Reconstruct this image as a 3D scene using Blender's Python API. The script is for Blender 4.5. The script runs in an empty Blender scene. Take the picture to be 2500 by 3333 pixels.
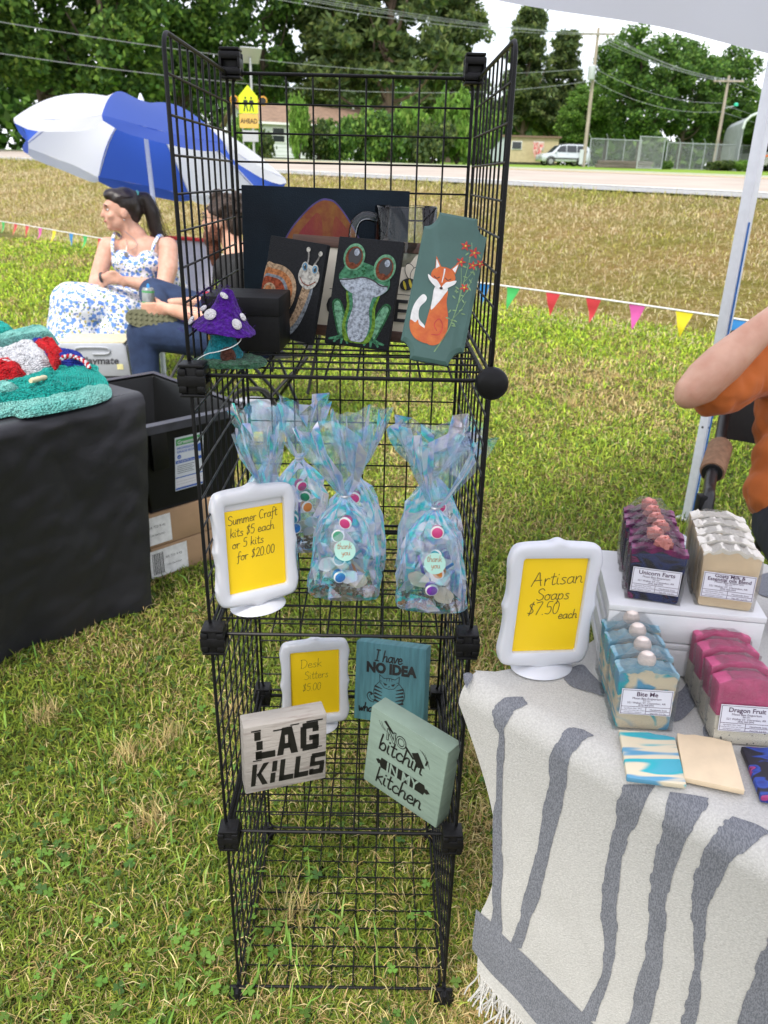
import bpy, bmesh, math, random
import numpy as np
from mathutils import Vector, Matrix, Euler, noise as mnoise
R = math.radians
PI = math.pi
random.seed(7)
rng = np.random.default_rng(11)
scene = bpy.context.scene
col = scene.collection

# ---------------------------------------------------------------- camera
cam_d = bpy.data.cameras.new('camera'); cam = bpy.data.objects.new('camera', cam_d); col.objects.link(cam)
CAM = Vector((0.2312, -0.9198, 1.3254))
CAM_E = Euler((1.16205, -0.02078, 0.000504), 'XYZ')
cam.location = CAM; cam.rotation_euler = CAM_E
FPX = 2514.03                                   # focal length in pixels of a 2500 x 3333 frame
cam_d.sensor_fit = 'VERTICAL'; cam_d.sensor_height = 24.0; cam_d.lens = FPX / 3333.0 * 24.0
cam_d.clip_start = 0.05; cam_d.clip_end = 2000
cam_d.dof.use_dof = True; cam_d.dof.focus_distance = 1.05; cam_d.dof.aperture_fstop = 7.0
scene.camera = cam
scene.render.resolution_x = 768; scene.render.resolution_y = 1024

# ---------------------------------------------------------------- sky and sun
SUN_EL, SUN_AZ = R(58), R(205)
world = bpy.data.worlds.new('World'); scene.world = world; world.use_nodes = True
wn = world.node_tree; wn.nodes.clear()
def N(t, k, **kw):
    n = t.nodes.new(k)
    for a, b in kw.items(): setattr(n, a, b)
    return n
wo = N(wn, 'ShaderNodeOutputWorld'); bg = N(wn, 'ShaderNodeBackground'); sky = N(wn, 'ShaderNodeTexSky')
sky.sky_type = 'NISHITA'; sky.sun_disc = False; sky.sun_elevation = SUN_EL; sky.sun_rotation = SUN_AZ
sky.air_density = 1.0; sky.dust_density = 3.0; sky.ozone_density = 1.0
tc = N(wn, 'ShaderNodeTexCoord'); nz = N(wn, 'ShaderNodeTexNoise'); nz.inputs['Scale'].default_value = 2.6
nz.inputs['Detail'].default_value = 6; nz.inputs['Roughness'].default_value = 0.55
mp = N(wn, 'ShaderNodeMapping'); mp.inputs['Scale'].default_value = (1, 1, 2.6)
cr = N(wn, 'ShaderNodeValToRGB'); cr.color_ramp.elements[0].position = 0.36; cr.color_ramp.elements[1].position = 0.58
cr.color_ramp.elements[0].color = (0.35,)*3 + (1,); cr.color_ramp.elements[1].color = (1, 1, 1, 1)
mx = N(wn, 'ShaderNodeMixRGB'); mx.inputs[2].default_value = (8.6, 8.8, 9.2, 1)      # cloud cover over the blue
wn.links.new(tc.outputs['Generated'], mp.inputs[0]); wn.links.new(mp.outputs[0], nz.inputs['Vector'])
wn.links.new(nz.outputs[0], cr.inputs[0]); wn.links.new(cr.outputs[0], mx.inputs[0])
wn.links.new(sky.outputs[0], mx.inputs[1]); wn.links.new(mx.outputs[0], bg.inputs[0]); wn.links.new(bg.outputs[0], wo.inputs[0])
bg.inputs[1].default_value = 0.10
sd = bpy.data.lights.new('sun', 'SUN'); sd.energy = 1.5; sd.angle = R(14); sd.color = (1, 0.95, 0.87)
sun = bpy.data.objects.new('sun', sd); col.objects.link(sun)
# direction towards the sun: azimuth measured as the sky texture does
sdir = Vector((math.sin(SUN_AZ) * math.cos(SUN_EL), math.cos(SUN_AZ) * math.cos(SUN_EL), math.sin(SUN_EL)))
sun.rotation_euler = sdir.to_track_quat('Z', 'Y').to_euler(); sun.location = sdir * 30
vs = scene.view_settings; vs.view_transform = 'Standard'; vs.look = 'None'; vs.gamma = 1; vs.use_curve_mapping = False
vs.exposure = 1.18

# ---------------------------------------------------------------- pixel helpers (photo pixels to points of the place)
CR = CAM_E.to_matrix()
def ray(u, v): return CR @ Vector(((u - 1250) / FPX, (1666.5 - v) / FPX, -1))
def pd(u, v, d): return CAM + ray(u, v) * d
def pz(u, v, z): r = ray(u, v); return CAM + r * ((z - CAM.z) / r.z)
def py(u, v, y): r = ray(u, v); return CAM + r * ((y - CAM.y) / r.y)

# ---------------------------------------------------------------- materials
MATS = {}
def mat(name, c, rough=0.6, var=0.12, scale=40, bump=0.0, bscale=None, metal=0.0, spec=0.5, c2=None, coat=0.0, trans=0.0, sheen=0.0, attr=None, alpha=1.0, sss=0.0, detail=4.0, stretch=None, lo=0.35, hi=0.65):
    if name in MATS: return MATS[name]
    m = bpy.data.materials.new(name); m.use_nodes = True; t = m.node_tree; b = t.nodes['Principled BSDF']; MATS[name] = m
    b.inputs['Roughness'].default_value = rough; b.inputs['Metallic'].default_value = metal
    b.inputs['Specular IOR Level'].default_value = spec
    if coat: b.inputs['Coat Weight'].default_value = coat; b.inputs['Coat Roughness'].default_value = 0.1
    if trans: b.inputs['Transmission Weight'].default_value = trans
    if sheen: b.inputs['Sheen Weight'].default_value = sheen; b.inputs['Sheen Roughness'].default_value = 0.4
    if sss: b.inputs['Subsurface Weight'].default_value = sss; b.inputs['Subsurface Radius'].default_value = (0.02, 0.008, 0.005); b.inputs['Subsurface Scale'].default_value = 0.3
    c = tuple(c) + (1,)
    cc = N(t, 'ShaderNodeTexCoord'); mpp = N(t, 'ShaderNodeMapping')
    if stretch: mpp.inputs['Scale'].default_value = stretch
    t.links.new(cc.outputs['Object'], mpp.inputs[0])
    n = N(t, 'ShaderNodeTexNoise'); n.inputs['Scale'].default_value = scale; n.inputs['Detail'].default_value = detail
    t.links.new(mpp.outputs[0], n.inputs['Vector'])
    r = N(t, 'ShaderNodeValToRGB'); r.color_ramp.elements[0].position = lo; r.color_ramp.elements[1].position = hi
    if c2 is None:
        d = tuple(max(0, x * (1 - var)) for x in c[:3]) + (1,); e = tuple(min(1, x * (1 + var)) for x in c[:3]) + (1,)
    else: d = c; e = tuple(c2) + (1,)
    r.color_ramp.elements[0].color = d; r.color_ramp.elements[1].color = e
    t.links.new(n.outputs[0], r.inputs[0])
    out = r.outputs[0]
    if attr:
        a = N(t, 'ShaderNodeAttribute'); a.attribute_name = attr
        k = N(t, 'ShaderNodeMixRGB'); k.blend_type = 'MULTIPLY'; k.inputs[0].default_value = 1
        t.links.new(a.outputs['Color'], k.inputs[1]); t.links.new(out, k.inputs[2]); out = k.outputs[0]
    t.links.new(out, b.inputs['Base Color'])
    if bump:
        n2 = N(t, 'ShaderNodeTexNoise'); n2.inputs['Scale'].default_value = bscale or scale * 2; n2.inputs['Detail'].default_value = 5
        t.links.new(mpp.outputs[0], n2.inputs['Vector'])
        bp = N(t, 'ShaderNodeBump'); bp.inputs['Strength'].default_value = bump; bp.inputs['Distance'].default_value = 0.01
        t.links.new(n2.outputs[0], bp.inputs['Height']); t.links.new(bp.outputs[0], b.inputs['Normal'])
    return m

# ---------------------------------------------------------------- mesh building
class MB:
    def __init__(s): s.v = []; s.f = []
    def add(s, vs, fs):
        o = len(s.v); s.v += [tuple(x) for x in vs]; s.f += [tuple(i + o for i in f) for f in fs]; return s
    def box(s, c, d, M=None, ch=0.0):
        x, y, z = d[0] / 2, d[1] / 2, d[2] / 2
        if ch:
            bm = bmesh.new(); bmesh.ops.create_cube(bm, size=1, matrix=Matrix.Diagonal((d[0], d[1], d[2], 1)))
            bmesh.ops.bevel(bm, geom=bm.edges[:], offset=ch, segments=2, affect='EDGES', profile=0.5)
            vs = [v.co.copy() for v in bm.verts]; fs = [[v.index for v in f.verts] for f in bm.faces]
            bm.free()
        else:
            vs = [Vector(p) for p in ((-x,-y,-z),(x,-y,-z),(x,y,-z),(-x,y,-z),(-x,-y,z),(x,-y,z),(x,y,z),(-x,y,z))]
            fs = [(0,3,2,1),(4,5,6,7),(0,1,5,4),(1,2,6,5),(2,3,7,6),(3,0,4,7)]
        c = Vector(c)
        return s.add([(M @ p if M else p) + c for p in vs], fs)
    def tube(s, pts, r, n=6, cap=True, closed=False):
        pts = [Vector(p) for p in pts]; m = len(pts)
        rs = r if isinstance(r, (list, tuple)) else [r] * m
        vs = []; up = None
        for i, p in enumerate(pts):
            if closed: d = pts[(i + 1) % m] - pts[i - 1]
            else: d = pts[min(i + 1, m - 1)] - pts[max(i - 1, 0)]
            d.normalize()
            if up is None: up = d.orthogonal().normalized()
            a = (up - d * up.dot(d))
            a = a.normalized() if a.length > 1e-6 else d.orthogonal().normalized()
            up = a; b = d.cross(a)
            for k in range(n):
                t = 2 * PI * k / n; vs.append(p + (a * math.cos(t) + b * math.sin(t)) * rs[i])
        fs = []
        for i in range(m if closed else m - 1):
            j = (i + 1) % m
            for k in range(n): l = (k + 1) % n; fs.append((i*n+k, i*n+l, j*n+l, j*n+k))
        if cap and not closed: fs.append(tuple(range(n))[::-1]); fs.append(tuple((m-1)*n + k for k in range(n)))
        return s.add(vs, fs)
    def lathe(s, prof, n=24, c=(0,0,0), sx=1, sy=1, M=None):
        vs = []; fs = []; c = Vector(c)
        for (r, z) in prof:
            for k in range(n):
                t = 2 * PI * k / n; p = Vector((r * math.cos(t) * sx, r * math.sin(t) * sy, z))
                vs.append((M @ p if M else p) + c)
        for i in range(len(prof) - 1):
            for k in range(n): l = (k + 1) % n; fs.append((i*n+k, i*n+l, (i+1)*n+l, (i+1)*n+k))
        fs.append(tuple(range(n))[::-1]); fs.append(tuple((len(prof)-1)*n + k for k in range(n)))
        return s.add(vs, fs)
    def ellip(s, c, r, n=16, m=10, M=None):
        r = (r, r, r) if not isinstance(r, (tuple, list)) else r
        vs = []; fs = []; c = Vector(c)
        for i in range(m + 1):
            a = -PI / 2 + PI * i / m
            for k in range(n):
                t = 2 * PI * k / n; p = Vector((r[0]*math.cos(a)*math.cos(t), r[1]*math.cos(a)*math.sin(t), r[2]*math.sin(a)))
                vs.append((M @ p if M else p) + c)
        for i in range(m):
            for k in range(n): l = (k + 1) % n; fs.append((i*n+k, i*n+l, (i+1)*n+l, (i+1)*n+k))
        return s.add(vs, fs)
    def prism(s, poly, y0, y1):          # polygon in x,z extruded along y (y0 is the front)
        n = len(poly); vs = [Vector((x, y0, z)) for x, z in poly] + [Vector((x, y1, z)) for x, z in poly]
        fs = [tuple(range(n)), tuple(range(2*n-1, n-1, -1))] + [(i, i+n, (i+1)%n+n, (i+1)%n) for i in range(n)]
        return s.add(vs, fs)
    def grid(s, fn, nu, nv, closed_u=False):
        vs = [fn(i / nu, j / nv) for j in range(nv + 1) for i in range(nu + (0 if closed_u else 1))]
        w = nu if closed_u else nu + 1
        fs = [(j*w+i, j*w+(i+1)%w, (j+1)*w+(i+1)%w, (j+1)*w+i) for j in range(nv) for i in range(nu)]
        return s.add(vs, fs)
    def mesh(s, name, smooth=False, bevel=0):
        me = bpy.data.meshes.new(name); me.from_pydata(s.v, [], s.f); me.update()
        if bevel or True:
            bm = bmesh.new(); bm.from_mesh(me)
            if bevel: bmesh.ops.bevel(bm, geom=[e for e in bm.edges if len(e.link_faces) == 2 and e.calc_face_angle(0) > 0.5], offset=bevel, segments=2, affect='EDGES', profile=0.5)
            bmesh.ops.recalc_face_normals(bm, faces=bm.faces[:])
            bm.to_mesh(me); bm.free()
        if smooth: smooth_mesh(me, smooth if isinstance(smooth, float) else 40)
        return me
    def build(s, name, m, parent=None, smooth=False, bevel=0, loc=None, rot=None):
        return obj(name, s.mesh(name, smooth, bevel), m, parent, loc, rot)
def smooth_mesh(me, ang=40):
    me.polygons.foreach_set('use_smooth', [True] * len(me.polygons))
    try: me.set_sharp_from_angle(angle=R(ang))
    except Exception: pass
def obj(name, me, m=None, parent=None, loc=None, rot=None):
    o = bpy.data.objects.new(name, me)
    if m is not None and len(me.materials) == 0:
        for q in (m if isinstance(m, (list, tuple)) else [m]): me.materials.append(q)
    col.objects.link(o)
    if parent is not None: o.parent = parent
    if loc is not None: o.location = loc
    if rot is not None: o.rotation_euler = rot
    return o
def tag(o, label, cat, group=None):
    o['label'] = label; o['category'] = cat
    if group: o['group'] = group
    return o
def thing(name, label, cat, loc=(0,0,0), rot=(0,0,0), group=None):
    o = bpy.data.objects.new(name, None); col.objects.link(o); o.empty_display_size = 0.05
    o.location = loc; o.rotation_euler = rot
    return tag(o, label, cat, group)
def struct(o, kind='structure'): o['kind'] = kind; return o
def copy_tree(o, parent=None):
    c = o.copy(); col.objects.link(c); c.parent = parent
    for ch in list(o.children): copy_tree(ch, c)
    return c
def catmull(pts, k=6, closed=False):
    pts = [Vector(p) for p in pts]; n = len(pts); out = []
    if n < 3: return pts
    for i in range(n if closed else n - 1):
        if closed: a, b, c, d = pts[i-1], pts[i], pts[(i+1)%n], pts[(i+2)%n]
        else: a, b, c, d = pts[max(i-1,0)], pts[i], pts[i+1], pts[min(i+2,n-1)]
        for j in range(k):
            t = j / k
            out.append(0.5*((2*b)+(c-a)*t+(2*a-5*b+4*c-d)*t*t+(3*b-a-3*c+d)*t**3))
    if not closed: out.append(pts[-1])
    return out
def raw_mesh(name, V, F, C=None):
    """fast mesh from numpy arrays: V (n,3), F (m,k) equal-sided faces, C (n,3) vertex colours"""
    me = bpy.data.meshes.new(name); n, (m, k) = len(V), F.shape
    me.vertices.add(n); me.vertices.foreach_set('co', V.astype(np.float32).ravel())
    me.loops.add(m * k); me.loops.foreach_set('vertex_index', F.astype(np.int32).ravel())
    me.polygons.add(m); me.polygons.foreach_set('loop_start', np.arange(0, m*k, k, dtype=np.int32))
    me.polygons.foreach_set('loop_total', np.full(m, k, dtype=np.int32))
    me.update(calc_edges=True)
    if C is not None:
        a = me.color_attributes.new('tint', 'FLOAT_COLOR', 'POINT')
        a.data.foreach_set('color', np.concatenate([C, np.ones((n, 1))], 1).astype(np.float32).ravel())
    return me
def text_mesh(s, size=1.0, align='CENTER', bold=0.0, shear=0.0, sx=1.0):
    c = bpy.data.curves.new('txt', 'FONT'); c.body = s; c.size = size; c.align_x = align; c.offset = bold; c.shear = shear
    c.resolution_u = 3; c.fill_mode = 'FRONT'
    o = bpy.data.objects.new('txt', c)
    me = bpy.data.meshes.new_from_object(o)
    bpy.data.objects.remove(o); bpy.data.curves.remove(c)
    me.transform(Matrix(((sx,0,0,0),(0,0,1,0),(0,1,0,0),(0,0,0,1))))     # upright in x,z facing -y
    return me
def text(parent, name, s, x, z, size, m, y=0.0, align='CENTER', bold=0.0, shear=0.0, sx=1.0, rot=None):
    me = text_mesh(s, size, align, bold, shear, sx)
    me.name = name
    return obj(name, me, m, parent, (x, y, z), rot)
# ================================================================ lettering by pen strokes
ST = {  # glyph: (advance, polylines); x-height 0.5, capitals 1.0
 'S': (.6, [[(.52,.85),(.35,1),(.12,.9),(.1,.7),(.3,.55),(.5,.38),(.48,.12),(.25,0),(.05,.1)]]),
 'D': (.7, [[(.1,1),(.12,0)], [(0,.98),(.35,.98),(.6,.7),(.58,.3),(.35,.03),(.08,0)]]),
 'A': (.75, [[(0,0),(.2,.55),(.38,1),(.48,.5),(.6,0)], [(.12,.4),(.6,.42)]]),
 'C': (.6, [[(.52,.85),(.35,1),(.12,.8),(.05,.4),(.2,.05),(.5,.1)]]),
 'I': (.4, [[(.18,1),(.18,0)], [(.02,1),(.34,1)], [(.02,0),(.34,0)]]),
 'a': (.52, [[(.4,.45),(.25,.5),(.07,.35),(.08,.08),(.25,.02),(.4,.2),(.42,.5)], [(.42,.5),(.42,.12),(.52,.02)]]),
 'b': (.5, [[(.1,1),(.06,.5),(.07,.02)], [(.07,.25),(.25,.5),(.42,.35),(.38,.08),(.2,0),(.07,.12)]]),
 'c': (.45, [[(.4,.42),(.25,.5),(.08,.32),(.1,.08),(.28,0),(.44,.1)]]),
 'd': (.55, [[(.4,.42),(.22,.5),(.06,.3),(.1,.05),(.27,.02),(.42,.25)], [(.44,1),(.42,.5),(.44,.1),(.54,.03)]]),
 'e': (.46, [[(.08,.25),(.38,.3),(.32,.48),(.18,.5),(.06,.28),(.12,.05),(.3,0),(.46,.12)]]),
 'f': (.4, [[(.42,.9),(.32,1),(.2,.85),(.18,.4),(.14,-.25),(.02,-.28)], [(.02,.45),(.4,.5)]]),
 'g': (.5, [[(.4,.42),(.22,.5),(.07,.3),(.15,.05),(.32,.1),(.42,.35)], [(.43,.48),(.42,0),(.36,-.3),(.15,-.3),(.1,-.12),(.3,-.02),(.5,.1)]]),
 'h': (.52, [[(.1,1),(.06,0)], [(.07,.25),(.22,.48),(.38,.45),(.4,.2),(.42,.02),(.52,.06)]]),
 'i': (.25, [[(.08,.5),(.08,.1),(.2,.02)], [(.1,.72),(.13,.75)]]),
 'k': (.48, [[(.1,1),(.07,0)], [(.4,.52),(.1,.25),(.25,.2),(.45,0)]]),
 'm': (.75, [[(.05,.5),(.06,0)], [(.06,.25),(.2,.5),(.32,.42),(.33,0)], [(.33,.25),(.48,.5),(.6,.42),(.62,.05),(.72,.03)]]),
 'n': (.52, [[(.06,.5),(.06,0)], [(.06,.25),(.22,.5),(.37,.42),(.39,.06),(.5,.03)]]),
 'o': (.48, [[(.24,.5),(.07,.36),(.07,.1),(.24,0),(.4,.14),(.38,.4),(.22,.5),(.3,.42),(.46,.44)]]),
 'p': (.5, [[(.08,.5),(.05,-.35)], [(.07,.3),(.22,.5),(.4,.38),(.37,.1),(.2,.02),(.07,.14)]]),
 'r': (.4, [[(.06,.5),(.08,0)], [(.08,.28),(.2,.48),(.36,.46)]]),
 's': (.42, [[(.36,.44),(.22,.5),(.1,.38),(.3,.22),(.34,.08),(.2,0),(.04,.05)]]),
 't': (.36, [[(.17,.85),(.14,.15),(.22,0),(.34,.08)], [(.0,.58),(.33,.6)]]),
 'u': (.5, [[(.06,.5),(.08,.12),(.2,.0),(.34,.15),(.38,.5)], [(.38,.5),(.39,.1),(.5,.03)]]),
 'v': (.45, [[(.04,.5),(.2,.02),(.38,.5),(.46,.44)]]),
 'w': (.65, [[(.04,.5),(.14,.05),(.22,.02),(.32,.42),(.36,.1),(.46,.03),(.58,.5),(.65,.42)]]),
 'y': (.46, [[(.04,.5),(.1,.15),(.22,.05),(.36,.3)], [(.4,.5),(.34,0),(.25,-.3),(.08,-.28)]]),
 '2': (.5, [[(.08,.8),(.25,1),(.42,.85),(.35,.5),(.05,.03),(.25,.1),(.5,.02)]]),
 '5': (.5, [[(.42,1),(.15,.98),(.1,.6),(.35,.6),(.42,.3),(.28,.03),(.05,.08)]]),
 '7': (.5, [[(.05,.95),(.45,1),(.3,.5),(.15,0)]]),
 '0': (.5, [[(.25,1),(.08,.75),(.07,.25),(.22,.0),(.4,.2),(.42,.75),(.28,1)]]),
 '$': (.5, [[(.42,.8),(.25,.9),(.1,.75),(.3,.5),(.4,.28),(.22,.1),(.05,.18)], [(.32,1.05),(.16,-.05)]]),
 '.': (.22, [[(.08,.03),(.11,.0)]]), "'": (.2, [[(.1,1),(.06,.75)]]), ' ': (.32, []),
}
def stroke_text(parent, name, lines, m, w, y, smooth=True):
    """lines: (text, x, z, size, slant in degrees, letter width factor); ribbons in the x,z plane"""
    mb = MB()
    for (s, x0, z0, size, slope, fx) in lines:
        x = 0; cs, sn = math.cos(R(slope)), math.sin(R(slope))
        for ch in s:
            adv, pls = ST[ch]
            for pl in pls:
                pts = [Vector(((x + px * fx + 0.12 * pz_) * size, pz_ * size)) for px, pz_ in pl]
                pts = [Vector((p.x, p.y, 0)) for p in pts]
                if len(pts) > 2: pts = catmull(pts, 4)
                L_, R_ = [], []
                for i, p in enumerate(pts):
                    d = pts[min(i+1, len(pts)-1)] - pts[max(i-1, 0)]
                    if d.length < 1e-9: d = Vector((1, 0, 0))
                    d.normalize(); nn = Vector((-d.y, d.x, 0)) * w * 0.5
                    if i == 0: p = p - d * w * 0.4
                    if i == len(pts) - 1: p = p + d * w * 0.4
                    for lst, q in ((L_, p + nn), (R_, p - nn)):
                        lst.append((x0 + q.x*cs - q.y*sn, y, z0 + q.x*sn + q.y*cs))
                k = len(pts); mb.add(L_ + R_, [(i, i+1, k+i+1, k+i) for i in range(k-1)])
            x += adv * fx
    me = bpy.data.meshes.new(name); me.from_pydata(mb.v, [], mb.f); me.update()
    return obj(name, me, m, parent)
def paint(parent, name, pts, m, y, smooth=True, closed=True, k=5):
    """a flat patch of paint in the x,z plane of its board"""
    p = [Vector((a, b, 0)) for a, b in pts]
    if smooth: p = catmull(p, k, True)
    me = bpy.data.meshes.new(name); me.from_pydata([(q.x, y, q.y) for q in p], [], [tuple(range(len(p)))]); me.update()
    return obj(name, me, m, parent)
def ell(cx, cz, rx, rz, rot=0, n=20):
    a = R(rot); return [(cx + rx*math.cos(t)*math.cos(a) - rz*math.sin(t)*math.sin(a), cz + rx*math.cos(t)*math.sin(a) + rz*math.sin(t)*math.cos(a)) for t in [2*PI*i/n for i in range(n)]]
def ribbon(parent, name, pts, w, m, y, k=5):
    """a brush stroke of varying width in the board's plane; w is a number or (start, end)"""
    p = catmull([Vector((a, b, 0)) for a, b in pts], k) if len(pts) > 2 else [Vector((a, b, 0)) for a, b in pts]
    vs = []; n = len(p)
    for sgn in (1, -1):
        for i in range(n):
            d = (p[min(i+1, n-1)] - p[max(i-1, 0)]).normalized(); ww = w if not isinstance(w, tuple) else w[0] + (w[1]-w[0])*i/(n-1)
            q = p[i] + Vector((-d.y, d.x, 0)) * ww * 0.5 * sgn; vs.append((q.x, y, q.y))
    me = bpy.data.meshes.new(name); me.from_pydata(vs, [], [(i, i+1, n+i+1, n+i) for i in range(n-1)]); me.update()
    return obj(name, me, m, parent)
def letter_poly(parent, polys, m, y=-0.0006, nm='lettering'):
    mb = MB()
    for p in polys: mb.add([(x, y, z) for x, z in p], [tuple(range(len(p)))])
    me = bpy.data.meshes.new(nm); me.from_pydata(mb.v, [], mb.f); me.update(); return obj(nm, me, m, parent)
def rect(x0, z0, x1, z1, sk=0.0): return [(x0, z0), (x1, z0), (x1 + sk, z1), (x0 + sk, z1)]
UP = Vector((0, 0, 1))
# ================================================================ terrain: lawn, bank, road, far yard
R0 = Vector((6.9, 13.6)); RD = Vector((-0.689, 0.725)).normalized(); RN = Vector((RD.y, -RD.x))
GZ = -0.022
def us(x, y): dx, dy = x - R0.x, y - R0.y; return dx*RD.x + dy*RD.y, dx*RN.x + dy*RN.y
def sstep(t): t = min(1, max(0, t)); return t*t*(3-2*t)
def znear(u): u = min(140, max(-45, u)); return 1.157 + 0.0173 * u
def zfar(u): u = min(140, max(-45, u)); return 1.48 + 0.0187 * u
ROADW = 9.2
def terr(x, y):
    u, s = us(x, y)
    zn, zf = znear(u), zfar(u)
    if s < -7.4: return GZ
    if s < -0.6:
        t = (s + 7.4) / 6.8; b = 0.75 * t + 0.25 * sstep(t)
        return GZ + (zn - 0.05 - GZ) * b + 0.03 * mnoise.noise(Vector((x*1.3, y*1.3, 0))) * sstep(t*4)
    if s < 0: return zn - 0.05
    if s < ROADW: return zn + (zf - zn) * s / ROADW - 0.06
    return zf - 0.05 + 0.011 * min(s - ROADW, 160)
sb = sorted(set([-90,-60,-40,-30,-24,-19,-16,-14,-12,-10.5,-9.4,-8.6,-8,-7.6] + [-7.4+i*0.34 for i in range(21)] + [-0.6,-0.2,0,2.3,4.6,6.9,9.2,9.5,10,11,12.5,15,18,22,27,33,40,50,60,75,95,130,200,320,500,800]))
ub = sorted(set([-700,-400,-250,-160,-110,-80,-60,-48,-40,-34,-29] + [-26 + i*0.9 for i in range(75)] + [44,48,53,60,68,77,88,100,115,140,170,220,300,420,700]))
V = []; T = []
for u in ub:
    for s in sb:
        x, y = R0.x + RD.x*u + RN.x*s, R0.y + RD.y*u + RN.y*s
        V.append((x, y, terr(x, y)))
        hay = sstep((s + 8.3) / 1.2) * (1 - sstep((s + 2.2) / 2.0) * 0.55) if s < 0 else 0
        yard = 1.0 if s >= 0 else 0.0
        T.append((hay, yard, 0))
w = len(sb); F = np.array([(i*w+j, i*w+j+1, (i+1)*w+j+1, (i+1)*w+j) for i in range(len(ub)-1) for j in range(w-1)])[:, ::-1]
me = raw_mesh('ground', np.array(V), F, np.array(T, float)); smooth_mesh(me, 60)
def ground_mat():
    m = bpy.data.materials.new('ground grass'); m.use_nodes = True; t = m.node_tree; b = t.nodes['Principled BSDF']
    b.inputs['Roughness'].default_value = 0.9; b.inputs['Specular IOR Level'].default_value = 0.15
    tcn = N(t, 'ShaderNodeTexCoord')
    def noi(sc, det=5, ro=0.6):
        n = N(t, 'ShaderNodeTexNoise'); n.inputs['Scale'].default_value = sc; n.inputs['Detail'].default_value = det; n.inputs['Roughness'].default_value = ro
        t.links.new(tcn.outputs['Object'], n.inputs['Vector']); return n.outputs[0]
    def ramp(src, p0, c0, p1, c1):
        r = N(t, 'ShaderNodeValToRGB'); r.color_ramp.elements[0].position = p0; r.color_ramp.elements[0].color = c0 + (1,)
        r.color_ramp.elements[1].position = p1; r.color_ramp.elements[1].color = c1 + (1,); t.links.new(src, r.inputs[0]); return r.outputs[0]
    def mix(f, a, c, mode='MIX'):
        k = N(t, 'ShaderNodeMixRGB'); k.blend_type = mode
        if isinstance(f, float): k.inputs[0].default_value = f
        else: t.links.new(f, k.inputs[0])
        for i, q in ((1, a), (2, c)):
            if isinstance(q, tuple): k.inputs[i].default_value = q + (1,)
            else: t.links.new(q, k.inputs[i])
        return k.outputs[0]
    at = N(t, 'ShaderNodeAttribute'); at.attribute_name = 'tint'; sp = N(t, 'ShaderNodeSeparateColor'); t.links.new(at.outputs['Color'], sp.inputs[0])
    lawn = mix(ramp(noi(1.1, 4), 0.4, (0,0,0), 0.62, (1,1,1)), (0.085, 0.095, 0.022), (0.17, 0.145, 0.05))
    fine = ramp(noi(60, 6, 0.75), 0.3, (0.45, 0.45, 0.4), 0.72, (1.5, 1.45, 1.3))
    hay = mix(ramp(noi(0.9, 6, 0.65), 0.38, (0,0,0), 0.62, (1,1,1)), (0.44, 0.36, 0.20), (0.36, 0.34, 0.13))
    hay = mix(ramp(noi(9, 6, 0.7), 0.35, (0.55,0.5,0.45), 0.68, (1.35,1.3,1.2)), hay, hay, 'MULTIPLY')
    k = N(t, 'ShaderNodeMixRGB'); k.blend_type = 'MULTIPLY'; k.inputs[0].default_value = 1
    yard = mix(ramp(noi(0.25, 5), 0.4, (0,0,0), 0.65, (1,1,1)), (0.16, 0.30, 0.035), (0.24, 0.33, 0.06))
    c = mix(sp.outputs[0], lawn, hay); c = mix(sp.outputs[1], c, yard)
    t.links.new(c, k.inputs[1]); t.links.new(fine, k.inputs[2]); t.links.new(k.outputs[0], b.inputs['Base Color'])
    bp = N(t, 'ShaderNodeBump'); bp.inputs['Strength'].default_value = 0.9; bp.inputs['Distance'].default_value = 0.05
    t.links.new(noi(22, 7, 0.75), bp.inputs['Height']); t.links.new(bp.outputs[0], b.inputs['Normal'])
    return m
struct(obj('ground', me, ground_mat()))

# ---- road with shoulder, edge line, centre line
def strip(name, s0, s1, dz, m, u0=-60, u1=200, n=60, ns=1):
    vs = []; fs = []
    for i in range(n + 1):
        u = u0 + (u1 - u0) * i / n
        for j in range(ns + 1):
            s = s0 + (s1 - s0) * j / ns
            z = znear(u) + (zfar(u) - znear(u)) * s / ROADW + dz
            vs.append((R0.x + RD.x*u + RN.x*s, R0.y + RD.y*u + RN.y*s, z))
    w = ns + 1
    for i in range(n):
        for j in range(ns): fs.append((i*w+j, (i+1)*w+j, (i+1)*w+j+1, i*w+j+1))
    mb = MB(); mb.add(vs, fs); me = bpy.data.meshes.new(name); me.from_pydata(mb.v, [], mb.f); me.update()
    bm = bmesh.new(); bm.from_mesh(me); bmesh.ops.recalc_face_normals(bm, faces=bm.faces[:]); 
    if bm.faces[0].normal.z < 0: bmesh.ops.reverse_faces(bm, faces=bm.faces[:])
    bm.to_mesh(me); bm.free()
    return struct(obj(name, me, m))
strip('road', 0, ROADW, 0, mat('road asphalt', (0.34, 0.285, 0.245), 0.9, scale=0.6, c2=(0.40, 0.345, 0.30), bump=0.3, bscale=60), ns=2)
strip('road_shoulder', -0.55, 0.9, 0.006, mat('grey shoulder gravel', (0.22, 0.22, 0.22), 0.95, scale=14, c2=(0.33, 0.33, 0.33), bump=0.6, bscale=50))
strip('white_edge_line', 0.95, 1.22, 0.012, mat('road paint white', (0.72, 0.72, 0.70), 0.7, scale=3, c2=(0.60, 0.58, 0.55)))
strip('yellow_centre_line', 8.05, 8.3, 0.012, mat('road paint yellow', (0.62, 0.40, 0.06), 0.7, scale=3, c2=(0.52, 0.35, 0.10)))
strip('far_gravel_verge', ROADW, ROADW + 1.3, 0.004, mat('pale gravel', (0.36, 0.35, 0.31), 0.95, scale=5, c2=(0.26, 0.29, 0.15)))

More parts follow.
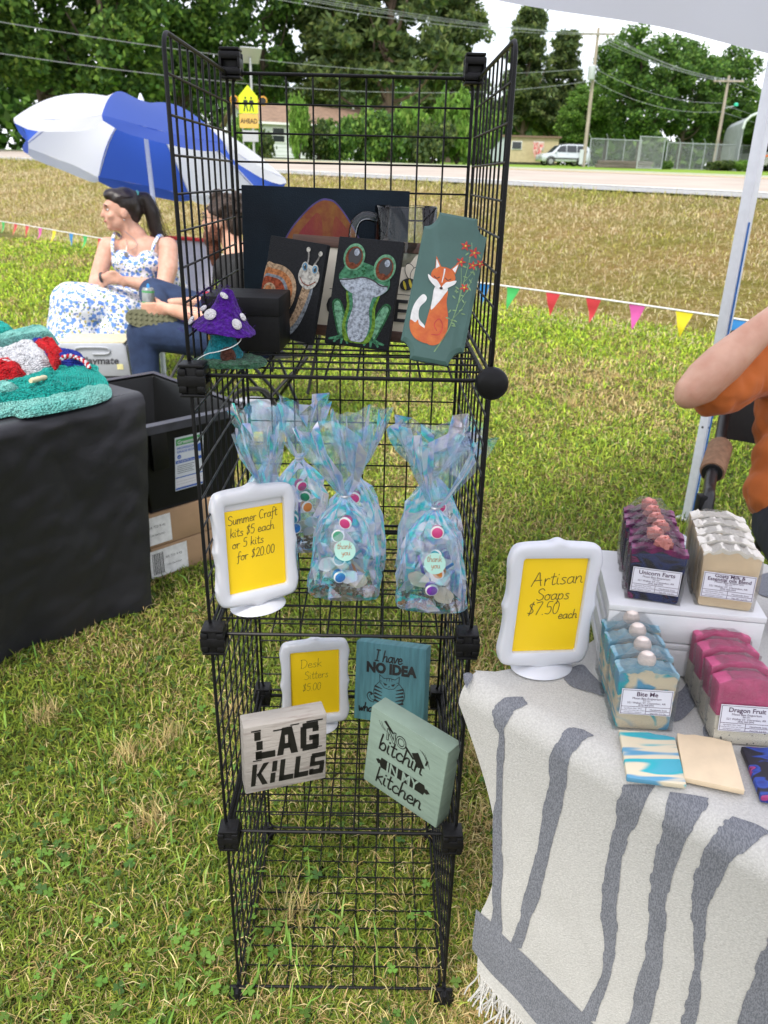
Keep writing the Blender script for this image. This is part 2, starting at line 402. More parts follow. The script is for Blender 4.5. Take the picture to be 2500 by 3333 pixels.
# ================================================================ grass
def in_view(X, Y, m=0.12):
    # horizontal wedge seen by the camera with a margin, so a step to the side still sees grass
    dx, dy = X - CAM.x, Y - CAM.y
    return (np.abs(dx) < (0.56 * dy + 0.55)) & (dy > 0.35)
def blades(n, x, y, z, length, width, col0, lean=0.8, flat=0.0):
    """n curved blades of two segments each; arrays per blade"""
    az = rng.uniform(0, 2*PI, n); ln = rng.uniform(0.15, lean, n)
    ln = np.where(rng.random(n) < flat, rng.uniform(1.1, 1.5, n), ln)
    d = np.stack([np.cos(az), np.sin(az), np.zeros(n)], 1); side = np.stack([-np.sin(az), np.cos(az), np.zeros(n)], 1)
    tw = rng.uniform(-0.9, 0.9, n)[:, None]
    side = side * np.cos(tw) + np.array([0, 0, 1.0]) * np.sin(tw) * 0.6
    base = np.stack([x, y, z], 1); L = length[:, None]; W = width[:, None] * 0.5
    a1 = ln * 0.6; a2 = np.minimum(ln * 1.35, 1.66)
    m = base + (d * np.sin(a1)[:, None] + np.array([0, 0, 1.0]) * np.cos(a1)[:, None]) * L * 0.5
    tp = m + (d * np.sin(a2)[:, None] + np.array([0, 0, 1.0]) * np.cos(a2)[:, None]) * L * 0.5
    V = np.stack([base - side*W*0.7, base + side*W*0.7, m - side*W, m + side*W, tp], 1).reshape(-1, 3)
    k = np.arange(n)[:, None] * 5
    F = np.concatenate([k + np.array([[0, 1, 3]]), k + np.array([[0, 3, 2]]), k + np.array([[2, 3, 4]])], 1).reshape(-1, 3)
    C = np.repeat(col0, 5, axis=0)
    return V, F, C
def pick_cols(n, pal, wts, jit=0.38):
    pal = np.array(pal); i = rng.choice(len(pal), n, p=np.array(wts) / sum(wts))
    c = pal[i] * (1 + rng.uniform(-jit, jit, (n, 1))) * (1 + rng.uniform(-0.08, 0.08, (n, 3)))
    return np.clip(c, 0, 1)
GREEN = [(0.19, 0.265, 0.03), (0.275, 0.355, 0.045), (0.12, 0.19, 0.03), (0.38, 0.43, 0.07), (0.08, 0.155, 0.04)]
STRAW = [(0.54, 0.42, 0.18), (0.45, 0.33, 0.13), (0.62, 0.52, 0.26), (0.30, 0.21, 0.08)]
parts = []
def patch_noise(X, Y, f=2.2, seed=0):
    # cheap smooth random field from a few sines
    r = np.random.default_rng(seed); a = np.zeros_like(X)
    for _ in range(9):
        k = r.normal(0, f, 2); a += np.sin(k[0]*X + k[1]*Y + r.uniform(0, 6.28))
    return a / 3.0
def scatter(n, dmin, dmax, power):
    # distances from the camera with density falling as d^-power
    u_ = rng.random(n)
    if abs(power - 2) < 1e-6: d = dmin * (dmax / dmin) ** u_
    else: e = 2 - power; d = (dmin**e + u_ * (dmax**e - dmin**e)) ** (1 / e)
    a = rng.uniform(-0.62, 0.62, n)
    return CAM.x + d * np.sin(a), CAM.y + d * np.cos(a), d
n = 400000
X, Y, D = scatter(n, 0.85, 19, 1.9)
# widen the wedge close to the camera
X += rng.uniform(-0.45, 0.45, n) * np.exp(-(D - 0.85) / 1.2)
_, S = (None, (X - R0.x) * RN.x + (Y - R0.y) * RN.y)
keep = (S < -7.2) & (Y > -0.45); X, Y, D = X[keep], Y[keep], D[keep]; n = len(X)
pn = patch_noise(X, Y, 2.4, 3) + 0.6 * patch_noise(X, Y, 9, 5)
dry = np.clip(0.42 - 0.03 * np.minimum(D, 5) + 0.32 * pn, 0.10, 0.92)
isdry = rng.random(n) < dry
cg = pick_cols(n, GREEN, [4, 3.5, 2.2, 1.4, 1.2]); cs = pick_cols(n, STRAW, [4, 3, 2.4, 2])
far = np.clip((D - 2.0) / 5, 0, 1)[:, None]
cg = cg * (0.80 + 0.20 * np.clip((D - 1.2) / 2, 0, 1))[:, None]
cg = cg * (1 - far) + (cg * np.array([1.45, 1.5, 1.0])) * far      # sparser, yellower turf further out
c = np.where(isdry[:, None], cs, cg)
L = rng.uniform(0.012, 0.036, n) * (1 + 0.20 * D); L = np.minimum(L, 0.08); L = np.where(isdry, L * 0.9, L)
Wd = rng.uniform(0.0013, 0.0029, n) * (0.78 + 0.55 * D); Wd = np.where(isdry, Wd * 0.7, Wd)
parts.append(blades(n, X, Y, np.full(n, GZ - 0.003), L, Wd, c, lean=1.3, flat=0.5))
# broad green blades and straw tufts that stand out
n = 2600
X, Y, D = scatter(n, 0.85, 6.5, 2.0); X += rng.uniform(-0.45, 0.45, n) * np.exp(-(D - 0.85) / 1.2)
S = (X - R0.x) * RN.x + (Y - R0.y) * RN.y; k = (S < -7.4) & (patch_noise(X, Y, 4, 8) > 0.1); X, Y, D = X[k], Y[k], D[k]; n = len(X)
parts.append(blades(n, X, Y, np.full(n, GZ), rng.uniform(0.035, 0.08, n), rng.uniform(0.003, 0.006, n), pick_cols(n, [(0.20, 0.36, 0.06), (0.15, 0.28, 0.05), (0.28, 0.42, 0.10)], [3, 3, 1]), lean=1.3))
n = 10000
X, Y, D = scatter(n, 0.85, 5.5, 2.0); X += rng.uniform(-0.45, 0.45, n) * np.exp(-(D - 0.85) / 1.2); S = (X - R0.x) * RN.x + (Y - R0.y) * RN.y
k = (S < -7.4) & (patch_noise(X, Y, 3, 41) > -0.35); X, Y, D = X[k], Y[k], D[k]; n = len(X)      # loose dry clippings lying flat
parts.append(blades(n, X, Y, GZ + rng.uniform(0.004, 0.022, n), rng.uniform(0.018, 0.05, n), rng.uniform(0.0009, 0.0018, n) * (0.8 + 0.35 * D), pick_cols(n, STRAW, [3, 3, 3, 1]), lean=1.5, flat=0.95))
tx, ty, tk = [], [], []
for cx, cy in [pz(500, 2690, GZ).xy, pz(760, 2330, GZ).xy, pz(960, 2990, GZ).xy, pz(420, 2480, GZ).xy, pz(560, 2420, GZ).xy, pz(150, 2350, GZ).xy, pz(1560, 2480, GZ).xy, pz(1850, 1320, GZ).xy, pz(2000, 1230, GZ).xy]:
    q = 130; a = rng.normal(0, 0.022, (q, 2)); tx.append(cx + a[:, 0]); ty.append(cy + a[:, 1])
tx = np.concatenate(tx); ty = np.concatenate(ty); n = len(tx)
parts.append(blades(n, tx, ty, np.full(n, GZ), rng.uniform(0.03, 0.075, n), rng.uniform(0.0015, 0.003, n), pick_cols(n, [(0.55, 0.44, 0.20), (0.46, 0.35, 0.15)], [2, 1]), lean=0.9))
# mown hay on the bank
n = 165000
uu = rng.uniform(-14, 46, n); ss = rng.uniform(-8.2, -0.5, n)
X = R0.x + RD.x*uu + RN.x*ss; Y = R0.y + RD.y*uu + RN.y*ss; D = np.hypot(X - CAM.x, Y - CAM.y)
k = (np.abs(X - CAM.x) < 0.6 * (Y - CAM.y) + 0.5) & (rng.random(n) < np.clip(16 / D, 0.25, 1)); X, Y, D, ss, uu = X[k], Y[k], D[k], ss[k], uu[k]; n = len(X)
zn_ = 1.157 + 0.0173 * uu - 0.05; tt = np.clip((ss + 7.4) / 6.8, 0, 1); bb = 0.75 * tt + 0.25 * tt*tt*(3-2*tt)
Z = GZ + (zn_ - GZ) * bb
Z += np.array([0.03 * mnoise.noise(Vector((a*1.3, b*1.3, 0))) for a, b in zip(X, Y)]) * np.clip(tt*4, 0, 1) - 0.005
pn = patch_noise(X, Y, 1.2, 21); g = rng.random(n) < np.clip(0.28 + 0.24 * pn + np.clip((ss + 2.4) / 2, 0, 1) * 0.35, 0, 1)
c = np.where(g[:, None], pick_cols(n, [(0.42, 0.40, 0.09), (0.32, 0.33, 0.07)], [1, 1]), pick_cols(n, [(0.60, 0.49, 0.29), (0.52, 0.42, 0.24), (0.66, 0.57, 0.38), (0.41, 0.33, 0.18)], [4, 3, 2, 1.5], 0.2))
parts.append(blades(n, X, Y, Z, rng.uniform(0.05, 0.13, n) * (0.7 + D / 28), rng.uniform(0.003, 0.007, n) * (0.6 + D / 12), c, lean=1.4, flat=0.6))
off = 0; Vs, Fs, Cs = [], [], []
for V_, F_, C_ in parts: Vs.append(V_); Fs.append(F_ + off); Cs.append(C_); off += len(V_)
gm = mat('grass blades', (1, 1, 1), 0.75, var=0.0, spec=0.2, attr='tint')
b = gm.node_tree.nodes['Principled BSDF']
gtr = N(gm.node_tree, 'ShaderNodeBsdfTranslucent'); gmx = N(gm.node_tree, 'ShaderNodeMixShader'); gmx.inputs[0].default_value = 0.2
ga = [x for x in gm.node_tree.nodes if x.bl_idname == 'ShaderNodeAttribute'][0]
gm.node_tree.links.new(ga.outputs['Color'], gtr.inputs[0]); gm.node_tree.links.new(b.outputs[0], gmx.inputs[1]); gm.node_tree.links.new(gtr.outputs[0], gmx.inputs[2])
gm.node_tree.links.new(gmx.outputs[0], gm.node_tree.nodes['Material Output'].inputs[0])
o = obj('grass', raw_mesh('grass', np.concatenate(Vs), np.concatenate(Fs), np.concatenate(Cs)), gm); struct(o, 'stuff')
tag(o, 'short mixed green and straw coloured grass covering the lawn and bank', 'grass')
# clover leaves, three leaflets each
n = 5500
X, Y, D = scatter(n, 0.85, 3.2, 2.0); X += rng.uniform(-0.6, 0.3, n)
k = rng.random(n) < np.clip(0.85 * np.exp(-((X + 0.28) / 0.26)**2 - ((Y - 0.18) / 0.34)**2) * (1 + 0.7 * patch_noise(X, Y, 9, 31)) + 0.05, 0, 1); X, Y = X[k], Y[k]; n = len(X)
Vs, Fs, Cs = [], [], []; off = 0
hx = np.array([0.0, 0.45, 0.62, 0.45, 0.0, -0.45, -0.62, -0.45]) ; hy = np.array([0.0, 0.35, 0.8, 1.12, 1.0, 1.12, 0.8, 0.35])
a0 = rng.uniform(0, 6.28, n); zc = GZ + rng.uniform(0.016, 0.036, n); sc = rng.uniform(0.005, 0.0105, n); cc = pick_cols(n, [(0.085, 0.17, 0.028), (0.12, 0.225, 0.04), (0.06, 0.13, 0.03)], [2, 2, 1])
tilt = rng.uniform(-0.35, 0.35, (n, 2))
for l in range(3):
    a = (a0 + l * 2.094)[:, None]; px_ = sc[:, None] * (hx * np.cos(a) - hy * np.sin(a)); py_ = sc[:, None] * (hx * np.sin(a) + hy * np.cos(a))
    pz_ = zc[:, None] + px_ * tilt[:, :1] + py_ * tilt[:, 1:] + np.abs(hx) * sc[:, None] * 0.25
    Vs.append(np.stack([X[:, None] + px_, Y[:, None] + py_, pz_], 2).reshape(-1, 3)); Fs.append(np.arange(n * 8).reshape(n, 8) + off); off += n * 8; Cs.append(np.repeat(cc, 8, 0))
o = obj('clover', raw_mesh('clover', np.concatenate(Vs), np.concatenate(Fs), np.concatenate(Cs)), gm); struct(o, 'stuff')
tag(o, 'patches of small green clover leaves among the near grass', 'clover')
# ================================================================ black wire grid rack
W = 0.365; H = 0.3669
BLK = mat('black coated wire', (0.007, 0.007, 0.008), 0.42, var=0.2, scale=30, spec=0.22)
PLA = mat('black plastic', (0.007, 0.007, 0.008), 0.45, var=0.2, scale=60, bump=0.05, spec=0.22)
def panel_meshes():
    s = 0.352 / 2; r = 0.018; f = MB(); pts = []
    for cx, cz, a0 in ((s-r, s-r, 0), (-s+r, s-r, 90), (-s+r, -s+r, 180), (s-r, -s+r, 270)):
        for k in range(5): a = R(a0 + k * 22.5); pts.append((cx + r*math.cos(a), 0, cz + r*math.sin(a)))
    f.tube(pts, 0.0025, 8, closed=True)
    g = MB()
    for k in range(1, 9):
        q = -s + 2*s*k/9
        g.tube([(q, 0.002, -s), (q, 0.002, s)], 0.00145, 6); g.tube([(-s, -0.0015, q), (s, -0.0015, q)], 0.00145, 6)
    return f.mesh('wire_panel', True), g.mesh('wire_grid', True)
PF, PG = panel_meshes()
rack = thing('wire_rack', 'tall black wire grid rack of four open cubes standing on the grass', 'rack', (0, 0, 0))
def panel(loc, rot):
    o = obj('wire_panel', PF, BLK, rack, loc, rot); obj('wire_grid', PG, BLK, o); return o
for k in range(4):
    z = H * (k + 0.5)
    panel((W/2, W, z), (0, 0, 0))                       # back
    panel((0, W/2, z), (0, 0, R(90)))                   # left
    panel((W, W/2, z), (0, 0, R(-90)))                  # right
    panel((W/2, W/2, H * k), (R(-90), 0, 0))            # floor of each cube
# connectors
cb = MB()
cb.box((0, 0, 0), (0.013, 0.024, 0.031), ch=0.003)
for s_ in (-1, 1):
    cb.box((s_*0.0095, 0, 0.0085), (0.009, 0.028, 0.009), ch=0.002); cb.box((s_*0.0095, 0, -0.0085), (0.009, 0.028, 0.009), ch=0.002)
    cb.box((0, 0, s_*0.0155), (0.026, 0.026, 0.0035), ch=0.0012)
    cb.box((0, s_*0.012, 0), (0.029, 0.0035, 0.012), ch=0.001)
cb.v = [(x*1.16, y*1.1, z*1.16) for x, y, z in cb.v]; CM = cb.mesh('corner_connector', True)
ft = MB(); ft.box((0, 0, 0), (0.030, 0.007, 0.024), ch=0.002); ft.box((0, 0, 0), (0.007, 0.030, 0.024), ch=0.002); ft.lathe([(0.008, -0.02), (0.019, -0.018), (0.017, -0.006), (0.004, 0.012)], 20)
FM = ft.mesh('corner_connector', True)
dm = MB(); dm.lathe([(0.0, -0.012), (0.014, -0.0115), (0.0185, -0.0085), (0.020, -0.004), (0.0195, 0.003), (0.016, 0.006), (0.008, 0.0065)], 32, M=Matrix.Rotation(R(-90), 3, 'X'))
dm.box((0, 0.012, 0), (0.022, 0.014, 0.007), ch=0.002); dm.box((0, 0.012, 0), (0.007, 0.014, 0.022), ch=0.002)
DM = dm.mesh('corner_connector', True)
for k in range(5):
    for (x, y) in ((0, 0), (W, 0), (0, W), (W, W)):
        if k == 4 and y == 0: continue
        if k == 3 and (x, y) == (W, 0): obj('corner_connector', DM, PLA, rack, (x, y - 0.004, H*k)); continue
        sx = 0.006 if x == 0 else -0.006; 
        obj('corner_connector', FM if k == 0 else CM, PLA, rack, (x + (sx if k else 0), y, H*k - (0.003 if k < 4 else -0.004)), (0, 0, R(90) if (k == 4) else 0))
# ================================================================ far side of the road
def far(u, D, v=560):
    r = ray(u, v); h = Vector((r.x, r.y)); h.normalize(); x, y = CAM.x + h.x*D, CAM.y + h.y*D; return Vector((x, y, terr(x, y)))
def yaw_to_cam(p): return math.atan2(-(CAM.x - p.x), CAM.y - p.y) + PI       # local -y faces the camera
LEAF = mat('leaves', (1, 1, 1), .7, var=0, spec=.25, attr='tint'); lb = LEAF.node_tree.nodes['Principled BSDF']
ltr = N(LEAF.node_tree, 'ShaderNodeBsdfTranslucent'); lmx = N(LEAF.node_tree, 'ShaderNodeMixShader'); lmx.inputs[0].default_value = .35
la = [x for x in LEAF.node_tree.nodes if x.bl_idname == 'ShaderNodeAttribute'][0]
LEAF.node_tree.links.new(la.outputs['Color'], ltr.inputs[0]); LEAF.node_tree.links.new(lb.outputs[0], lmx.inputs[1]); LEAF.node_tree.links.new(ltr.outputs[0], lmx.inputs[2]); LEAF.node_tree.links.new(lmx.outputs[0], LEAF.node_tree.nodes['Material Output'].inputs[0])
BARK = mat('bark', (.10, .075, .055), .9, var=.35, scale=3, bump=.6, bscale=8, stretch=(1, 1, .3)); BARKP = mat('pine bark', (.17, .12, .09), .9, var=.3, scale=3, bump=.6, stretch=(1, 1, .3))
def leaf_quads(C, size, pal, wts, elong=1.7, jit=.25):
    n = len(C); a = rng.normal(size=(n, 3)); a /= np.linalg.norm(a, axis=1)[:, None]; b = rng.normal(size=(n, 3)); b -= a*(a*b).sum(1)[:, None]; b /= np.linalg.norm(b, axis=1)[:, None]
    s = (size*rng.uniform(.6, 1.3, n))[:, None]
    V = np.stack([C - a*s*elong*.5, C + b*s*.5, C + a*s*elong*.5, C - b*s*.5], 1).reshape(-1, 3)
    return V, np.arange(n*4).reshape(n, 4), np.repeat(pick_cols(n, pal, wts, jit), 4, 0)
GRN = [(.08, .165, .036), (.12, .225, .044), (.175, .29, .052), (.05, .11, .03), (.24, .37, .065)]
LGT = [(.14, .27, .042), (.19, .34, .055), (.10, .20, .036), (.24, .38, .07)]
PIN = [(.08, .125, .042), (.13, .185, .055), (.18, .225, .065), (.05, .085, .035)]
def crown(seed, rx, rz, zc, nb, nl, size, pal, wts, shape='round', br=.30):
    global rng
    keep = rng; rng = np.random.default_rng(seed); C = []
    B = []
    for i in range(nb):
        while True:
            p = rng.uniform(-1, 1, 3); d = np.linalg.norm(p)
            if d < 1 and d > .25: break
        if shape == 'pine': zz = rng.uniform(0, 1); r = (1 - zz*.75)*rng.uniform(.25, 1); th = rng.uniform(0, 6.28); p = np.array([r*math.cos(th), r*math.sin(th), zz*2 - 1])
        q = p*np.array([rx, rx, rz]) + np.array([0, 0, zc]); B.append(q); rb = br*rx*rng.uniform(.55, 1.25)
        m = int(nl*rng.uniform(.6, 1.3)); v = rng.normal(size=(m, 3)); v /= np.linalg.norm(v, axis=1)[:, None]
        rad = rb*rng.uniform(.35, 1.0, m)**.6; fl = np.array([1.1, 1.1, .85 if shape != 'pine' else .5]); C.append(q + v*rad[:, None]*fl + rng.normal(0, .16*rb, (m, 3)))
    C = np.concatenate(C); V, F, K = leaf_quads(C, size, pal, wts, 1.6 if shape != 'pine' else 2.6)
    rng = keep; return raw_mesh('crown', V, F, K), B
def trunk(B, h, r, seed, zc, lean=0, nlimb=9, top=.75):
    rd = random.Random(seed); mb = MB(); sp = [Vector((0, 0, -.3))]; k = 8
    for i in range(1, k + 1): t = i/k; sp.append(Vector((lean*t*t*h*.1 + rd.uniform(-.1, .1)*t, rd.uniform(-.12, .12)*t, h*top*t)))
    mb.tube(catmull(sp, 2), [r*(1.25 if i == 0 else 1)*(1 - .75*i/(2*k)) for i in range(2*k + 1)], 9)
    for q in rd.sample(B, min(nlimb, len(B))):
        q = Vector(q); z0 = max(h*.22, min(q.z - rd.uniform(.12, .3)*h, h*top*.9)); p0 = Vector((lean*.1*h*(z0/h)**2, 0, z0)); mid = (p0 + q)/2 + Vector((rd.uniform(-.4, .4), rd.uniform(-.4, .4), -.05*h))
        r0 = r*(1 - .7*z0/(h*top))*.55; mb.tube(catmull([p0, mid, q], 4), [r0*(1 - .8*i/8) for i in range(9)], 6)
    return mb.mesh('trunk', True)
VAR = {}
def tree(label, u, D, h, rx, kind, var, group, rz=None, mats=None, off=0):
    key = (kind, var)
    if key not in VAR:
        H0 = 16.0
        if kind == 'broad': cm, B = crown(100 + var, 4.6, 6.6, 9.4, 74, 300, .27, GRN, [4, 4, 3, 3, 1.2], 'round', .24); tm = trunk(B, H0, .36, var, 9, random.Random(var).uniform(-.5, .5))
        elif kind == 'light': cm, B = crown(200 + var, 4.4, 6.4, 9.2, 105, 200, .28, LGT + GRN[:2], [3, 2, 3, 1, 2, 2], 'round', .24); tm = trunk(B, H0, .30, var + 30, 9)
        elif kind == 'pine': cm, B = crown(300 + var, 4.4, 6.0, 10.2, 150, 130, .25, PIN, [4, 4, 2.5, 2], 'pine', .20); tm = trunk(B, H0, .34, var + 60, 9, 0, 18, .98)
        elif kind == 'vine': cm, B = crown(400 + var, 4.0, 6.4, 9.5, 95, 190, .26, GRN[:4] + LGT[:1], [4, 4, 2, 3, 1], 'round', .22); tm = trunk(B, H0, .34, var + 90, 9, .6, 16)
        VAR[key] = (cm, tm)
    cm, tm = VAR[key]; p = far(u, D); s = h/16.0; t = thing('%s_tree' % ('pine' if kind == 'pine' else 'broadleaf'), label, 'tree', p, (0, 0, rz if rz is not None else random.uniform(0, 6.28)), group)
    sx = rx/4.4
    for nm, me, m in (('trunk', tm, BARKP if kind == 'pine' else BARK), ('crown', cm, LEAF)):
        if not me.materials: me.materials.append(m)
        o = bpy.data.objects.new(nm, me); col.objects.link(o); o.parent = t; o.scale = (sx, sx, s)
    return t
TG = 'trees beyond the road'
tree('tall dark broadleaf tree at the far left frame edge', -60, 70, 19, 5.6, 'broad', 0, TG)
tree('tall dark broadleaf tree second from the left frame edge', 170, 77, 19.5, 5.6, 'broad', 1, TG)
tree('tall dark broadleaf tree rising above the umbrella top', 400, 72, 19, 5.4, 'broad', 2, TG)
tree('tall broadleaf tree between the umbrella and the school sign', 610, 80, 19, 5.2, 'broad', 0, TG, 2.0)
tree('tall sparse tree with forked bare limbs above the school sign', 860, 86, 20, 5.0, 'vine', 3, TG)
tree('dark pine left of the tallest pine, behind the white house', 1085, 84, 18.5, 5.0, 'pine', 1, TG)
tree('tallest pine with a straight trunk behind the white house', 1265, 72, 20, 6.0, 'pine', 0, TG)
tree('dark pine right of the tallest pine, behind the rack corner', 1455, 88, 18, 4.6, 'pine', 2, TG)
tree('narrow pine just right of the rack', 1690, 100, 15.5, 4.0, 'pine', 1, TG, 1.0)
tree('shorter pine behind the parked car', 1800, 104, 13.5, 3.8, 'pine', 2, TG, 4.0)
tree('pale green young tree behind the car and pole', 1885, 92, 7.6, 2.6, 'light', 0, TG)
tree('thin leafy tree behind the nearer utility pole', 1960, 97, 12.8, 2.8, 'vine', 1, TG)
tree('large vine covered tree behind the chain link fence', 2070, 88, 12.6, 4.2, 'vine', 0, TG)
tree('vine draped tree right of the large vine covered tree', 2200, 94, 12.2, 4.0, 'vine', 2, TG)
tree('tree with vine wrapped top beside the farther utility pole', 2330, 99, 11.8, 3.4, 'vine', 1, TG, 3.0)
tree('light green tree behind the carport', 2440, 108, 8.6, 3.8, 'light', 1, TG)
tree('light green tree at the right frame edge behind the carport', 2560, 104, 9.0, 4.0, 'light', 0, TG, 2.5)
# low distant woods filling the gaps between the trunks
n = 26000; uu = rng.uniform(-500, 3000, n); Cw = []
for i in range(n):
    u = uu[i]; D = 108 + 14*rng.random(); p = far(u, D); hh = (9.5 if u < 1700 else 5.6) + 1.8*math.sin(u*.011) + 1.2*math.sin(u*.031); Cw.append((p.x, p.y, p.z + hh*rng.random()**.8))
V_, F_, K_ = leaf_quads(np.array(Cw), .75, GRN[:4], [4, 4, 1.5, 4]); o = obj('distant_woods', raw_mesh('distant_woods', V_, F_, K_), LEAF); struct(o, 'stuff'); tag(o, 'dense dark woods filling the background behind the trees', 'woods')
# bushes by the house
BV = {}
def bush(label, u, D, w, h, var, pal=None, cat='bush', group='bushes in front of the white house'):
    if var not in BV:
        me, B = crown(700 + var, 1.0, .62, .62, 20, 190, .13, [GRN[:4], LGT, GRN[1:], PIN][var % 4], [3, 3, 2, 2], 'round', .36); me.materials.append(LEAF)
        mb = MB(); rd = random.Random(var)
        for q in B[:9]: mb.tube(catmull([(0, 0, -.05), Vector(q)*.5 + Vector((rd.uniform(-.1, .1), 0, 0)), q], 3), [.03*(1 - .11*i) for i in range(7)], 5)
        sm = mb.mesh('stems', True); sm.materials.append(BARK); BV[var] = (me, sm)
    me, sm = BV[var]; p = far(u, D); t = thing('bush', label, cat, p, (0, 0, random.uniform(0, 6)), group)
    for nm, m_ in (('foliage', me), ('stems', sm)):
        o = bpy.data.objects.new(nm, m_); col.objects.link(o); o.parent = t; o.scale = (w/2, w/2, h/1.25)
bush('small bush beside the school sign post', 800, 50, 1.6, 2.2, 1); bush('tall thin pale green bush in front of the house windows', 975, 52, 1.2, 3.3, 1)
bush('dark rounded bush left of the house gable', 1040, 54, 2.4, 2.3, 3); bush('dark green bush under the house gable', 1105, 54, 2.2, 2.2, 0); bush('broad dark bush below the tallest pine', 1190, 55, 2.6, 2.4, 2); bush('broad bush right below the tallest pine', 1275, 55, 2.6, 2.6, 0)
bush('tall light green bush left of the rack corner', 1330, 57, 2.6, 3.4, 1); bush('dark bush between the two light green bushes', 1400, 55, 2.4, 2.5, 3); bush('tallest light green bush near the road', 1485, 57, 2.8, 4.2, 1); bush('dark bush at the left end of the trailer', 1560, 58, 2.4, 3.0, 2)
bush('low bush beside the house wall near the sign', 850, 54, 1.6, 1.8, 3)
bush('low weeds at the base of the chain link fence gate', 2165, 73, .9, .6, 0, group='weeds along the fence'); bush('low weeds by the farther utility pole', 2345, 76, 2.2, .8, 3, group='weeds along the fence'); bush('pale weeds along the fence left of the carport', 2405, 76, 1.8, .8, 1, group='weeds along the fence')

# white house with brown roof
SID = mat('white siding', (.66, .68, .70), .7, var=.05, scale=2); SHG = mat('brown shingles', (.23, .150, .105), .9, var=.2, scale=3, stretch=(1, 1, 4)); DKW = mat('dark window glass', (.03, .035, .04), .15, var=.1); TRM = mat('white trim', (.75, .75, .74), .6)
p = far(985, 70); hs = thing('white_house', 'small white house with a low brown shingle roof behind the bushes', 'house', p, (0, 0, R(26)))
L_, Dp, hh, rh = 10.5, 7.0, 2.55, 1.35
mb = MB(); mb.box((0, 0, hh/2), (L_, Dp, hh)); mb.add([(L_/2, -Dp/2, hh), (L_/2, Dp/2, hh), (L_/2, 0, hh + rh - .1)], [(0, 1, 2)]); mb.add([(-L_/2, -Dp/2, hh), (-L_/2, Dp/2, hh), (-L_/2, 0, hh + rh - .1)], [(2, 1, 0)]); mb.build('wall', SID, hs)
for k in range(9): mb = MB(); mb.box((0, -Dp/2 - .012, .2 + k*.27), (L_, .024, .02)); mb.build('siding_board', SID, hs)
rf = MB(); o_ = .4; sl_ = rh/(Dp/2)
for s_ in (-1, 1): rf.add([(-L_/2 - o_, s_*(Dp/2 + o_), hh - sl_*o_), (L_/2 + o_, s_*(Dp/2 + o_), hh - sl_*o_), (L_/2 + o_, 0, hh + rh), (-L_/2 - o_, 0, hh + rh), (-L_/2 - o_, s_*(Dp/2 + o_), hh - sl_*o_ - .12), (L_/2 + o_, s_*(Dp/2 + o_), hh - sl_*o_ - .12), (L_/2 + o_, 0, hh + rh - .12), (-L_/2 - o_, 0, hh + rh - .12)], [(0, 1, 2, 3), (4, 7, 6, 5), (0, 4, 5, 1), (1, 5, 6, 2), (0, 3, 7, 4)])
rf.build('roof', SHG, hs)
for s_ in (-1, 1): mb = MB(); mb.tube([(L_/2 + o_ + .02, s_*(Dp/2 + o_), hh - sl_*o_ - .08), (L_/2 + o_ + .02, 0, hh + rh - .08)], .09, 4); mb.build('rake_trim', TRM, hs)
mb = MB(); mb.box((0, -Dp/2 - o_ - .03, hh - sl_*o_ - .08), (L_ + 2*o_, .06, .16)); mb.build('eave_trim', TRM, hs)
for x, w_ in ((-3.2, .9), (-.8, .9), (2.2, .7)):
    mb = MB(); mb.box((x, -Dp/2 - .03, 1.55), (w_ + .16, .05, 1.06)); f = mb.build('window', TRM, hs); mb = MB(); mb.box((x, -Dp/2 - .06, 1.80), (w_, .02, .42)); mb.build('pane', DKW, f); mb = MB(); mb.box((x, -Dp/2 - .06, 1.30), (w_, .02, .42)); mb.build('pane', DKW, f)
# tan trailer
TAN_ = mat('tan trailer siding', (.52, .43, .27), .7, var=.07, scale=3); GRB = mat('grey blue trailer siding', (.42, .48, .50), .7, var=.07)
p = far(1665, 90); tr = thing('trailer_home', 'long low tan trailer home with flat brown roof edge', 'trailer', p, (0, 0, R(6)))
mb = MB(); mb.box((0, 0, 1.35), (8.6, 3.2, 2.3)); mb.build('wall', TAN_, tr); mb = MB(); mb.box((-2.2, -1.62, 1.35), (2.2, .05, 2.28)); mb.build('porch_panel', GRB, tr); mb = MB(); mb.box((0, 0, 2.58), (9.0, 3.6, .18)); mb.build('roof', mat('brown metal roof', (.20, .13, .09), .7), tr); mb = MB(); mb.box((0, 0, .1), (8.4, 3.0, .24)); mb.build('skirting', mat('dark skirting', (.08, .07, .06), .8), tr)
for x in (-3.6, -.1, 2.2): mb = MB(); mb.box((x, -1.63, 1.75), (1.1, .06, .8)); f = mb.build('window', TRM, tr); mb = MB(); mb.box((x, -1.68, 1.75), (.94, .03, .64)); mb.build('pane', DKW, f)
for k in range(11): mb = MB(); mb.box((-1.0 + k*.5, -1.612, 1.35), (.03, .03, 2.25)); mb.build('siding_rib', TAN_, tr)
RDC = mat('faded red cloth', (.52, .06, .07), .8, c2=(.68, .55, .50), scale=4); pc = far(1744, 88)
mb = MB(); mb.grid(lambda i, j: Vector((pc.x + (i - .5)*(1.1 - .5*j) + .06*math.sin(j*9), pc.y + .08*math.sin(i*11), pc.z + 2.1 - 1.5*j + .1*math.sin(i*7)*j)), 10, 12); tag(mb.build('hanging_cloth', RDC, None, True), 'red and white cloth hanging at the trailer corner', 'cloth')
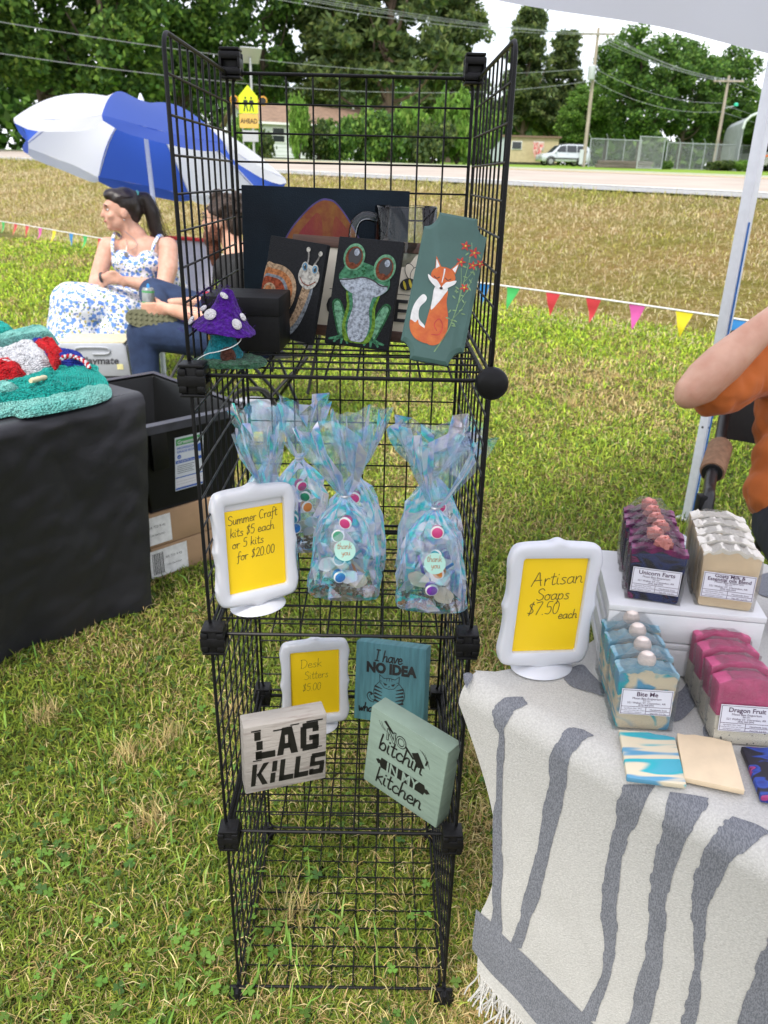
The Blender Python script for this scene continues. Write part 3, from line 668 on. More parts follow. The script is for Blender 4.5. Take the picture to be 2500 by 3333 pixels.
# silver suv
def suv():
    p = far(1827, 79); t = thing('parked_suv', 'silver sport utility vehicle parked on the grass by the utility pole', 'car', p, (0, 0, R(8)))
    SIL = mat('silver car paint', (.55, .58, .62), .25, var=.02, metal=.35, coat=.5); TYR = mat('tyre rubber', (.02, .02, .02), .8); RIM = mat('alloy rim', (.45, .45, .45), .3, metal=.8); GLS = mat('car glass', (.03, .035, .045), .08); BLT = mat('black trim', (.03, .03, .03), .6); TLM = mat('tail lamp red', (.35, .02, .02), .3)
    prof = [(-2.25, .42), (-2.28, .75), (-2.2, .95), (-1.3, 1.08), (-.62, 1.70), (.2, 1.80), (1.7, 1.78), (2.1, 1.55), (2.25, 1.05), (2.28, .5), (2.2, .38), (-2.2, .36)]
    mb = MB(); n = len(prof)
    def yy(z): return .90 if z < 1.06 else .90 - (z - 1.06)*.22
    vs = [(x, -yy(z), z) for x, z in prof] + [(x, yy(z), z) for x, z in prof]; mb.add(vs, [tuple(range(n)), tuple(range(2*n-1, n-1, -1))] + [(i, i+n, (i+1)%n+n, (i+1)%n) for i in range(n)]); mb.build('body', SIL, t, 35.0, .03)
    for s_ in (-1, 1):
        for nm, q_ in (('side_window', [(-1.02, 1.14), (-.58, 1.62), (-.05, 1.68), (-.05, 1.14)]), ('side_window', [(.03, 1.14), (.03, 1.68), (.92, 1.68), (.92, 1.14)]), ('side_window', [(1.0, 1.14), (1.0, 1.68), (1.66, 1.66), (1.98, 1.16)])):
            mb = MB(); mb.add([(x, s_*(yy(z) + .012), z) for x, z in q_], [(0, 1, 2, 3)]); mb.build(nm, GLS, t)
        for x in (-1.42, 1.42):
            mb = MB(); M_ = Matrix.Rotation(R(90), 3, 'X'); mb.lathe([(.2, -.11), (.34, -.10), (.36, -.05), (.36, .05), (.34, .10), (.2, .11)], 22, c=(x, s_*.84, .36), M=M_); w_ = mb.build('wheel', TYR, t, True); mb = MB(); mb.lathe([(.03, -.12), (.2, -.115), (.21, .115), (.03, .12)], 16, c=(x, s_*.84, .36), M=M_); mb.build('rim', RIM, w_, True)
            mb = MB(); mb.tube([(x + .42*math.cos(a), s_*.905, .36 + .42*math.sin(a)) for a in [PI*k/10 for k in range(11)]], .035, 5); mb.build('wheel_arch', BLT, t, True)
        mb = MB(); mb.box((0, s_*.91, .62), (3.0, .03, .10)); mb.build('side_trim', BLT, t); mb = MB(); mb.box((-1.0, s_*1.0, 1.12), (.14, .18, .14), ch=.03); mb.build('mirror', SIL, t)
        mb = MB(); mb.box((2.24, s_*.72, 1.0), (.06, .2, .4)); mb.build('tail_lamp', TLM, t); mb = MB(); mb.box((-2.24, s_*.62, .82), (.06, .35, .16)); mb.build('headlight', TRM, t); mb = MB(); mb.tube([(-.2, s_*.62, 1.84), (1.6, s_*.62, 1.84)], .025, 5); mb.build('roof_rail', BLT, t)
        for x in (-.05, .95): mb = MB(); mb.box((x + .14, s_*.915, .98), (.18, .03, .04)); mb.build('door_handle', SIL, t)
    mb = MB(); mb.add([(2.13, -.66, 1.52), (2.13, .66, 1.52), (2.265, .7, 1.1), (2.265, -.7, 1.1)], [(0, 1, 2, 3)]); mb.build('rear_window', GLS, t); mb = MB(); mb.add([(-.66, -.66, 1.68), (-.66, .66, 1.68), (-1.27, .74, 1.12), (-1.27, -.74, 1.12)], [(0, 1, 2, 3)]); mb.build('windscreen', GLS, t); mb = MB(); mb.box((2.27, 0, .55), (.12, 1.7, .2), ch=.03); mb.build('bumper', SIL, t)
suv()
# utility poles and wires
PWD = mat('weathered pole wood', (.34, .29, .235), .85, var=.2, scale=3, stretch=(3, 3, .2), bump=.3); GMT = mat('grey transformer metal', (.50, .53, .56), .45); WIRE = mat('grey cable', (.30, .31, .33), .6)
def upole(label, u, D, h, can, rz):
    p = far(u, D); t = thing('utility_pole', label, 'utility pole', p, (0, 0, rz), 'utility poles'); mb = MB(); mb.tube([(0, 0, -.3), (0, 0, h*.5), (0, 0, h)], [.17, .145, .11], 10); mb.build('pole', PWD, t, True)
    mb = MB(); mb.box((0, -.14, h - .45), (2.6, .11, .13)); c = mb.build('crossarm', PWD, t)
    for x in (-1.15, -.45, .45, 1.15): mb = MB(); mb.lathe([(.03, 0), (.05, .04), (.03, .1), (.045, .14), (.02, .18)], 8, c=(x, -.14, h - .38)); mb.build('insulator', GMT, c, True)
    if can: mb = MB(); mb.lathe([(.24, 0), (.27, .05), (.27, .95), (.22, 1.0), (.06, 1.05)], 16, c=(-.2, -.38, h - 3.6)); mb.build('transformer', GMT, t, True); mb = MB(); mb.box((-.25, -.2, .75), (.30, .2, 1.1)); mb.build('meter_box', GMT, t)
    else:
        mb = MB(); mb.tube([(0, 0, h - 2.6), (.9, -.3, h - 2.4)], .03, 6); a = mb.build('lamp_arm', GMT, t, True); mb = MB(); mb.lathe([(.05, 0), (.2, .05), (.17, .25), (.06, .3)], 12, c=(.95, -.32, h - 2.45)); mb.build('green_lamp', mat('green glass lamp', (.02, .48, .28), .3), a, True)
    return t
P1 = far(1896, 72); P2 = far(2319, 84); upole('nearer utility pole with crossarm and grey transformer can', 1896, 72, 9.9, True, R(-8)); upole('farther utility pole with a green lamp near the carport', 2319, 84, 7.7, False, R(-8))
PL = Vector((-26, 19.5, terr(-26, 19.5))); PR_ = Vector((95, 150, P2.z + 1))
cnt = 0
NAMES = {0: 'topmost', 1: 'second highest', 2: 'third highest', 3: 'fourth highest', 4: 'fifth highest', 5: 'lowest'}
for a, b_, ds, what, kb in ((PL, P1, 4.2, 'from the upper left to the nearer utility pole', 1), (P1, P2, 1.6, 'between the two utility poles', .77)):
    d = Vector((b_.x - a.x, b_.y - a.y, 0)).normalized(); s_ = Vector((-d.y, d.x, 0))
    for k, (off, z) in enumerate(((1.1, 9.6), (.4, 9.55), (-.45, 9.5), (-1.1, 9.4), (.1, 7.2), (0, 6.3))):
        mb = MB(); sg = ds*(.55 + .12*k)*.42; mb.tube([a + (b_ - a)*i/26 + s_*off + UP*(z*(1 + (kb - 1)*i/26) - 4*sg*(i/26)*(1 - i/26)) for i in range(27)], .018, 4)
        o = mb.build('power_line', WIRE, None, True); tag(o, '%s power line running %s' % (NAMES[k], what), 'cable', 'overhead power lines')
for k, z in enumerate((7.3, 5.4, 4.8)):
    mb = MB(); mb.tube([P2 + (PR_ - P2)*i/20 + UP*(z - 5*(i/20)*(1 - i/20)) for i in range(21)], .02, 4); tag(mb.build('power_line', WIRE, None, True), '%s power line leaving the farther pole to the right' % ('upper', 'middle', 'lower')[k], 'cable', 'overhead power lines')
# chain link fence
GAL = mat('galvanised steel', (.40, .43, .45), .45, var=.1, metal=.3)
def fence(label, a, b_, h, n, barb, gr=None, gate=False):
    t = thing('chain_link_gate' if gate else 'chain_link_fence', label, 'gate' if gate else 'fence', a, (0, 0, math.atan2(b_.y - a.y, b_.x - a.x)), gr); L = (b_ - a).length; dz = b_.z - a.z
    for i in range(n + 1):
        x = L*i/n; z = dz*i/n; mb = MB(); mb.tube([(x, 0, z - .1), (x, 0, z + h)], .042, 8); p_ = mb.build('post', GAL, t, True)
        if barb: mb = MB(); mb.tube([(x, 0, z + h), (x - .30, -.12, z + h + .33)], .026, 6); mb.build('barb_arm', GAL, p_, True)
    mb = MB(); mb.tube([(0, -.05, h - .02), (L, -.05, dz + h - .02)], .034, 6); mb.build('top_rail', GAL, t, True)
    mb = MB(); mb.tube([(0, -.05, .06), (L, -.05, dz + .06)], .016 if not gate else .03, 6); mb.build('bottom_rail', GAL, t, True)
    mb = MB(); st = .16; k = int((L + h)/st)
    for i in range(k):
        x0 = i*st - h
        for s_ in (0, 1):
            pts = [(x0, .05), (x0 + h, h - .03)] if s_ == 0 else [(x0, h - .03), (x0 + h, .05)]
            (xa, za), (xb, zb) = pts; q = []
            for (x_, z_, X, Z) in ((xa, za, xb, zb), (xb, zb, xa, za)):
                xc = min(max(x_, 0), L); f = (xc - x_)/(X - x_) if X != x_ else 0; q.append((xc, -.04 - s_*.01, z_ + (Z - z_)*f + dz*xc/L))
            if (Vector(q[0]) - Vector(q[1])).length > .05: mb.tube(q, .0095, 3, cap=False)
    o = mb.build('chain_link_mesh', GAL, t); struct(o, 'stuff')
    return t
fence('chain link fence run between the utility pole and the gate', far(1912, 72), far(2075, 75), 2.15, 3, True, 'chain link fences')
fence('long chain link fence run between the gate and the carport', far(2160, 75), far(2440, 80), 2.05, 7, True, 'chain link fences')
fence('chain link gate panel standing slightly open in the fence', far(2070, 69), far(2150, 71), 2.3, 1, False, None, True)
BEAM = mat('old grey timber', (.13, .11, .095), .9, var=.3, scale=2, stretch=(.3, 4, 4))
for i in range(5):
    p = far(1935 + 4*(i % 3), 70.5); d = (far(2090, 72) - p); d.z = 0; d.normalize(); q_ = p + Vector((0, 0, .14 + .28*(i // 3))) + Vector((.05*i, .3*(i % 3), 0)); M_ = Matrix.Rotation(math.atan2(d.y, d.x), 3, 'Z'); mb = MB(); L = 4.6 - .3*(i % 2); mb.box(Vector((L/2, 0, 0)), (L, .26, .26), ch=.02); mb.v = [tuple(M_ @ Vector(v) + q_) for v in mb.v]
    tag(mb.build('timber_beam', BEAM, None, 30.0), 'old grey timber beam, %s of the pile by the fence' % ['front bottom', 'middle bottom', 'back bottom', 'front top', 'back top'][i], 'beam', 'timber pile by the fence')
# carport with truck and rack
CPM = mat('pale green metal roof', (.52, .58, .56), .45, var=.05); CPI = mat('grey ribbed metal', (.30, .33, .35), .5, var=.2, scale=2)
p = far(2392, 77); cp = thing('metal_carport', 'open metal carport with rounded eave at the right frame edge', 'carport', p, (0, 0, R(-14)))
def cps(off=0): return [(0, 0), (0, 3.2), (.10, 3.75), (.45, 4.15), (1.0, 4.4), (4.2, 5.6), (7.6, 4.4), (8.3, 3.9), (8.4, 0)]
sec = cps(); mb = MB(); n = len(sec); vs = [(x, 0, z) for x, z in sec] + [(x, 10, z) for x, z in sec]; mb.add(vs, [(i, i+1, n+i+1, n+i) for i in range(n-1)]); mb.build('metal_shell', CPI, cp, 25.0)
mb = MB(); mb.tube([(x, -.04, z) for x, z in sec[1:8]], .11, 6); mb.build('eave_trim', CPM, cp, True)
for k in range(6): mb = MB(); mb.tube([(x*.985 + .06, 1.5*k + .2, z - .05) for x, z in sec], .05, 5); mb.build('frame_hoop', GMT, cp, True)
ORM = mat('orange steel beam', (.55, .13, .03), .5); WHT = mat('white van paint', (.70, .71, .72), .3, coat=.4)
p2 = far(2450, 78); rk = thing('pallet_rack', 'orange beamed pallet rack standing at the carport mouth', 'rack', p2, (0, 0, R(-14)))
for x in (0, 2.6):
    for y in (0, .9): mb = MB(); mb.box((x, y, 1.5), (.09, .09, 3.0)); mb.build('upright', mat('brown steel', (.14, .09, .06), .7), rk)
for z in (1.25, 2.5):
    for y in (0, .9): mb = MB(); mb.box((1.3, y - .05, z), (2.7, .06, .14 if z < 2 else .24)); mb.build('beam', ORM, rk)
p3 = far(2478, 81); vn = thing('white_truck', 'white truck parked inside the carport behind the rack', 'truck', p3, (0, 0, R(-60)))
mb = MB(); mb.prism([(-2.6, .5), (2.6, .5), (2.6, 1.2), (2.0, 1.35), (1.3, 2.5), (.2, 2.6), (-.1, 1.5), (-2.6, 1.4)], -1, 1); mb.build('cab', WHT, vn, 30.0, .05)
for y in (-1, 1):
    mb = MB(); mb.add([(.15, y*1.01, 1.55), (.3, y*1.01, 2.4), (1.2, y*1.01, 2.35), (1.75, y*1.01, 1.5)], [(0, 1, 2, 3)]); mb.build('side_window', DKW, vn)
    for x in (-1.6, 1.6): mb = MB(); mb.lathe([(.2, -.13), (.42, -.11), (.44, 0), (.42, .11), (.2, .13)], 18, c=(x, y*.92, .44), M=Matrix.Rotation(R(90), 3, 'X')); mb.build('wheel', MATS['tyre rubber'], vn, True)
mb = MB(); mb.box((2.62, 0, .85), (.06, 1.7, .45)); mb.build('grille', mat('dark grille', (.06, .06, .06), .5), vn)
for y in (-.75, .75): mb = MB(); mb.lathe([(.02, 0), (.15, .02), (.15, .05)], 14, c=(2.63, y, .95), M=Matrix.Rotation(R(90), 3, 'Y')); mb.build('headlight', TRM, vn, True)
# school crossing sign with beacons and solar panel
p = far(822, 43); sg = thing('school_crossing_sign', 'yellow green school crossing sign with AHEAD plaque, amber beacons and solar panel', 'traffic sign', p, (0, 0, R(6)))
FYG = mat('fluorescent yellow green', (.62, .78, .01), .5, var=.03); AMB = mat('amber beacon housing', (.72, .33, .01), .45); SGB = mat('sign black', (.01, .01, .01), .5); PLQY = mat('faded orange plaque', (.62, .40, .09), .5); ALU = mat('grey aluminium', (.42, .44, .45), .45, metal=.3)
mb = MB(); mb.tube([(.12, 0, -.1), (.12, 0, 4.45)], .055, 8); mb.build('post', ALU, sg, True); mb = MB(); mb.tube([(-.38, 0, -.1), (-.38, 0, 2.0)], .03, 6); mb.build('post', ALU, sg, True)
c0 = -.06; zb = 2.08
mb = MB(); mb.prism([(c0 - .46, zb), (c0 + .46, zb), (c0 + .46, zb + .72), (c0, zb + 1.22), (c0 - .46, zb + .72)], -.09, -.07); pn_ = mb.build('pentagon_panel', FYG, sg)
for dx in (-.13, .15):
    letter_poly(pn_, [[(c0 + dx + a, zb + b_) for a, b_ in q_] for q_ in ([(-.04, .72), (.04, .72), (.05, .62), (-.05, .62)], [(-.09, .58), (.09, .58), (.07, .32), (-.07, .32)], [(-.07, .32), (-.01, .32), (-.06, .06), (-.12, .08)], [(.01, .32), (.07, .32), (.12, .08), (.06, .06)], [(-.09, .58), (-.14, .40), (-.11, .38), (-.06, .52)], [(.09, .58), (.14, .42), (.11, .38), (.06, .52)])], SGB, -.094, 'walking_figure')
mb = MB(); mb.box((c0, -.08, zb - .34), (.92, .02, .62)); pq = mb.build('ahead_plaque', PLQY, sg); text(pq, 'lettering', 'AHEAD', c0, zb - .44, .30, SGB, -.094, bold=.008, sx=.82)
mb = MB(); mb.box((c0 + .05, -.08, zb - 1.0), (.75, .02, .5)); mb.build('blank_plate', ALU, sg)
for s_, x in ((-1, -.72), (1, .66)):
    mb = MB(); M_ = Matrix.Rotation(R(90), 3, 'X'); mb.lathe([(.10, -.12), (.20, -.10), (.21, .10), (.17, .26)], 18, c=(x, -.05, zb + .55), M=M_); b_ = mb.build('beacon', AMB, sg, True); mb = MB(); mb.lathe([(.02, 0), (.15, .01), (.15, .02)], 16, c=(x, -.31, zb + .55), M=M_); mb.build('lens', SGB, b_, True); mb = MB(); mb.tube([(x, 0, zb + .55), (.12, 0, zb + .55)], .03, 6); mb.build('bracket', ALU, sg, True)
mb = MB(); M_ = Matrix.Rotation(R(-32), 3, 'X') @ Matrix.Rotation(R(22), 3, 'Y'); mb.box((.10, -.05, 4.55), (1.05, .05, .85), Matrix.Rotation(R(20), 3, 'Z') @ Matrix.Rotation(R(48), 3, 'X')); mb.build('solar_panel', ALU, sg)
INK = mat('black ink', (0.02, 0.02, 0.025), 0.5, var=0.1)
VINYL = mat('black vinyl lettering', (0.01, 0.01, 0.01), 0.4, var=0.1)
WHP = mat('white plastic', (0.60, 0.61, 0.65), 0.28, var=0.02, scale=8, coat=0.2, sss=0.05)
YEL = mat('yellow paper', (0.83, 0.56, 0.008), 0.35, var=0.05, scale=6, spec=0.5)
S1, S2, S3 = H + 0.0045, 2*H + 0.0045, 3*H + 0.0045

# ================================================================ white sign frames with yellow paper
def frame_outline(w, h):
    """scalloped outline with rounded corners and a small point in the middle of each side"""
    q = []
    a, b = w/2, h/2; r = 0.020
    # right half of the top edge, then mirrored round
    top = [(0.0, b + 0.0045), (0.005, b + 0.0035), (0.012, b + 0.0005), (0.022, b - 0.0005), (a - r, b - 0.002), (a - r*0.38, b - r*0.32), (a - 0.002, b - r*1.05)]
    side = [(a - 0.0018, b - r*1.6), (a - 0.0035, b - r - 0.026), (a - 0.0045, 0.020), (a - 0.0028, 0.007), (a - 0.0012, 0.0)]
    quad = top + side
    q += quad
    q += [(x, -z) for x, z in quad[::-1][1:]]
    q += [(-x, -z) for x, z in quad[1:]]
    q += [(-x, z) for x, z in quad[::-1][1:-1]]
    return [(v.x, v.y) for v in catmull([Vector((x, z, 0)) for x, z in q], 3, True)]
FW, FH = 0.130, 0.176; PW, PH = 0.089, 0.1335
def frame_mesh():
    o = frame_outline(FW, FH); n = len(o); mb = MB(); rings = []
    def inner(pt):   # matching point on the window rectangle
        x, z = pt; t = math.atan2(z / FH, x / FW); c, s = math.cos(t), math.sin(t); k = 1 / max(abs(c), abs(s)); return (c*k*PW/2, s*k*PH/2)
    ins = [inner(p) for p in o]
    def lerp(t): return [(a[0] + (b[0]-a[0])*t, a[1] + (b[1]-a[1])*t) for a, b in zip(o, ins)]
    for t, y in ((0, 0.006), (0, -0.002), (0.06, -0.0055), (0.25, -0.0075), (0.8, -0.0065), (0.96, -0.005), (1.0, -0.001), (1.0, 0.006)):
        rings.append([(x, y, z) for x, z in lerp(t)])
    vs = sum(rings, []); fs = []
    for j in range(len(rings)):
        jj = (j + 1) % len(rings)
        for i in range(n): k = (i+1) % n; fs.append((j*n+i, j*n+k, jj*n+k, jj*n+i))
    mb.add(vs, fs); return mb.mesh('frame', 50.0)
FRM = frame_mesh()
def sign_frame(label, loc, eul, zt, lines, strokes_w, paper_drop=0.0, ink=INK):
    """loc is the paper centre; the base stands zt under it"""
    t = thing('sign_frame', label, 'sign', loc, (0, 0, eul[2]), 'white tabletop sign frames')
    a = bpy.data.objects.new('frame', FRM); FRM.materials.clear(); FRM.materials.append(WHP); col.objects.link(a); a.parent = t; a.rotation_euler = (eul[0], eul[1], 0)
    bk = MB(); bk.box((0, 0.0035, 0), (PW + 0.004, 0.003, PH + 0.004)); bk.build('backing', WHP, a)
    pp = MB(); pp.box((0, 0.0, -paper_drop/2), (PW - 0.0006, 0.0012, PH - 0.0006 - paper_drop)); p = pp.build('paper_card', YEL, a)
    stroke_text(p, 'handwriting', lines, ink, strokes_w, -0.0011)
    zb = zt; st = MB(); n_ = FH/2
    st.tube([(0, 0, -n_ + 0.004), (0, 0.001, -n_ - 0.006), (0, 0.002, zb + 0.006)], [0.008, 0.0085, 0.0065], 14)
    st.lathe([(0.0075, zb + 0.0155), (0.012, zb + 0.012), (0.028, zb + 0.008), (0.041, zb + 0.003), (0.0425, zb + 0.0008), (0.041, zb)], 36, c=(0, 0.002, 0), sy=0.78)
    st.build('base', WHP, t, 50.0)
    return t
sign_frame('white scalloped frame with yellow card reading Summer Craft kits, middle shelf', (0.0569, 0.077, 0.838), (R(-6.2), R(2), R(31.9)), S2 - 0.838,
    [('Summer Craft', -0.040, 0.036, 0.0135, 3, 0.92), ('kits $5 each', -0.038, 0.018, 0.0135, 2, 0.98), ('or 5 kits', -0.036, 0.001, 0.013, 2, 1.05), ('for $20.00', -0.030, -0.018, 0.0135, 2, 1.0)], 0.00085, 0.010)
sign_frame('white scalloped frame with yellow card reading Desk Sitters, second shelf from bottom', (0.1215, 0.2605, 0.4694), (R(-4.7), R(0.5), R(11.2)), S1 - 0.4694,
    [('Desk', -0.027, 0.032, 0.0175, 2, 1.1), ('Sitters', -0.020, 0.008, 0.0165, 3, 0.95), ('$5.00', -0.024, -0.016, 0.0155, 2, 1.0)], 0.0006)
TZ = 0.718                                                   # top of the cloth on the soap table
sign_frame('white scalloped frame with yellow card reading Artisan Soaps on the patterned cloth', (0.4575, -0.041, 0.817), (R(-4.4), R(3.4), R(9.9)), TZ + 0.002 - 0.817,
    [('Artisan', -0.029, 0.027, 0.019, 4, 1.15), ('Soaps', -0.020, 0.007, 0.0165, 2, 1.1), ('$7.50', -0.030, -0.014, 0.018, 2, 1.1), ('each', 0.014, -0.020, 0.013, 2, 1.05)], 0.00095)

# ================================================================ wooden sign blocks
def block(name, label, w, h, th, loc, eul, m):
    t = thing(name, label, 'sign block', loc, eul, 'painted wooden sign blocks')
    mb = MB(); mb.box((0, th/2, 0), (w, th, h), ch=0.0022); mb.build('wood_block', m, t, 30.0); return t
LAGM = mat('whitewashed wood', (0.36, 0.33, 0.30), 0.8, c2=(0.25, 0.21, 0.19), scale=26, stretch=(0.6, 3, 5), bump=0.25, bscale=40, lo=0.55, hi=0.72)
t = block('wooden_sign_block', 'whitewashed wooden block with black broken lettering LAG KILLS', 0.138, 0.138, 0.036, (0.0864, 0.0971, 0.4430), (R(1.1), R(1.1), R(18.8)), LAGM)
Yf = -0.0006
G = []
# LAG: chunky letters, 40 mm tall, cut by shifted slices
def slab(pieces, x, z, sx, sz):
    for p in pieces: G.append([(x + a*sx, z + b*sz) for a, b in p])
Lp = [rect(.0,.0,.3,.30), rect(.0,.30,1,.02), rect(.05,.34,.35,.66), rect(-.04,.70,.26,1.0), rect(-.18,1.02,.28,1.07), rect(-.14,-.06,.3,-.02)]
Lp[1] = rect(.0,.0,.95,.24)
Ap = [[(0,0),(.28,0),(.36,.42),(.36,1),(.24,1)], [(.64,.0+.0),(.95,0),(.68,1),(.5,1),(.5,.42)], rect(.3,.22,.62,.42), [(.36,.72),(.5,.72),(.5,1),(.36,1)], rect(-.15,.92,.3,.97), rect(.6,1.02,1.0,1.06)]
Gp = [rect(0,.1,.3,.9), rect(.1,0,.9,.22), rect(.1,.8,.9,1.02), rect(.62,.1,.95,.52), rect(.45,.36,.95,.54), rect(.62,.66,.93,.86), rect(.5,.04,1.12,.08), rect(.3,1.03,1.15,1.08)]
slab(Lp, -0.046, 0.000, 0.031, 0.053); slab(Ap, -0.014, 0.000, 0.034, 0.053); slab(Gp, 0.022, 0.000, 0.030, 0.053)
# KILLS: forward-slanted caps, 32 mm tall
def sl(p): return [(a + 0.14*b, b) for a, b in p]
Kp = [rect(0,0,.26,1), [(.26,.42),(.62,1),(.95,1),(.5,.5)], [(.26,.55),(.5,.6),(.98,0),(.66,0)]]
Ip = [rect(0,0,.28,.46), rect(0.05,.52,.33,1)]
Llp = [rect(0,.0,.28,1), rect(0,0,.85,.24)]
Sp = [rect(.05,0,.85,.24), rect(.6,.1,.88,.5), rect(.0,.4,.85,.6), rect(0,.5,.28,.9), rect(.05,.78,.88,1), rect(.0,.04,.25,.28)]
x = -0.0545
for P_, wd in ((Kp, 0.029), (Ip, 0.0135), (Llp, 0.0235), (Llp, 0.0235), (Sp, 0.025)):
    G += [[(x + a*(0.0262), -0.052 + b*0.043) for a, b in sl(p)] for p in P_]; x += wd
G = [[(x*1.10, z*1.06 + .001) for x, z in p] for p in G]
letter_poly(t, G, VINYL)

TEAL = mat('teal stained wood', (0.075, 0.20, 0.225), 0.7, c2=(0.10, 0.27, 0.30), scale=18, stretch=(8, 1, 0.8), bump=0.2)
t = block('wooden_sign_block', 'teal wooden block with a striped cat and the words NO IDEA', 0.1376, 0.152, 0.036, (0.2588, 0.284, 0.451), (R(-17), R(-4.5), R(-17.7)), TEAL)
stroke_text(t, 'lettering', [('I have', -0.030, 0.043, 0.021, -2, 0.95)], VINYL, 0.0026, Yf)
text(t, 'lettering', 'NO IDEA', 0.002, 0.0205, 0.026, VINYL, Yf, bold=0.0016, sx=0.92)
stroke_text(t, 'lettering', [("what I'm doing", -0.060, -0.058, 0.0165, 0, 1.02)], VINYL, 0.0026, Yf)
# the grumpy cat: outline body, striped
CW = mat('cat outline teal', (0.09, 0.24, 0.27), 0.7, var=0.1)
paint(t, 'cat_drawing', ell(0.0, -0.018, 0.031, 0.027), VINYL, Yf)
paint(t, 'cat_drawing', ell(0.0, -0.018, 0.0298, 0.0258), CW, Yf - .0002)
paint(t, 'cat_drawing', [(-.020,.018),(-.0195,.003),(-.010,-.008),(0,-.010),(.010,-.008),(.0195,.003),(.020,.018),(.011,.011),(0,.0125),(-.011,.011)], VINYL, Yf - .0003, smooth=False)
paint(t, 'cat_drawing', [(-.0185,.0155),(-.0183,.003),(-.0095,-.0068),(0,-.0088),(.0095,-.0068),(.0183,.003),(.0185,.0155),(.011,.0097),(0,.0112),(-.011,.0097)], CW, Yf - .0004, smooth=False)
lines_ = []
for k in range(5):
    z = -0.006 - k*0.0068
    for s_ in (-1, 1): lines_.append([(s_*0.0295, z - 0.002), (s_*0.0145, z - 0.0048), (s_*0.0125, z - 0.004), (s_*0.0280, z + 0.0022)])
for s_ in (-1, 1): lines_ += [[(s_*.012, .0025), (s_*.0035, .0), (s_*.004, -.0012), (s_*.012, .0008)], [(s_*.0105, .0005), (s_*.005, -.001), (s_*.0052, -.003), (s_*.0095, -.0025)], [(s_*.018, .006), (s_*.013, .0045), (s_*.018, .0042)], [(s_*.018, .002), (s_*.014, .001), (s_*.018, .0)]]
for x in (-.005, 0, .005): lines_.append([(x - .0008, .011), (x + .0008, .011), (x, .004)])
lines_ += [[(-.002, -.003), (.002, -.003), (0, -.0052)], [(-.005, -.0068), (0, -.0055), (.005, -.0068), (0, -.0062)]]
letter_poly(t, lines_, VINYL, Yf - .0006, 'cat_drawing')
ribbon(t, 'cat_drawing', [(-.029, -.036), (-.037, -.034), (-.041, -.026), (-.037, -.021), (-.033, -.024)], 0.0055, VINYL, Yf - .0002)
ribbon(t, 'cat_drawing', [(-.030, -.036), (-.037, -.033), (-.0405, -.026), (-.037, -.022)], 0.0028, CW, Yf - .0004)
for x in (-.011, .009): paint(t, 'cat_drawing', ell(x, -.042, .0085, .0045), VINYL, Yf - .0007); paint(t, 'cat_drawing', ell(x, -.042, .0075, .0036), CW, Yf - .0009)

SAGE = mat('sage green painted wood', (0.215, 0.29, 0.235), 0.75, var=0.07, scale=14, stretch=(1, 1, 6), bump=0.12)
t = block('wooden_sign_block', 'sage green wooden block with kitchen lettering and a rolling pin, leaning near the rack edge', 0.154, 0.1536, 0.036, (0.2800, 0.0590, 0.4550), (R(-2.6), R(3.6), R(-39.4)), SAGE)
SGL = mat('sage letter fill', (0.225, 0.30, 0.245), 0.75, var=0.05)
text(t, 'lettering', 'NO', -0.020, 0.033, 0.030, VINYL, Yf, bold=0.0014, sx=0.85)
text(t, 'lettering', 'NO', -0.020, 0.033, 0.030, SGL, Yf - .0003, bold=-0.0002, sx=0.85)
stroke_text(t, 'lettering', [("bitchin'", -0.053, 0.006, 0.032, 0, 0.98)], VINYL, 0.0030, Yf - .0002)
stroke_text(t, 'lettering', [("kitchen", -0.052, -0.061, 0.031, 0, 1.02)], VINYL, 0.0030, Yf - .0002)
pin = [(-.055,-.018),(-.050,-.014),(-.046,-.0155),(-.044,-.009),(.044,-.009),(.046,-.0155),(.050,-.014),(.056,-.019),(.050,-.024),(.046,-.0225),(.044,-.029),(-.044,-.029),(-.046,-.0225),(-.050,-.024)]
letter_poly(t, [pin], VINYL, Yf, 'rolling_pin_print')
text(t, 'lettering', 'IN MY', 0.0, -0.029, 0.0285, SGL, Yf - .0004, bold=0.0006, sx=0.85)
for q_ in ([(-.048,.063),(-.044,.067),(-.026,.052),(-.028,.049)], [(.0,.043),(.018,.028),(.016,.025),(-.002,.039)], [(.012,.036),(.028,.016),(.040,.022),(.024,.044)]): letter_poly(t, [q_], VINYL, Yf - .0001, 'spatula_print')
for a in range(3): ribbon(t, 'spatula_print', [(.026+a*.005, .052-a*.001), (.037+a*.004, .044-a*.004), (.043+a*.003, .032-a*.003)], 0.0007, VINYL, Yf)
for a in range(2): ribbon(t, 'spatula_print', [(-.058+a*.005, .060+a*.0), (-.052+a*.004, .052), (-.044+a*.004, .047)], 0.0007, VINYL, Yf)

# ================================================================ top shelf
CANV = mat('black canvas', (0.011, 0.012, 0.014), 0.7, var=0.25, scale=300, bump=0.3, bscale=700, spec=0.2)
def canvas(name, label, w, h, th, loc, eul, m):
    t = thing(name, label, 'painting', loc, eul); mb = MB(); mb.box((0, th/2, 0), (w, th, h), ch=0.0012); mb.build('canvas_board', m, t, 30.0); return t
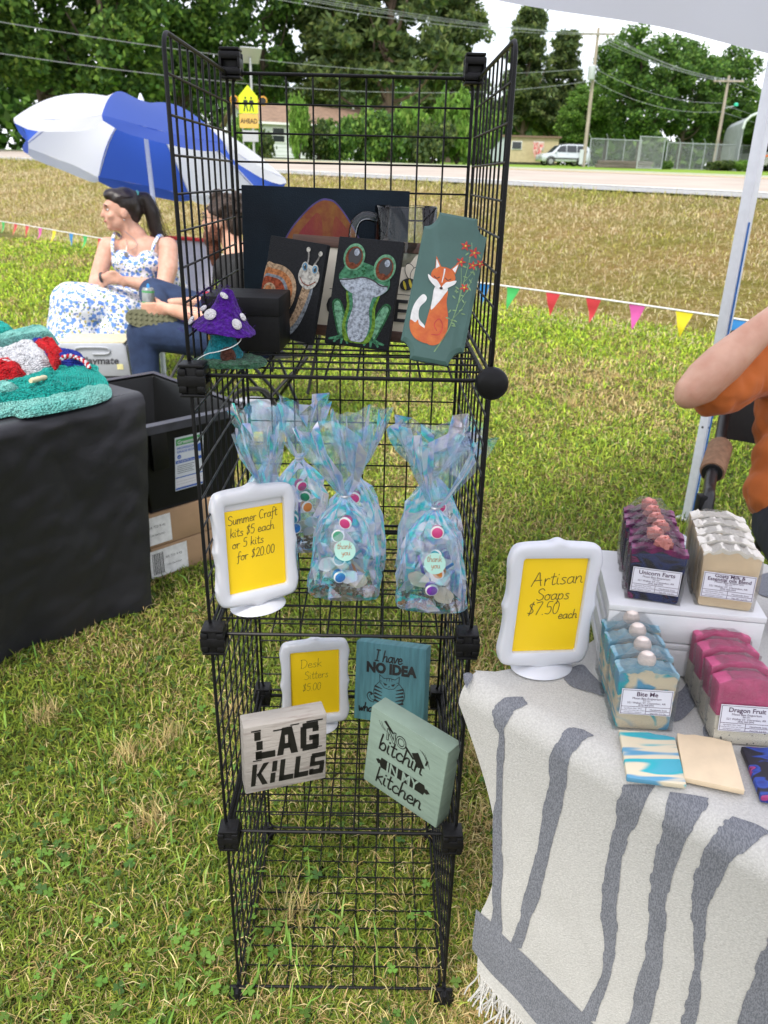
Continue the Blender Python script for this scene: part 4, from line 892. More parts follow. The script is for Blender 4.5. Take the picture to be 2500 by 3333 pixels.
# large dark canvas with the red mushroom cap
NAVY = mat('dark blue black canvas', (0.006, 0.010, 0.015), 0.6, c2=(0.010, 0.020, 0.031), scale=7, bump=0.2, bscale=500, spec=0.12)
t = canvas('large_canvas', 'large dark blue canvas with a glowing red orange mushroom cap at the back', 0.254, 0.204, 0.017, (0.1415, 0.335, S3 + 0.102), (R(-2.5), R(0.8), R(-1)), NAVY)
CAPM = mat('mushroom cap paint', (0.20, 0.020, 0.028), 0.8, c2=(0.22, 0.060, 0.018), scale=22, stretch=(1.5, 1, 0.6), bump=0.2, bscale=300)
CAPO = mat('ochre paint', (0.23, 0.095, 0.018), 0.8, c2=(0.19, 0.045, 0.018), scale=60, bump=0.2)
cp = [(-.080,-.065),(-.074,-.01),(-.056,.034),(-.030,.066),(-.010,.082),(.004,.0845),(.018,.078),(.040,.050),(.062,.010),(.076,-.03),(.080,-.065)]
paint(t, 'mushroom_painting', [(a*1.03, b*1.02+.001) for a, b in cp], mat('violet rim paint', (0.06, 0.045, 0.16), 0.7, var=0.3), -.0004)
paint(t, 'mushroom_painting', cp, CAPO, -.0006)
paint(t, 'mushroom_painting', [(-.070,-.065),(-.064,-.01),(-.046,.028),(-.022,.058),(-.010,.066),(-.004,.04),(-.008,-.06)], CAPM, -.0008)
paint(t, 'mushroom_painting', [(.070,-.065),(.060,-.002),(.042,.032),(.022,.058),(.014,.060),(.012,.03),(.016,-.06)], CAPM, -.0008)
# black gift box
BOXM = mat('matte black card', (0.006, 0.006, 0.007), 0.55, var=0.15, scale=60, bump=0.05, spec=0.25)
t = thing('gift_box', 'small matte black lidded box behind the felt mushroom', 'box', (0.0443, 0.122, S3), (0, 0, R(-3.8)))
mb = MB(); mb.box((0.0015, 0.042, 0.0345), (0.098, 0.080, 0.068), ch=0.0012); mb.build('box_body', BOXM, t, 30.0)
mb = MB(); mb.box((0, 0.042, 0.0605), (0.104, 0.086, 0.024), ch=0.0015); mb.build('lid', BOXM, t, 30.0)
# felt mushroom house
def felt(name, c, k=0.35): return mat(name, c, 0.95, var=k, scale=160, bump=0.8, bscale=260, sheen=0.12, spec=0.15)
PUR = felt('purple wool felt', (0.070, 0.011, 0.23)); FTE = felt('teal wool felt', (0.012, 0.18, 0.22)); FGR = felt('moss green wool felt', (0.035, 0.10, 0.055), 0.5); FWH = felt('white wool felt', (0.72, 0.70, 0.70), 0.08); FBR = felt('brown wool felt', (0.08, 0.03, 0.02))
t = thing('felt_mushroom', 'needle felted mushroom house with purple cap, white spots and teal stem', 'figurine', (0.036, 0.055, S3))
def lumpy(prof, n, amp, seed, sx=1, sy=1, c=(0,0,0), M=None, f=90):
    mb = MB(); mb.lathe(prof, n, sx=sx, sy=sy, M=M, c=c)
    mb.v = [tuple(Vector(p) + Vector([mnoise.noise(Vector(p)*f + Vector((seed, i*7, 0))) for i in range(3)]) * amp) for p in mb.v]; return mb
mt_ = Matrix.Rotation(R(9), 3, 'Y')
lumpy([(0.0, .0965), (.006, .0955), (.0105, .088), (.014, .078), (.021, .066), (.031, .057), (.0385, .0495), (.0395, .0465), (.034, .045), (.020, .049), (.008, .051)], 40, .0022, 1, M=mt_, c=(-.009, 0, -.004)).build('cap', PUR, t, True)
lumpy([(.026, 0.004), (.0245, .012), (.019, .022), (.0160, .033), (.0155, .050), (.012, .054)], 28, .002, 2, c=(-.004, 0, 0)).build('stem', FTE, t, True)
lumpy([(.036, -.001), (.045, .001), (.043, .006), (.030, .0085), (.01, .009)], 36, .003, 3, sx=1.05, sy=0.75, c=(.006, -.006, .0005)).build('grass_base', FGR, t, True)
mb = MB(); mb.ellip((0.006, -.0215, .0125), (.010, .006, .0125)); mb.build('door', FBR, t, True)
for (x, y, z, r) in ((.0035, -.0085, .0845, .0058), (-.0125, -.0225, .0640, .0078), (.0195, -.0235, .0530, .0070), (-.0385, -.0115, .0545, .0060), (-.0230, -.0095, .0690, .005), (.0245, -.0075, .0590, .0055)):
    mb = MB(); d = Vector((x + .009, y, .02)).normalized(); q = d.to_track_quat('Z', 'Y').to_matrix(); mb.ellip((x, y, z), (r, r, .0024), M=q); mb.build('spot', FWH, t, True)
mb = MB(); mb.ellip((-.0185, -.004, .0335), (.0022, .004, .006)); mb.build('window', mat('mustard felt', (.45, .27, .05), .9), t, True)
mb = MB(); pts = catmull([(.0225, -.012, .036), (.021, -.02, .031), (.012, -.026, .0255), (-.004, -.0295, .0205), (-.018, -.028, .017), (-.030, -.024, .010), (-.036, -.02, .003), (-.031, -.026, -.0005), (-.026, -.032, -.001)], 5); mb.tube(pts, .0007, 5)
mb.build('string', mat('white cord', (.75, .75, .75), .7), t, True)
fz = MB()
for i in range(150):      # loose wool fibres
    a = random.uniform(0, 6.28); h = random.uniform(.04, .094); r = .012 + (.094 - h) * .56
    p = Vector((-.009 + r*math.cos(a), r*math.sin(a), h)); d = Vector((random.gauss(0, 1), random.gauss(0, 1), random.gauss(0, 1))).normalized() * .006
    o_ = Vector((math.cos(a), math.sin(a), .6)) * .003; fz.tube(catmull([p, p + d*.5 + o_, p + d + o_*.6, p + d*.6], 3), .00013, 3, cap=False)
fz.build('loose_fibres', PUR, t)

# bee sign: wooden frame with cream board
WOODM = mat('walnut stained wood', (0.10, 0.045, 0.025), 0.55, c2=(0.055, 0.024, 0.014), scale=14, stretch=(1, 6, 14), bump=0.15)
CREAM = mat('cream board', (0.74, 0.68, 0.54), 0.6, var=0.03)
t = thing('bee_sign', 'wood framed cream sign with bees behind the snail and frog paintings', 'sign', (0.198, 0.252, S3 + 0.0690), (R(-17), R(2.2), R(-9)))
mb = MB(); mb.box((0, .004, 0), (.206, .006, .112)); mb.build('board', CREAM, t)
for z in (.0635, -.0635): mb = MB(); mb.box((0, .004, z), (.214, .013, .015), ch=.001); mb.build('frame_rail', WOODM, t, 30.0)
text(t, 'lettering', 'O', -.030, -.042, .046, VINYL, -.0005, bold=.0006); text(t, 'lettering', 'E', .063, -.042, .046, VINYL, -.0005, bold=.0004); text(t, 'lettering', 'Y', .088, -.042, .046, VINYL, -.0005, bold=.0004)
mb_ = [rect(-.045, -.0035, -.008, -.0025), rect(.052, -.0035, .09, -.0025)]; letter_poly(t, mb_, VINYL, -.0004, 'lettering')
BEEY = mat('bee yellow', (.62, .50, .03), .5); 
for bx, bz in ((-.026, .012), (.072, .012)):
    paint(t, 'bee_print', ell(bx, bz + .018, .0075, .013, 25), VINYL, -.0004); paint(t, 'bee_print', ell(bx, bz + .018, .0066, .0118, 25), CREAM, -.0006)
    paint(t, 'bee_print', ell(bx + .006, bz + .016, .0055, .010, -18), VINYL, -.0007); paint(t, 'bee_print', ell(bx + .006, bz + .016, .0046, .0088, -18), CREAM, -.0009)
    paint(t, 'bee_print', ell(bx - .002, bz, .0115, .0085, 20), VINYL, -.001)
    for q in (-.005, .003): paint(t, 'bee_print', ell(bx + q - .001, bz + q*.35, .0019, .0068, 20), BEEY, -.0013)
# glass mug
GL = bpy.data.materials.new('clear glass'); GL.use_nodes = True; gt_ = GL.node_tree; gt_.nodes.remove(gt_.nodes['Principled BSDF'])
gg_ = N(gt_, 'ShaderNodeBsdfGlossy'); gg_.inputs['Roughness'].default_value = .03; gr_ = N(gt_, 'ShaderNodeBsdfTransparent'); gr_.inputs[0].default_value = (.90, .93, .92, 1); gf_ = N(gt_, 'ShaderNodeFresnel'); gf_.inputs[0].default_value = 1.5; gm_ = N(gt_, 'ShaderNodeMixShader')
gt_.links.new(gf_.outputs[0], gm_.inputs[0]); gt_.links.new(gr_.outputs[0], gm_.inputs[1]); gt_.links.new(gg_.outputs[0], gm_.inputs[2]); gt_.links.new(gm_.outputs[0], gt_.nodes['Material Output'].inputs[0])
t = thing('glass_mug', 'clear glass mug with handle behind the bee sign', 'mug', (0.2640, 0.2990, S3))
mb = MB(); n_ = 36
mb.lathe([(.030, 0), (.040, .002), (.0445, .015), (.0455, .10), (.0462, .181), (.0448, .1825), (.0432, .181), (.0425, .10), (.0415, .02), (.034, .012), (.004, .011)], n_); mb.build('glass_body', GL, t, 50.0)
mb = MB(); mb.tube(catmull([(-.044, -.004, .165), (-.060, -.006, .168), (-.074, -.008, .158), (-.078, -.009, .13), (-.070, -.008, .10), (-.044, -.004, .09)], 5), .0068, 10); mb.build('handle', GL, t, True)

# snail painting
t = canvas('snail_painting', 'small black canvas with a smiling snail, left of the frog', 0.0984, 0.1374, 0.009, (0.1000, 0.2230, S3 + 0.0700), (R(-12), R(4.5), R(-30)), CANV)
def chalk(n, c, k=0.3): return mat(n, tuple(x*.30 for x in c), 0.9, c2=tuple(x*.95 for x in c), scale=230, bump=0.35, bscale=500, spec=.1, lo=.28, hi=.60)
ORG = chalk('orange chalk', (.50, .20, .08)); TAN = chalk('tan chalk', (.50, .35, .22)); GRY = chalk('grey chalk', (.30, .29, .27)); BRN = chalk('brown chalk', (.13, .065, .035)); BLU = chalk('blue chalk', (.14, .33, .50), .15); RUS = chalk('rust chalk', (.33, .075, .035)); SLA = chalk('slate chalk', (.24, .27, .30), .4)
paint(t, 'snail_drawing', [(-.049,-.066),(-.030,-.068),(-.002,-.060),(.014,-.035),(.022,-.005),(.027,.018),(.036,.022),(.037,.0),(.030,-.030),(.020,-.052),(.004,-.067),(-.02,-.0685)], SLA, -.0004)
paint(t, 'snail_drawing', [(-.049,-.058),(-.025,-.061),(.0,-.050),(.012,-.028),(.018,.0),(.023,.017),(.032,.018),(.032,.0),(.024,-.028),(.012,-.050),(-.01,-.063)], TAN, -.0006)
paint(t, 'snail_drawing', [(-.0485, .026), (-.034, .031), (-.014, .029), (.003, .018), (.010, .0), (.006, -.022), (-.008, -.038), (-.030, -.045), (-.0485, -.042)], TAN, -.0008)
paint(t, 'snail_drawing', [(-.0485, .019), (-.034, .024), (-.016, .022), (-.002, .013), (.004, -.002), (.0, -.020), (-.012, -.032), (-.030, -.038), (-.0485, -.035)], ORG, -.001)
paint(t, 'snail_drawing', [(-.0485, .012), (-.034, .016), (-.018, .014), (-.008, .006), (-.004, -.004), (-.008, -.017), (-.018, -.025), (-.032, -.029), (-.0485, -.027)], SLA, -.0012)
paint(t, 'snail_drawing', [(-.0485, .009), (-.034, .012), (-.020, .010), (-.012, .003), (-.009, -.005), (-.013, -.015), (-.022, -.021), (-.034, -.024), (-.0485, -.022)], RUS, -.0014)
paint(t, 'snail_drawing', ell(-.036, -.006, .011, .010), TAN, -.0016); paint(t, 'snail_drawing', ell(-.038, -.006, .006, .006), ORG, -.0018)
for i in range(60):
    a = random.random(); paint(t, 'snail_spots', ell(.004 + a*.022 + random.uniform(-.006, .006), -.052 + a*.06 + random.uniform(-.004, .004), .0008, .0006, n=6), BRN, -.0009, False) if i < 26 else None
FACE = chalk('pale chalk', (.58, .56, .50), .15)
paint(t, 'snail_drawing', [(.010,.022),(.014,.034),(.023,.038),(.034,.036),(.044,.030),(.045,.020),(.040,.010),(.031,.005),(.022,.006),(.014,.012)], FACE, -.0016)
ribbon(t, 'snail_drawing', [(.014, .019), (.020, .0125), (.030, .0105), (.041, .017)], .0012, RUS, -.0019)
for ex, ez in ((.0195, .0345), (.0365, .033)):
    paint(t, 'snail_eye', ell(ex, ez, .0058, .0068), FACE, -.0019); paint(t, 'snail_eye', ell(ex, ez, .0042, .0052), BLU, -.0021); paint(t, 'snail_eye', ell(ex + .0006, ez - .0006, .0021, .0028), VINYL, -.0023); paint(t, 'snail_eye', ell(ex - .001, ez + .0018, .0009, .0011), FACE, -.0025)
for a, b in (((.0225, .039), (.0205, .058)), ((.0335, .039), (.0415, .055))):
    ribbon(t, 'snail_antenna', [a, ((a[0]+b[0])/2 + .0012, (a[1]+b[1])/2), b], .0026, GRY, -.0014); paint(t, 'snail_antenna', ell(b[0], b[1], .0034, .0034), FACE, -.0016)

# frog painting
t = canvas('frog_painting', 'small black canvas with a big eyed green frog, centre of the top shelf', 0.0938, 0.1474, 0.009, (0.2050, 0.1830, S3 + 0.0725), (R(-18.5), R(2.2), R(-17.8)), CANV)
FG = chalk('frog green chalk', (.075, .24, .13), .4); FGL = chalk('light green chalk', (.17, .38, .23), .3); BEL = chalk('pale belly chalk', (.44, .49, .56), .2); OLV = chalk('olive chalk', (.16, .30, .04), .3); EYB = chalk('eye brown chalk', (.20, .065, .035), .3); FGD = chalk('dark green chalk', (.035, .13, .055), .4)
for s_ in (-1, 1):
    paint(t, 'frog_leg', [(s_*.018, -.062), (s_*.026, -.064), (s_*.040, -.030), (s_*.043, -.016), (s_*.036, -.011), (s_*.028, -.018), (s_*.018, -.042)], FGD, -.0004)
    paint(t, 'frog_leg', [(s_*.020, -.058), (s_*.026, -.059), (s_*.038, -.028), (s_*.040, -.018), (s_*.035, -.014), (s_*.029, -.021), (s_*.020, -.044)], FGL, -.0006)
    for dx, dz in ((.012, -.071), (.022, -.072), (.033, -.071), (.041, -.067)): ribbon(t, 'frog_foot', [(s_*.018, -.060), (s_*(dx*.6 + .008), -.065), (s_*dx, dz)], (.005, .0026), FG, -.0008)
paint(t, 'frog_body', [(-.022, .006), (-.021, -.020), (-.024, -.045), (-.018, -.066), (0, -.069), (.018, -.066), (.024, -.045), (.021, -.020), (.022, .006)], OLV, -.0009)
paint(t, 'frog_body', [(-.020, .006), (-.017, -.020), (-.019, -.045), (-.013, -.060), (0, -.063), (.013, -.060), (.019, -.045), (.017, -.020), (.020, .006)], FG, -.001)
paint(t, 'frog_belly', [(-.014, .004), (-.012, -.020), (-.016, -.044), (-.011, -.064), (0, -.067), (.011, -.064), (.016, -.044), (.012, -.020), (.014, .004)], BEL, -.0012)
paint(t, 'frog_head', [(-.0385, .018), (-.034, .030), (-.027, .040), (-.012, .042), (0, .040), (.014, .036), (.028, .034), (.034, .026), (.0365, .012), (.030, .002), (.014, -.005), (-.006, -.005), (-.026, .002)], FG, -.0014)
paint(t, 'frog_throat', [(-.036, .015), (-.020, .018), (0, .020), (.016, .016), (.034, .010), (.028, .001), (.014, -.005), (-.006, -.005), (-.026, .003)], BEL, -.0016)
ribbon(t, 'frog_mouth', [(-.037, .015), (-.020, .017), (-.003, .021), (.012, .018), (.024, .012), (.035, .012)], .0018, VINYL, -.0018)
for ex, ez in ((-.020, .047), (.026, .036)):
    paint(t, 'frog_eye', ell(ex, ez, .0155, .0185, -8), FGL, -.0018); paint(t, 'frog_eye', ell(ex, ez - .001, .0125, .0155, -8), EYB, -.002); paint(t, 'frog_eye', ell(ex + .001, ez + .001, .0095, .0115, -8), VINYL, -.0022); paint(t, 'frog_eye', ell(ex + .003, ez + .0065, .0038, .0048), BEL, -.0024); paint(t, 'frog_eye', ell(ex - .002, ez - .0105, .005, .003), EYB, -.0024)
for i in range(14): paint(t, 'frog_spots', ell(random.uniform(-.018, .022), random.uniform(.022, .036), .0016, .0013, n=8), FGD, -.0017, False)

# fox plaque: scooped corners
PLQ = mat('deep green painted wood', (0.055, 0.125, 0.105), 0.55, var=0.08, scale=20, bump=0.08)
def plaque_outline(w, h, r):
    a, b = w/2, h/2; q = []
    for cx, cz, t0, t1 in ((a, b, 270, 180), (-a, b, 360, 270), (-a, -b, 90, 0), (a, -b, 180, 90)):
        for k in range(7): t_ = R(t0 + (t1 - t0)*k/6); q.append((cx + r*math.cos(t_)*0.75, cz + r*math.sin(t_)))
    return q
t = thing('fox_plaque', 'dark green plaque with scooped corners painted with a fox and red flowers', 'plaque', (0.3120, 0.1260, S3 + 0.0890), (R(-27), R(8.2), R(-7)))
w_, h_ = .084, .200
mb = MB(); oq = plaque_outline(w_, h_, .022); iq = plaque_outline(w_ - .007, h_ - .007, .022); n_ = len(oq)
vs = [(x, .010, z) for x, z in oq] + [(x, .003, z) for x, z in oq] + [(x, .0005, z) for x, z in iq] + [(x, 0, z) for x, z in plaque_outline(w_ - .009, h_ - .009, .022)]
fs = [tuple(range(n_))[::-1], tuple(range(3*n_, 4*n_))] + [(j*n_+i, j*n_+(i+1)%n_, (j+1)*n_+(i+1)%n_, (j+1)*n_+i) for j in range(3) for i in range(n_)]
mb.add(vs, fs); mb.build('plaque_board', PLQ, t, 20.0)
FOX = mat('fox orange paint', (.52, .085, .012), .5, c2=(.62, .15, .02), scale=60, bump=.2); FXW = mat('white paint', (.74, .73, .70), .55, var=.08, scale=90, bump=.15); FRD = mat('flower red paint', (.45, .03, .02), .5, var=.3, scale=80); GST = mat('pale stem green paint', (.20, .33, .15), .6, var=.2); FDK = mat('fox dark paint', (.03, .015, .012), .5)
ox, oz = -.008, -.004
def q(p): return [(a + ox, b + oz) for a, b in p]
paint(t, 'fox_tail', q([(-.006,-.066),(-.020,-.062),(-.027,-.045),(-.026,-.025),(-.018,-.010),(-.012,-.012),(-.012,-.018),(-.018,-.028),(-.016,-.042),(-.006,-.052)]), FXW, -.0005)
paint(t, 'fox_tail', q([(.002,-.072),(-.014,-.070),(-.024,-.060),(-.027,-.046),(-.020,-.048),(-.017,-.044),(-.014,-.050),(-.004,-.056)]), FOX, -.0007)
paint(t, 'fox_body', q([(-.003,.0),(-.004,-.020),(-.006,-.045),(-.006,-.066),(.004,-.074),(.016,-.070),(.023,-.055),(.021,-.034),(.015,-.014),(.013,.002)]), FOX, -.0006)
paint(t, 'fox_chest', q([(-.003,.004),(-.004,-.014),(-.003,-.028),(.004,-.018),(.010,-.006),(.013,.004)]), FXW, -.0009)
paint(t, 'fox_head', q([(-.012,.018),(-.008,.028),(.002,.031),(.013,.029),(.020,.020),(.018,.012),(.006,.002),(-.004,.006)]), FOX, -.0011)
letter_poly(t, [q([(-.008,.026),(-.010,.044),(-.001,.031)]), q([(.012,.030),(.022,.042),(.019,.024)])], FOX, -.0010, 'fox_ear')
letter_poly(t, [q([(-.0075,.027),(-.009,.040),(-.003,.031)]), q([(.014,.030),(.0205,.038),(.0185,.026)])], FXW, -.0013, 'fox_ear')
paint(t, 'fox_cheek', q([(-.016,.018),(-.009,.014),(-.003,.012),(.004,.004),(.001,.001),(-.006,.005),(-.013,.011)]), FXW, -.0013)
paint(t, 'fox_cheek', q([(.022,.016),(.014,.013),(.009,.011),(.005,.004),(.008,.001),(.015,.006),(.021,.011)]), FXW, -.0013)
paint(t, 'fox_nose', q(ell(.0045, .0025, .0022, .0018)), FDK, -.0015)
for s_, c_ in ((-1, -.004), (1, .011)): ribbon(t, 'fox_eye', q([(c_-.004, .017), (c_, .0145), (c_+.004, .017)]), .001, FDK, -.0014)
ribbon(t, 'fox_chest', q([(.004, .010), (.0045, .022), (.004, .029)]), (.001, .0022), FXW, -.0013)
ribbon(t, 'fox_body', q([(.004, -.060), (.014, -.058), (.016, -.046), (.010, -.038), (.005, -.046), (.010, -.054)]), .0012, FRD, -.0009)
stem = [(.004, -.086), (.016, -.055), (.022, -.020), (.024, .015), (.026, .045)]
ribbon(t, 'flower_stem', stem, (.0014, .0008), GST, -.0006)
for a, b in (((.021, -.02), (.034, .020)), ((.022, -.02), (.017, .030)), ((.024, .012), (.036, .042)), ((.018, -.04), (.032, -.012)), ((.025, .04), (.024, .066))): ribbon(t, 'flower_stem', [a, ((a[0]+b[0])/2+.002, (a[1]+b[1])/2), b], .0007, GST, -.0006)
for i in range(34):
    zz = random.uniform(-.05, .055); xx = .018 + (zz + .05)*.09 + random.uniform(-.009, .012); paint(t, 'flower_leaf', ell(xx, zz, .0030, .0010, random.uniform(-70, 70), 8), GST, -.0007, False)
for fx, fz_, fs_ in ((.017, .060, .0065), (.030, .053, .0075), (.015, .038, .0065), (.031, .036, .0060), (.040, .040, .0058), (.026, .005, .0058)):
    pl = []
    for k in range(5):
        a = k*2*PI/5 + fx*90; pl.append([(fx, fz_), (fx + fs_*.6*math.cos(a-.45), fz_ + fs_*.6*math.sin(a-.45)), (fx + fs_*1.15*math.cos(a), fz_ + fs_*1.15*math.sin(a)), (fx + fs_*.6*math.cos(a+.45), fz_ + fs_*.6*math.sin(a+.45))])
    letter_poly(t, pl, FRD, -.0008, 'flower')
    paint(t, 'flower', ell(fx, fz_, .0013, .0013, n=8), BEEY, -.0011, False)

# ================================================================ iridescent craft kit bags
FILM = bpy.data.materials.new('iridescent film'); FILM.use_nodes = True; ft_ = FILM.node_tree; ft_.nodes.remove(ft_.nodes['Principled BSDF'])
fc = N(ft_, 'ShaderNodeTexCoord'); fn = N(ft_, 'ShaderNodeTexNoise'); fn.inputs['Scale'].default_value = 12; fn.inputs['Detail'].default_value = 3; ft_.links.new(fc.outputs['Object'], fn.inputs['Vector'])
lw = N(ft_, 'ShaderNodeLayerWeight'); lw.inputs[0].default_value = 0.5; a1_ = N(ft_, 'ShaderNodeMath'); a1_.operation = 'MULTIPLY'; a1_.inputs[1].default_value = 3.2; a2_ = N(ft_, 'ShaderNodeMath'); a2_.operation = 'MULTIPLY_ADD'; a2_.inputs[1].default_value = 1.5; am = N(ft_, 'ShaderNodeMath'); am.operation = 'FRACT'
ft_.links.new(fn.outputs[0], a1_.inputs[0]); ft_.links.new(lw.outputs['Facing'], a2_.inputs[0]); ft_.links.new(a1_.outputs[0], a2_.inputs[2]); ft_.links.new(a2_.outputs[0], am.inputs[0])
fr_ = N(ft_, 'ShaderNodeValToRGB'); el_ = fr_.color_ramp.elements; el_[0].position = 0; el_[0].color = (.78, .76, 1, 1); el_[1].position = 1.0; el_[1].color = (.78, .76, 1, 1)
for p_, c_ in ((.12, (1, .98, 1, 1)), (.40, (1, 1, 1, 1)), (.50, (.16, .86, 1, 1)), (.60, (.18, 1, .82, 1)), (.70, (.34, .55, 1, 1)), (.80, (.93, .84, 1, 1)), (.93, (1, .97, 1, 1))): e_ = el_.new(p_); e_.color = c_
ft_.links.new(am.outputs[0], fr_.inputs[0])
gl_ = N(ft_, 'ShaderNodeBsdfGlossy'); gl_.inputs['Roughness'].default_value = .045; ft_.links.new(fr_.outputs[0], gl_.inputs[0])
tl_ = N(ft_, 'ShaderNodeBsdfTranslucent'); ft_.links.new(fr_.outputs[0], tl_.inputs[0])
ftr = N(ft_, 'ShaderNodeBsdfTransparent'); ftr.inputs[0].default_value = (0.94, 0.97, 1, 1)
m1_ = N(ft_, 'ShaderNodeMixShader'); m1_.inputs[0].default_value = .58; ft_.links.new(gl_.outputs[0], m1_.inputs[1]); ft_.links.new(tl_.outputs[0], m1_.inputs[2])
fz_ = N(ft_, 'ShaderNodeFresnel'); fz_.inputs[0].default_value = 1.9; ad = N(ft_, 'ShaderNodeMath'); ad.operation = 'MULTIPLY_ADD'; ad.inputs[1].default_value = 1.0; ad.inputs[2].default_value = 0.17; ad.use_clamp = True
fm = N(ft_, 'ShaderNodeMixShader'); ft_.links.new(fz_.outputs[0], ad.inputs[0]); ft_.links.new(ad.outputs[0], fm.inputs[0]); ft_.links.new(ftr.outputs[0], fm.inputs[1]); ft_.links.new(m1_.outputs[0], fm.inputs[2]); ft_.links.new(fm.outputs[0], ft_.nodes['Material Output'].inputs[0])
POT = [mat('craft pot ' + n, c, 0.35, var=.05) for n, c in (('purple', (.22, .04, .42)), ('pink', (.62, .06, .22)), ('orange', (.75, .26, .06)), ('blue', (.03, .20, .55)), ('green', (.03, .28, .14)), ('teal', (.02, .30, .36)))]
WDS = mat('pale craft wood', (.68, .58, .42), .6, var=.08, scale=60); WHF = mat('white foam', (.80, .78, .76), .7, var=.03); BRK = mat('brown potting crumbs', (.16, .09, .045), .9, c2=(.30, .20, .12), scale=120, bump=.8); MINT = mat('mint sticker', (.42, .70, .60), .5, var=.03); GOLD = mat('copper foil', (.42, .20, .10), .35, var=.1); TIE = mat('silver tie', (.6, .6, .62), .3, metal=.8)
def cloud(n=18):
    pts = []
    for k in range(n*2): a = PI*k/n; r = 1 + .16*abs(math.sin(a*2.5)); pts.append((r*math.cos(a), .72*r*math.sin(a)))
    return pts
def kit(label, loc, rz, lean, hn, w, seed, sticker=False, pots=4, flare=(0, 0), top=.085, fw=.040):
    rd = random.Random(seed); t = thing('craft_kit_bag', label, 'craft kit', loc, (R(lean), 0, R(rz)), 'iridescent craft kit bags on the middle shelf')
    n = 24; mb = MB(); rings = []; w *= 1.08; hn *= 1.04; top *= 1.15; fw *= 1.15
    prof = [(0, w, .55, 0), (.04, w*1.03, .62, 0), (.16, w*1.0, .62, 0), (.30, w*.97, .58, 0), (.45, w*.93, .52, 0), (.60, w*.86, .45, 0), (.74, w*.70, .42, 0), (.85, w*.47, .45, 0), (.94, w*.24, .6, 0), (1.0, w*.09, 1, 0)]
    for fr, a, e, _ in prof: rings.append((fr*hn, a, a*e, fr))
    for k, (q_, g) in enumerate(((.08, .16), (.28, .42), (.55, .72), (.8, .9), (1, 1))): rings.append((hn + q_*top, w*.09 + fw*g, (w*.09 + fw*g)*.38, 1 + q_))
    vs = []
    for j, (z, a, b_, fr) in enumerate(rings):
        up = max(0, fr - 1)
        for i in range(n):
            th = 2*PI*i/n; rf = 0.0
            if fr > .55: rf = .22*min(1, (fr-.55)*2.2)*math.sin(th*7 + seed) + .16*min(1, (fr-.55)*2)*math.sin(th*12 + seed*2 + fr*2)
            cr_ = rd.uniform(-1, 1) * (.0034 if 0 < fr < .9 else .0014)
            x_ = (a*(1+rf) + cr_*1.5)*math.copysign(abs(math.cos(th))**.75, math.cos(th)); y_ = (b_*(1+rf) + cr_*1.5)*math.copysign(abs(math.sin(th))**.8, math.sin(th))
            if up > 0: y_ += b_*1.3*math.sin(th*5 + seed)*up*.5
            z_ = z + (rd.uniform(-1, 1)*.0025 if 0 < fr < 1 else 0) + (.010*math.sin(th*4 + seed) * up if up else 0)
            vs.append((x_ + flare[0]*up, y_ + flare[1]*up, max(0, z_)))
    fs = []
    for j in range(len(rings)-1):
        for i in range(n):
            k = (i+1) % n; a, b_, c, d = j*n+i, j*n+k, (j+1)*n+k, (j+1)*n+i
            if rd.random() < .5: fs += [(a, b_, c), (a, c, d)]
            else: fs += [(a, b_, d), (b_, c, d)]
    fs.append(tuple(range(n))[::-1]); mb.add(vs, fs); me = bpy.data.meshes.new('film_bag'); me.from_pydata(mb.v, [], mb.f); me.update(); obj('film_bag', me, FILM, t)
    mb = MB(); mb.lathe([(w*.12, -.002), (w*.14, 0), (w*.12, .002)], 12, c=(0, 0, hn)); mb.tube([(0, -w*.12, hn), (w*.25, -w*.2, hn + .006)], .0005, 4); mb.build('twist_tie', TIE, t, True)
    # contents
    mb = MB()
    for i in range(70): p = (rd.uniform(-.85, .85)*w, rd.uniform(-.5, .35)*w, rd.uniform(.0035, .014)); s_ = rd.uniform(.002, .0045); mb.box(p, (s_*1.6, s_, s_), Matrix.Rotation(rd.uniform(0, 3), 3, 'Z') @ Matrix.Rotation(rd.uniform(-.6, .6), 3, 'X'))
    mb.build('wood_crumbs', BRK, t)
    for i in range(4):
        sc = rd.uniform(.010, .015); M_ = Matrix.Rotation(rd.uniform(-.7, .7), 3, 'Y') @ Matrix.Rotation(rd.uniform(-.35, .2), 3, 'X'); mb = MB(); mb.prism([(a*sc, b_*sc) for a, b_ in cloud(9)], -.0015, .0015)
        c_ = Vector((rd.uniform(-.55, .55)*w, -.18*w + rd.uniform(-.1, .1)*w, .024 + .009*i)); mb.v = [tuple(M_ @ Vector(p) + c_) for p in mb.v]; mb.build('craft_shape', WHF if i % 2 else WDS, t)
    for i in range(pots):
        mb = MB(); c_ = Vector((rd.uniform(-.5, .5)*w*(1 - .12*i), -.40*w + .003*i, hn*(.26 + .50*i/max(1, pots-1)) + rd.uniform(-.006, .006))); M_ = Matrix.Rotation(R(90 + rd.uniform(-18, 18)), 3, 'X') @ Matrix.Rotation(rd.uniform(-.4, .4), 3, 'Y')
        m_ = POT[(seed*3 + i*2 + i//2) % 6]; mb.lathe([(.0075, -.006), (.0085, -.005), (.0085, .004), (.0078, .005)], 18, c=c_, M=M_); o = mb.build('paint_pot', m_, t, True)
        mb = MB(); mb.lathe([(.0088, .0035), (.0097, .0045), (.0097, .0065), (.0088, .0075)], 18, c=c_, M=M_); mb.build('pot_rim', WHF, o, True); mb = MB(); mb.lathe([(.0075, .0072), (.0079, .0077), (.0070, .0082)], 16, c=c_, M=M_); mb.build('pot_lid', m_, o, True)
    mb = MB()
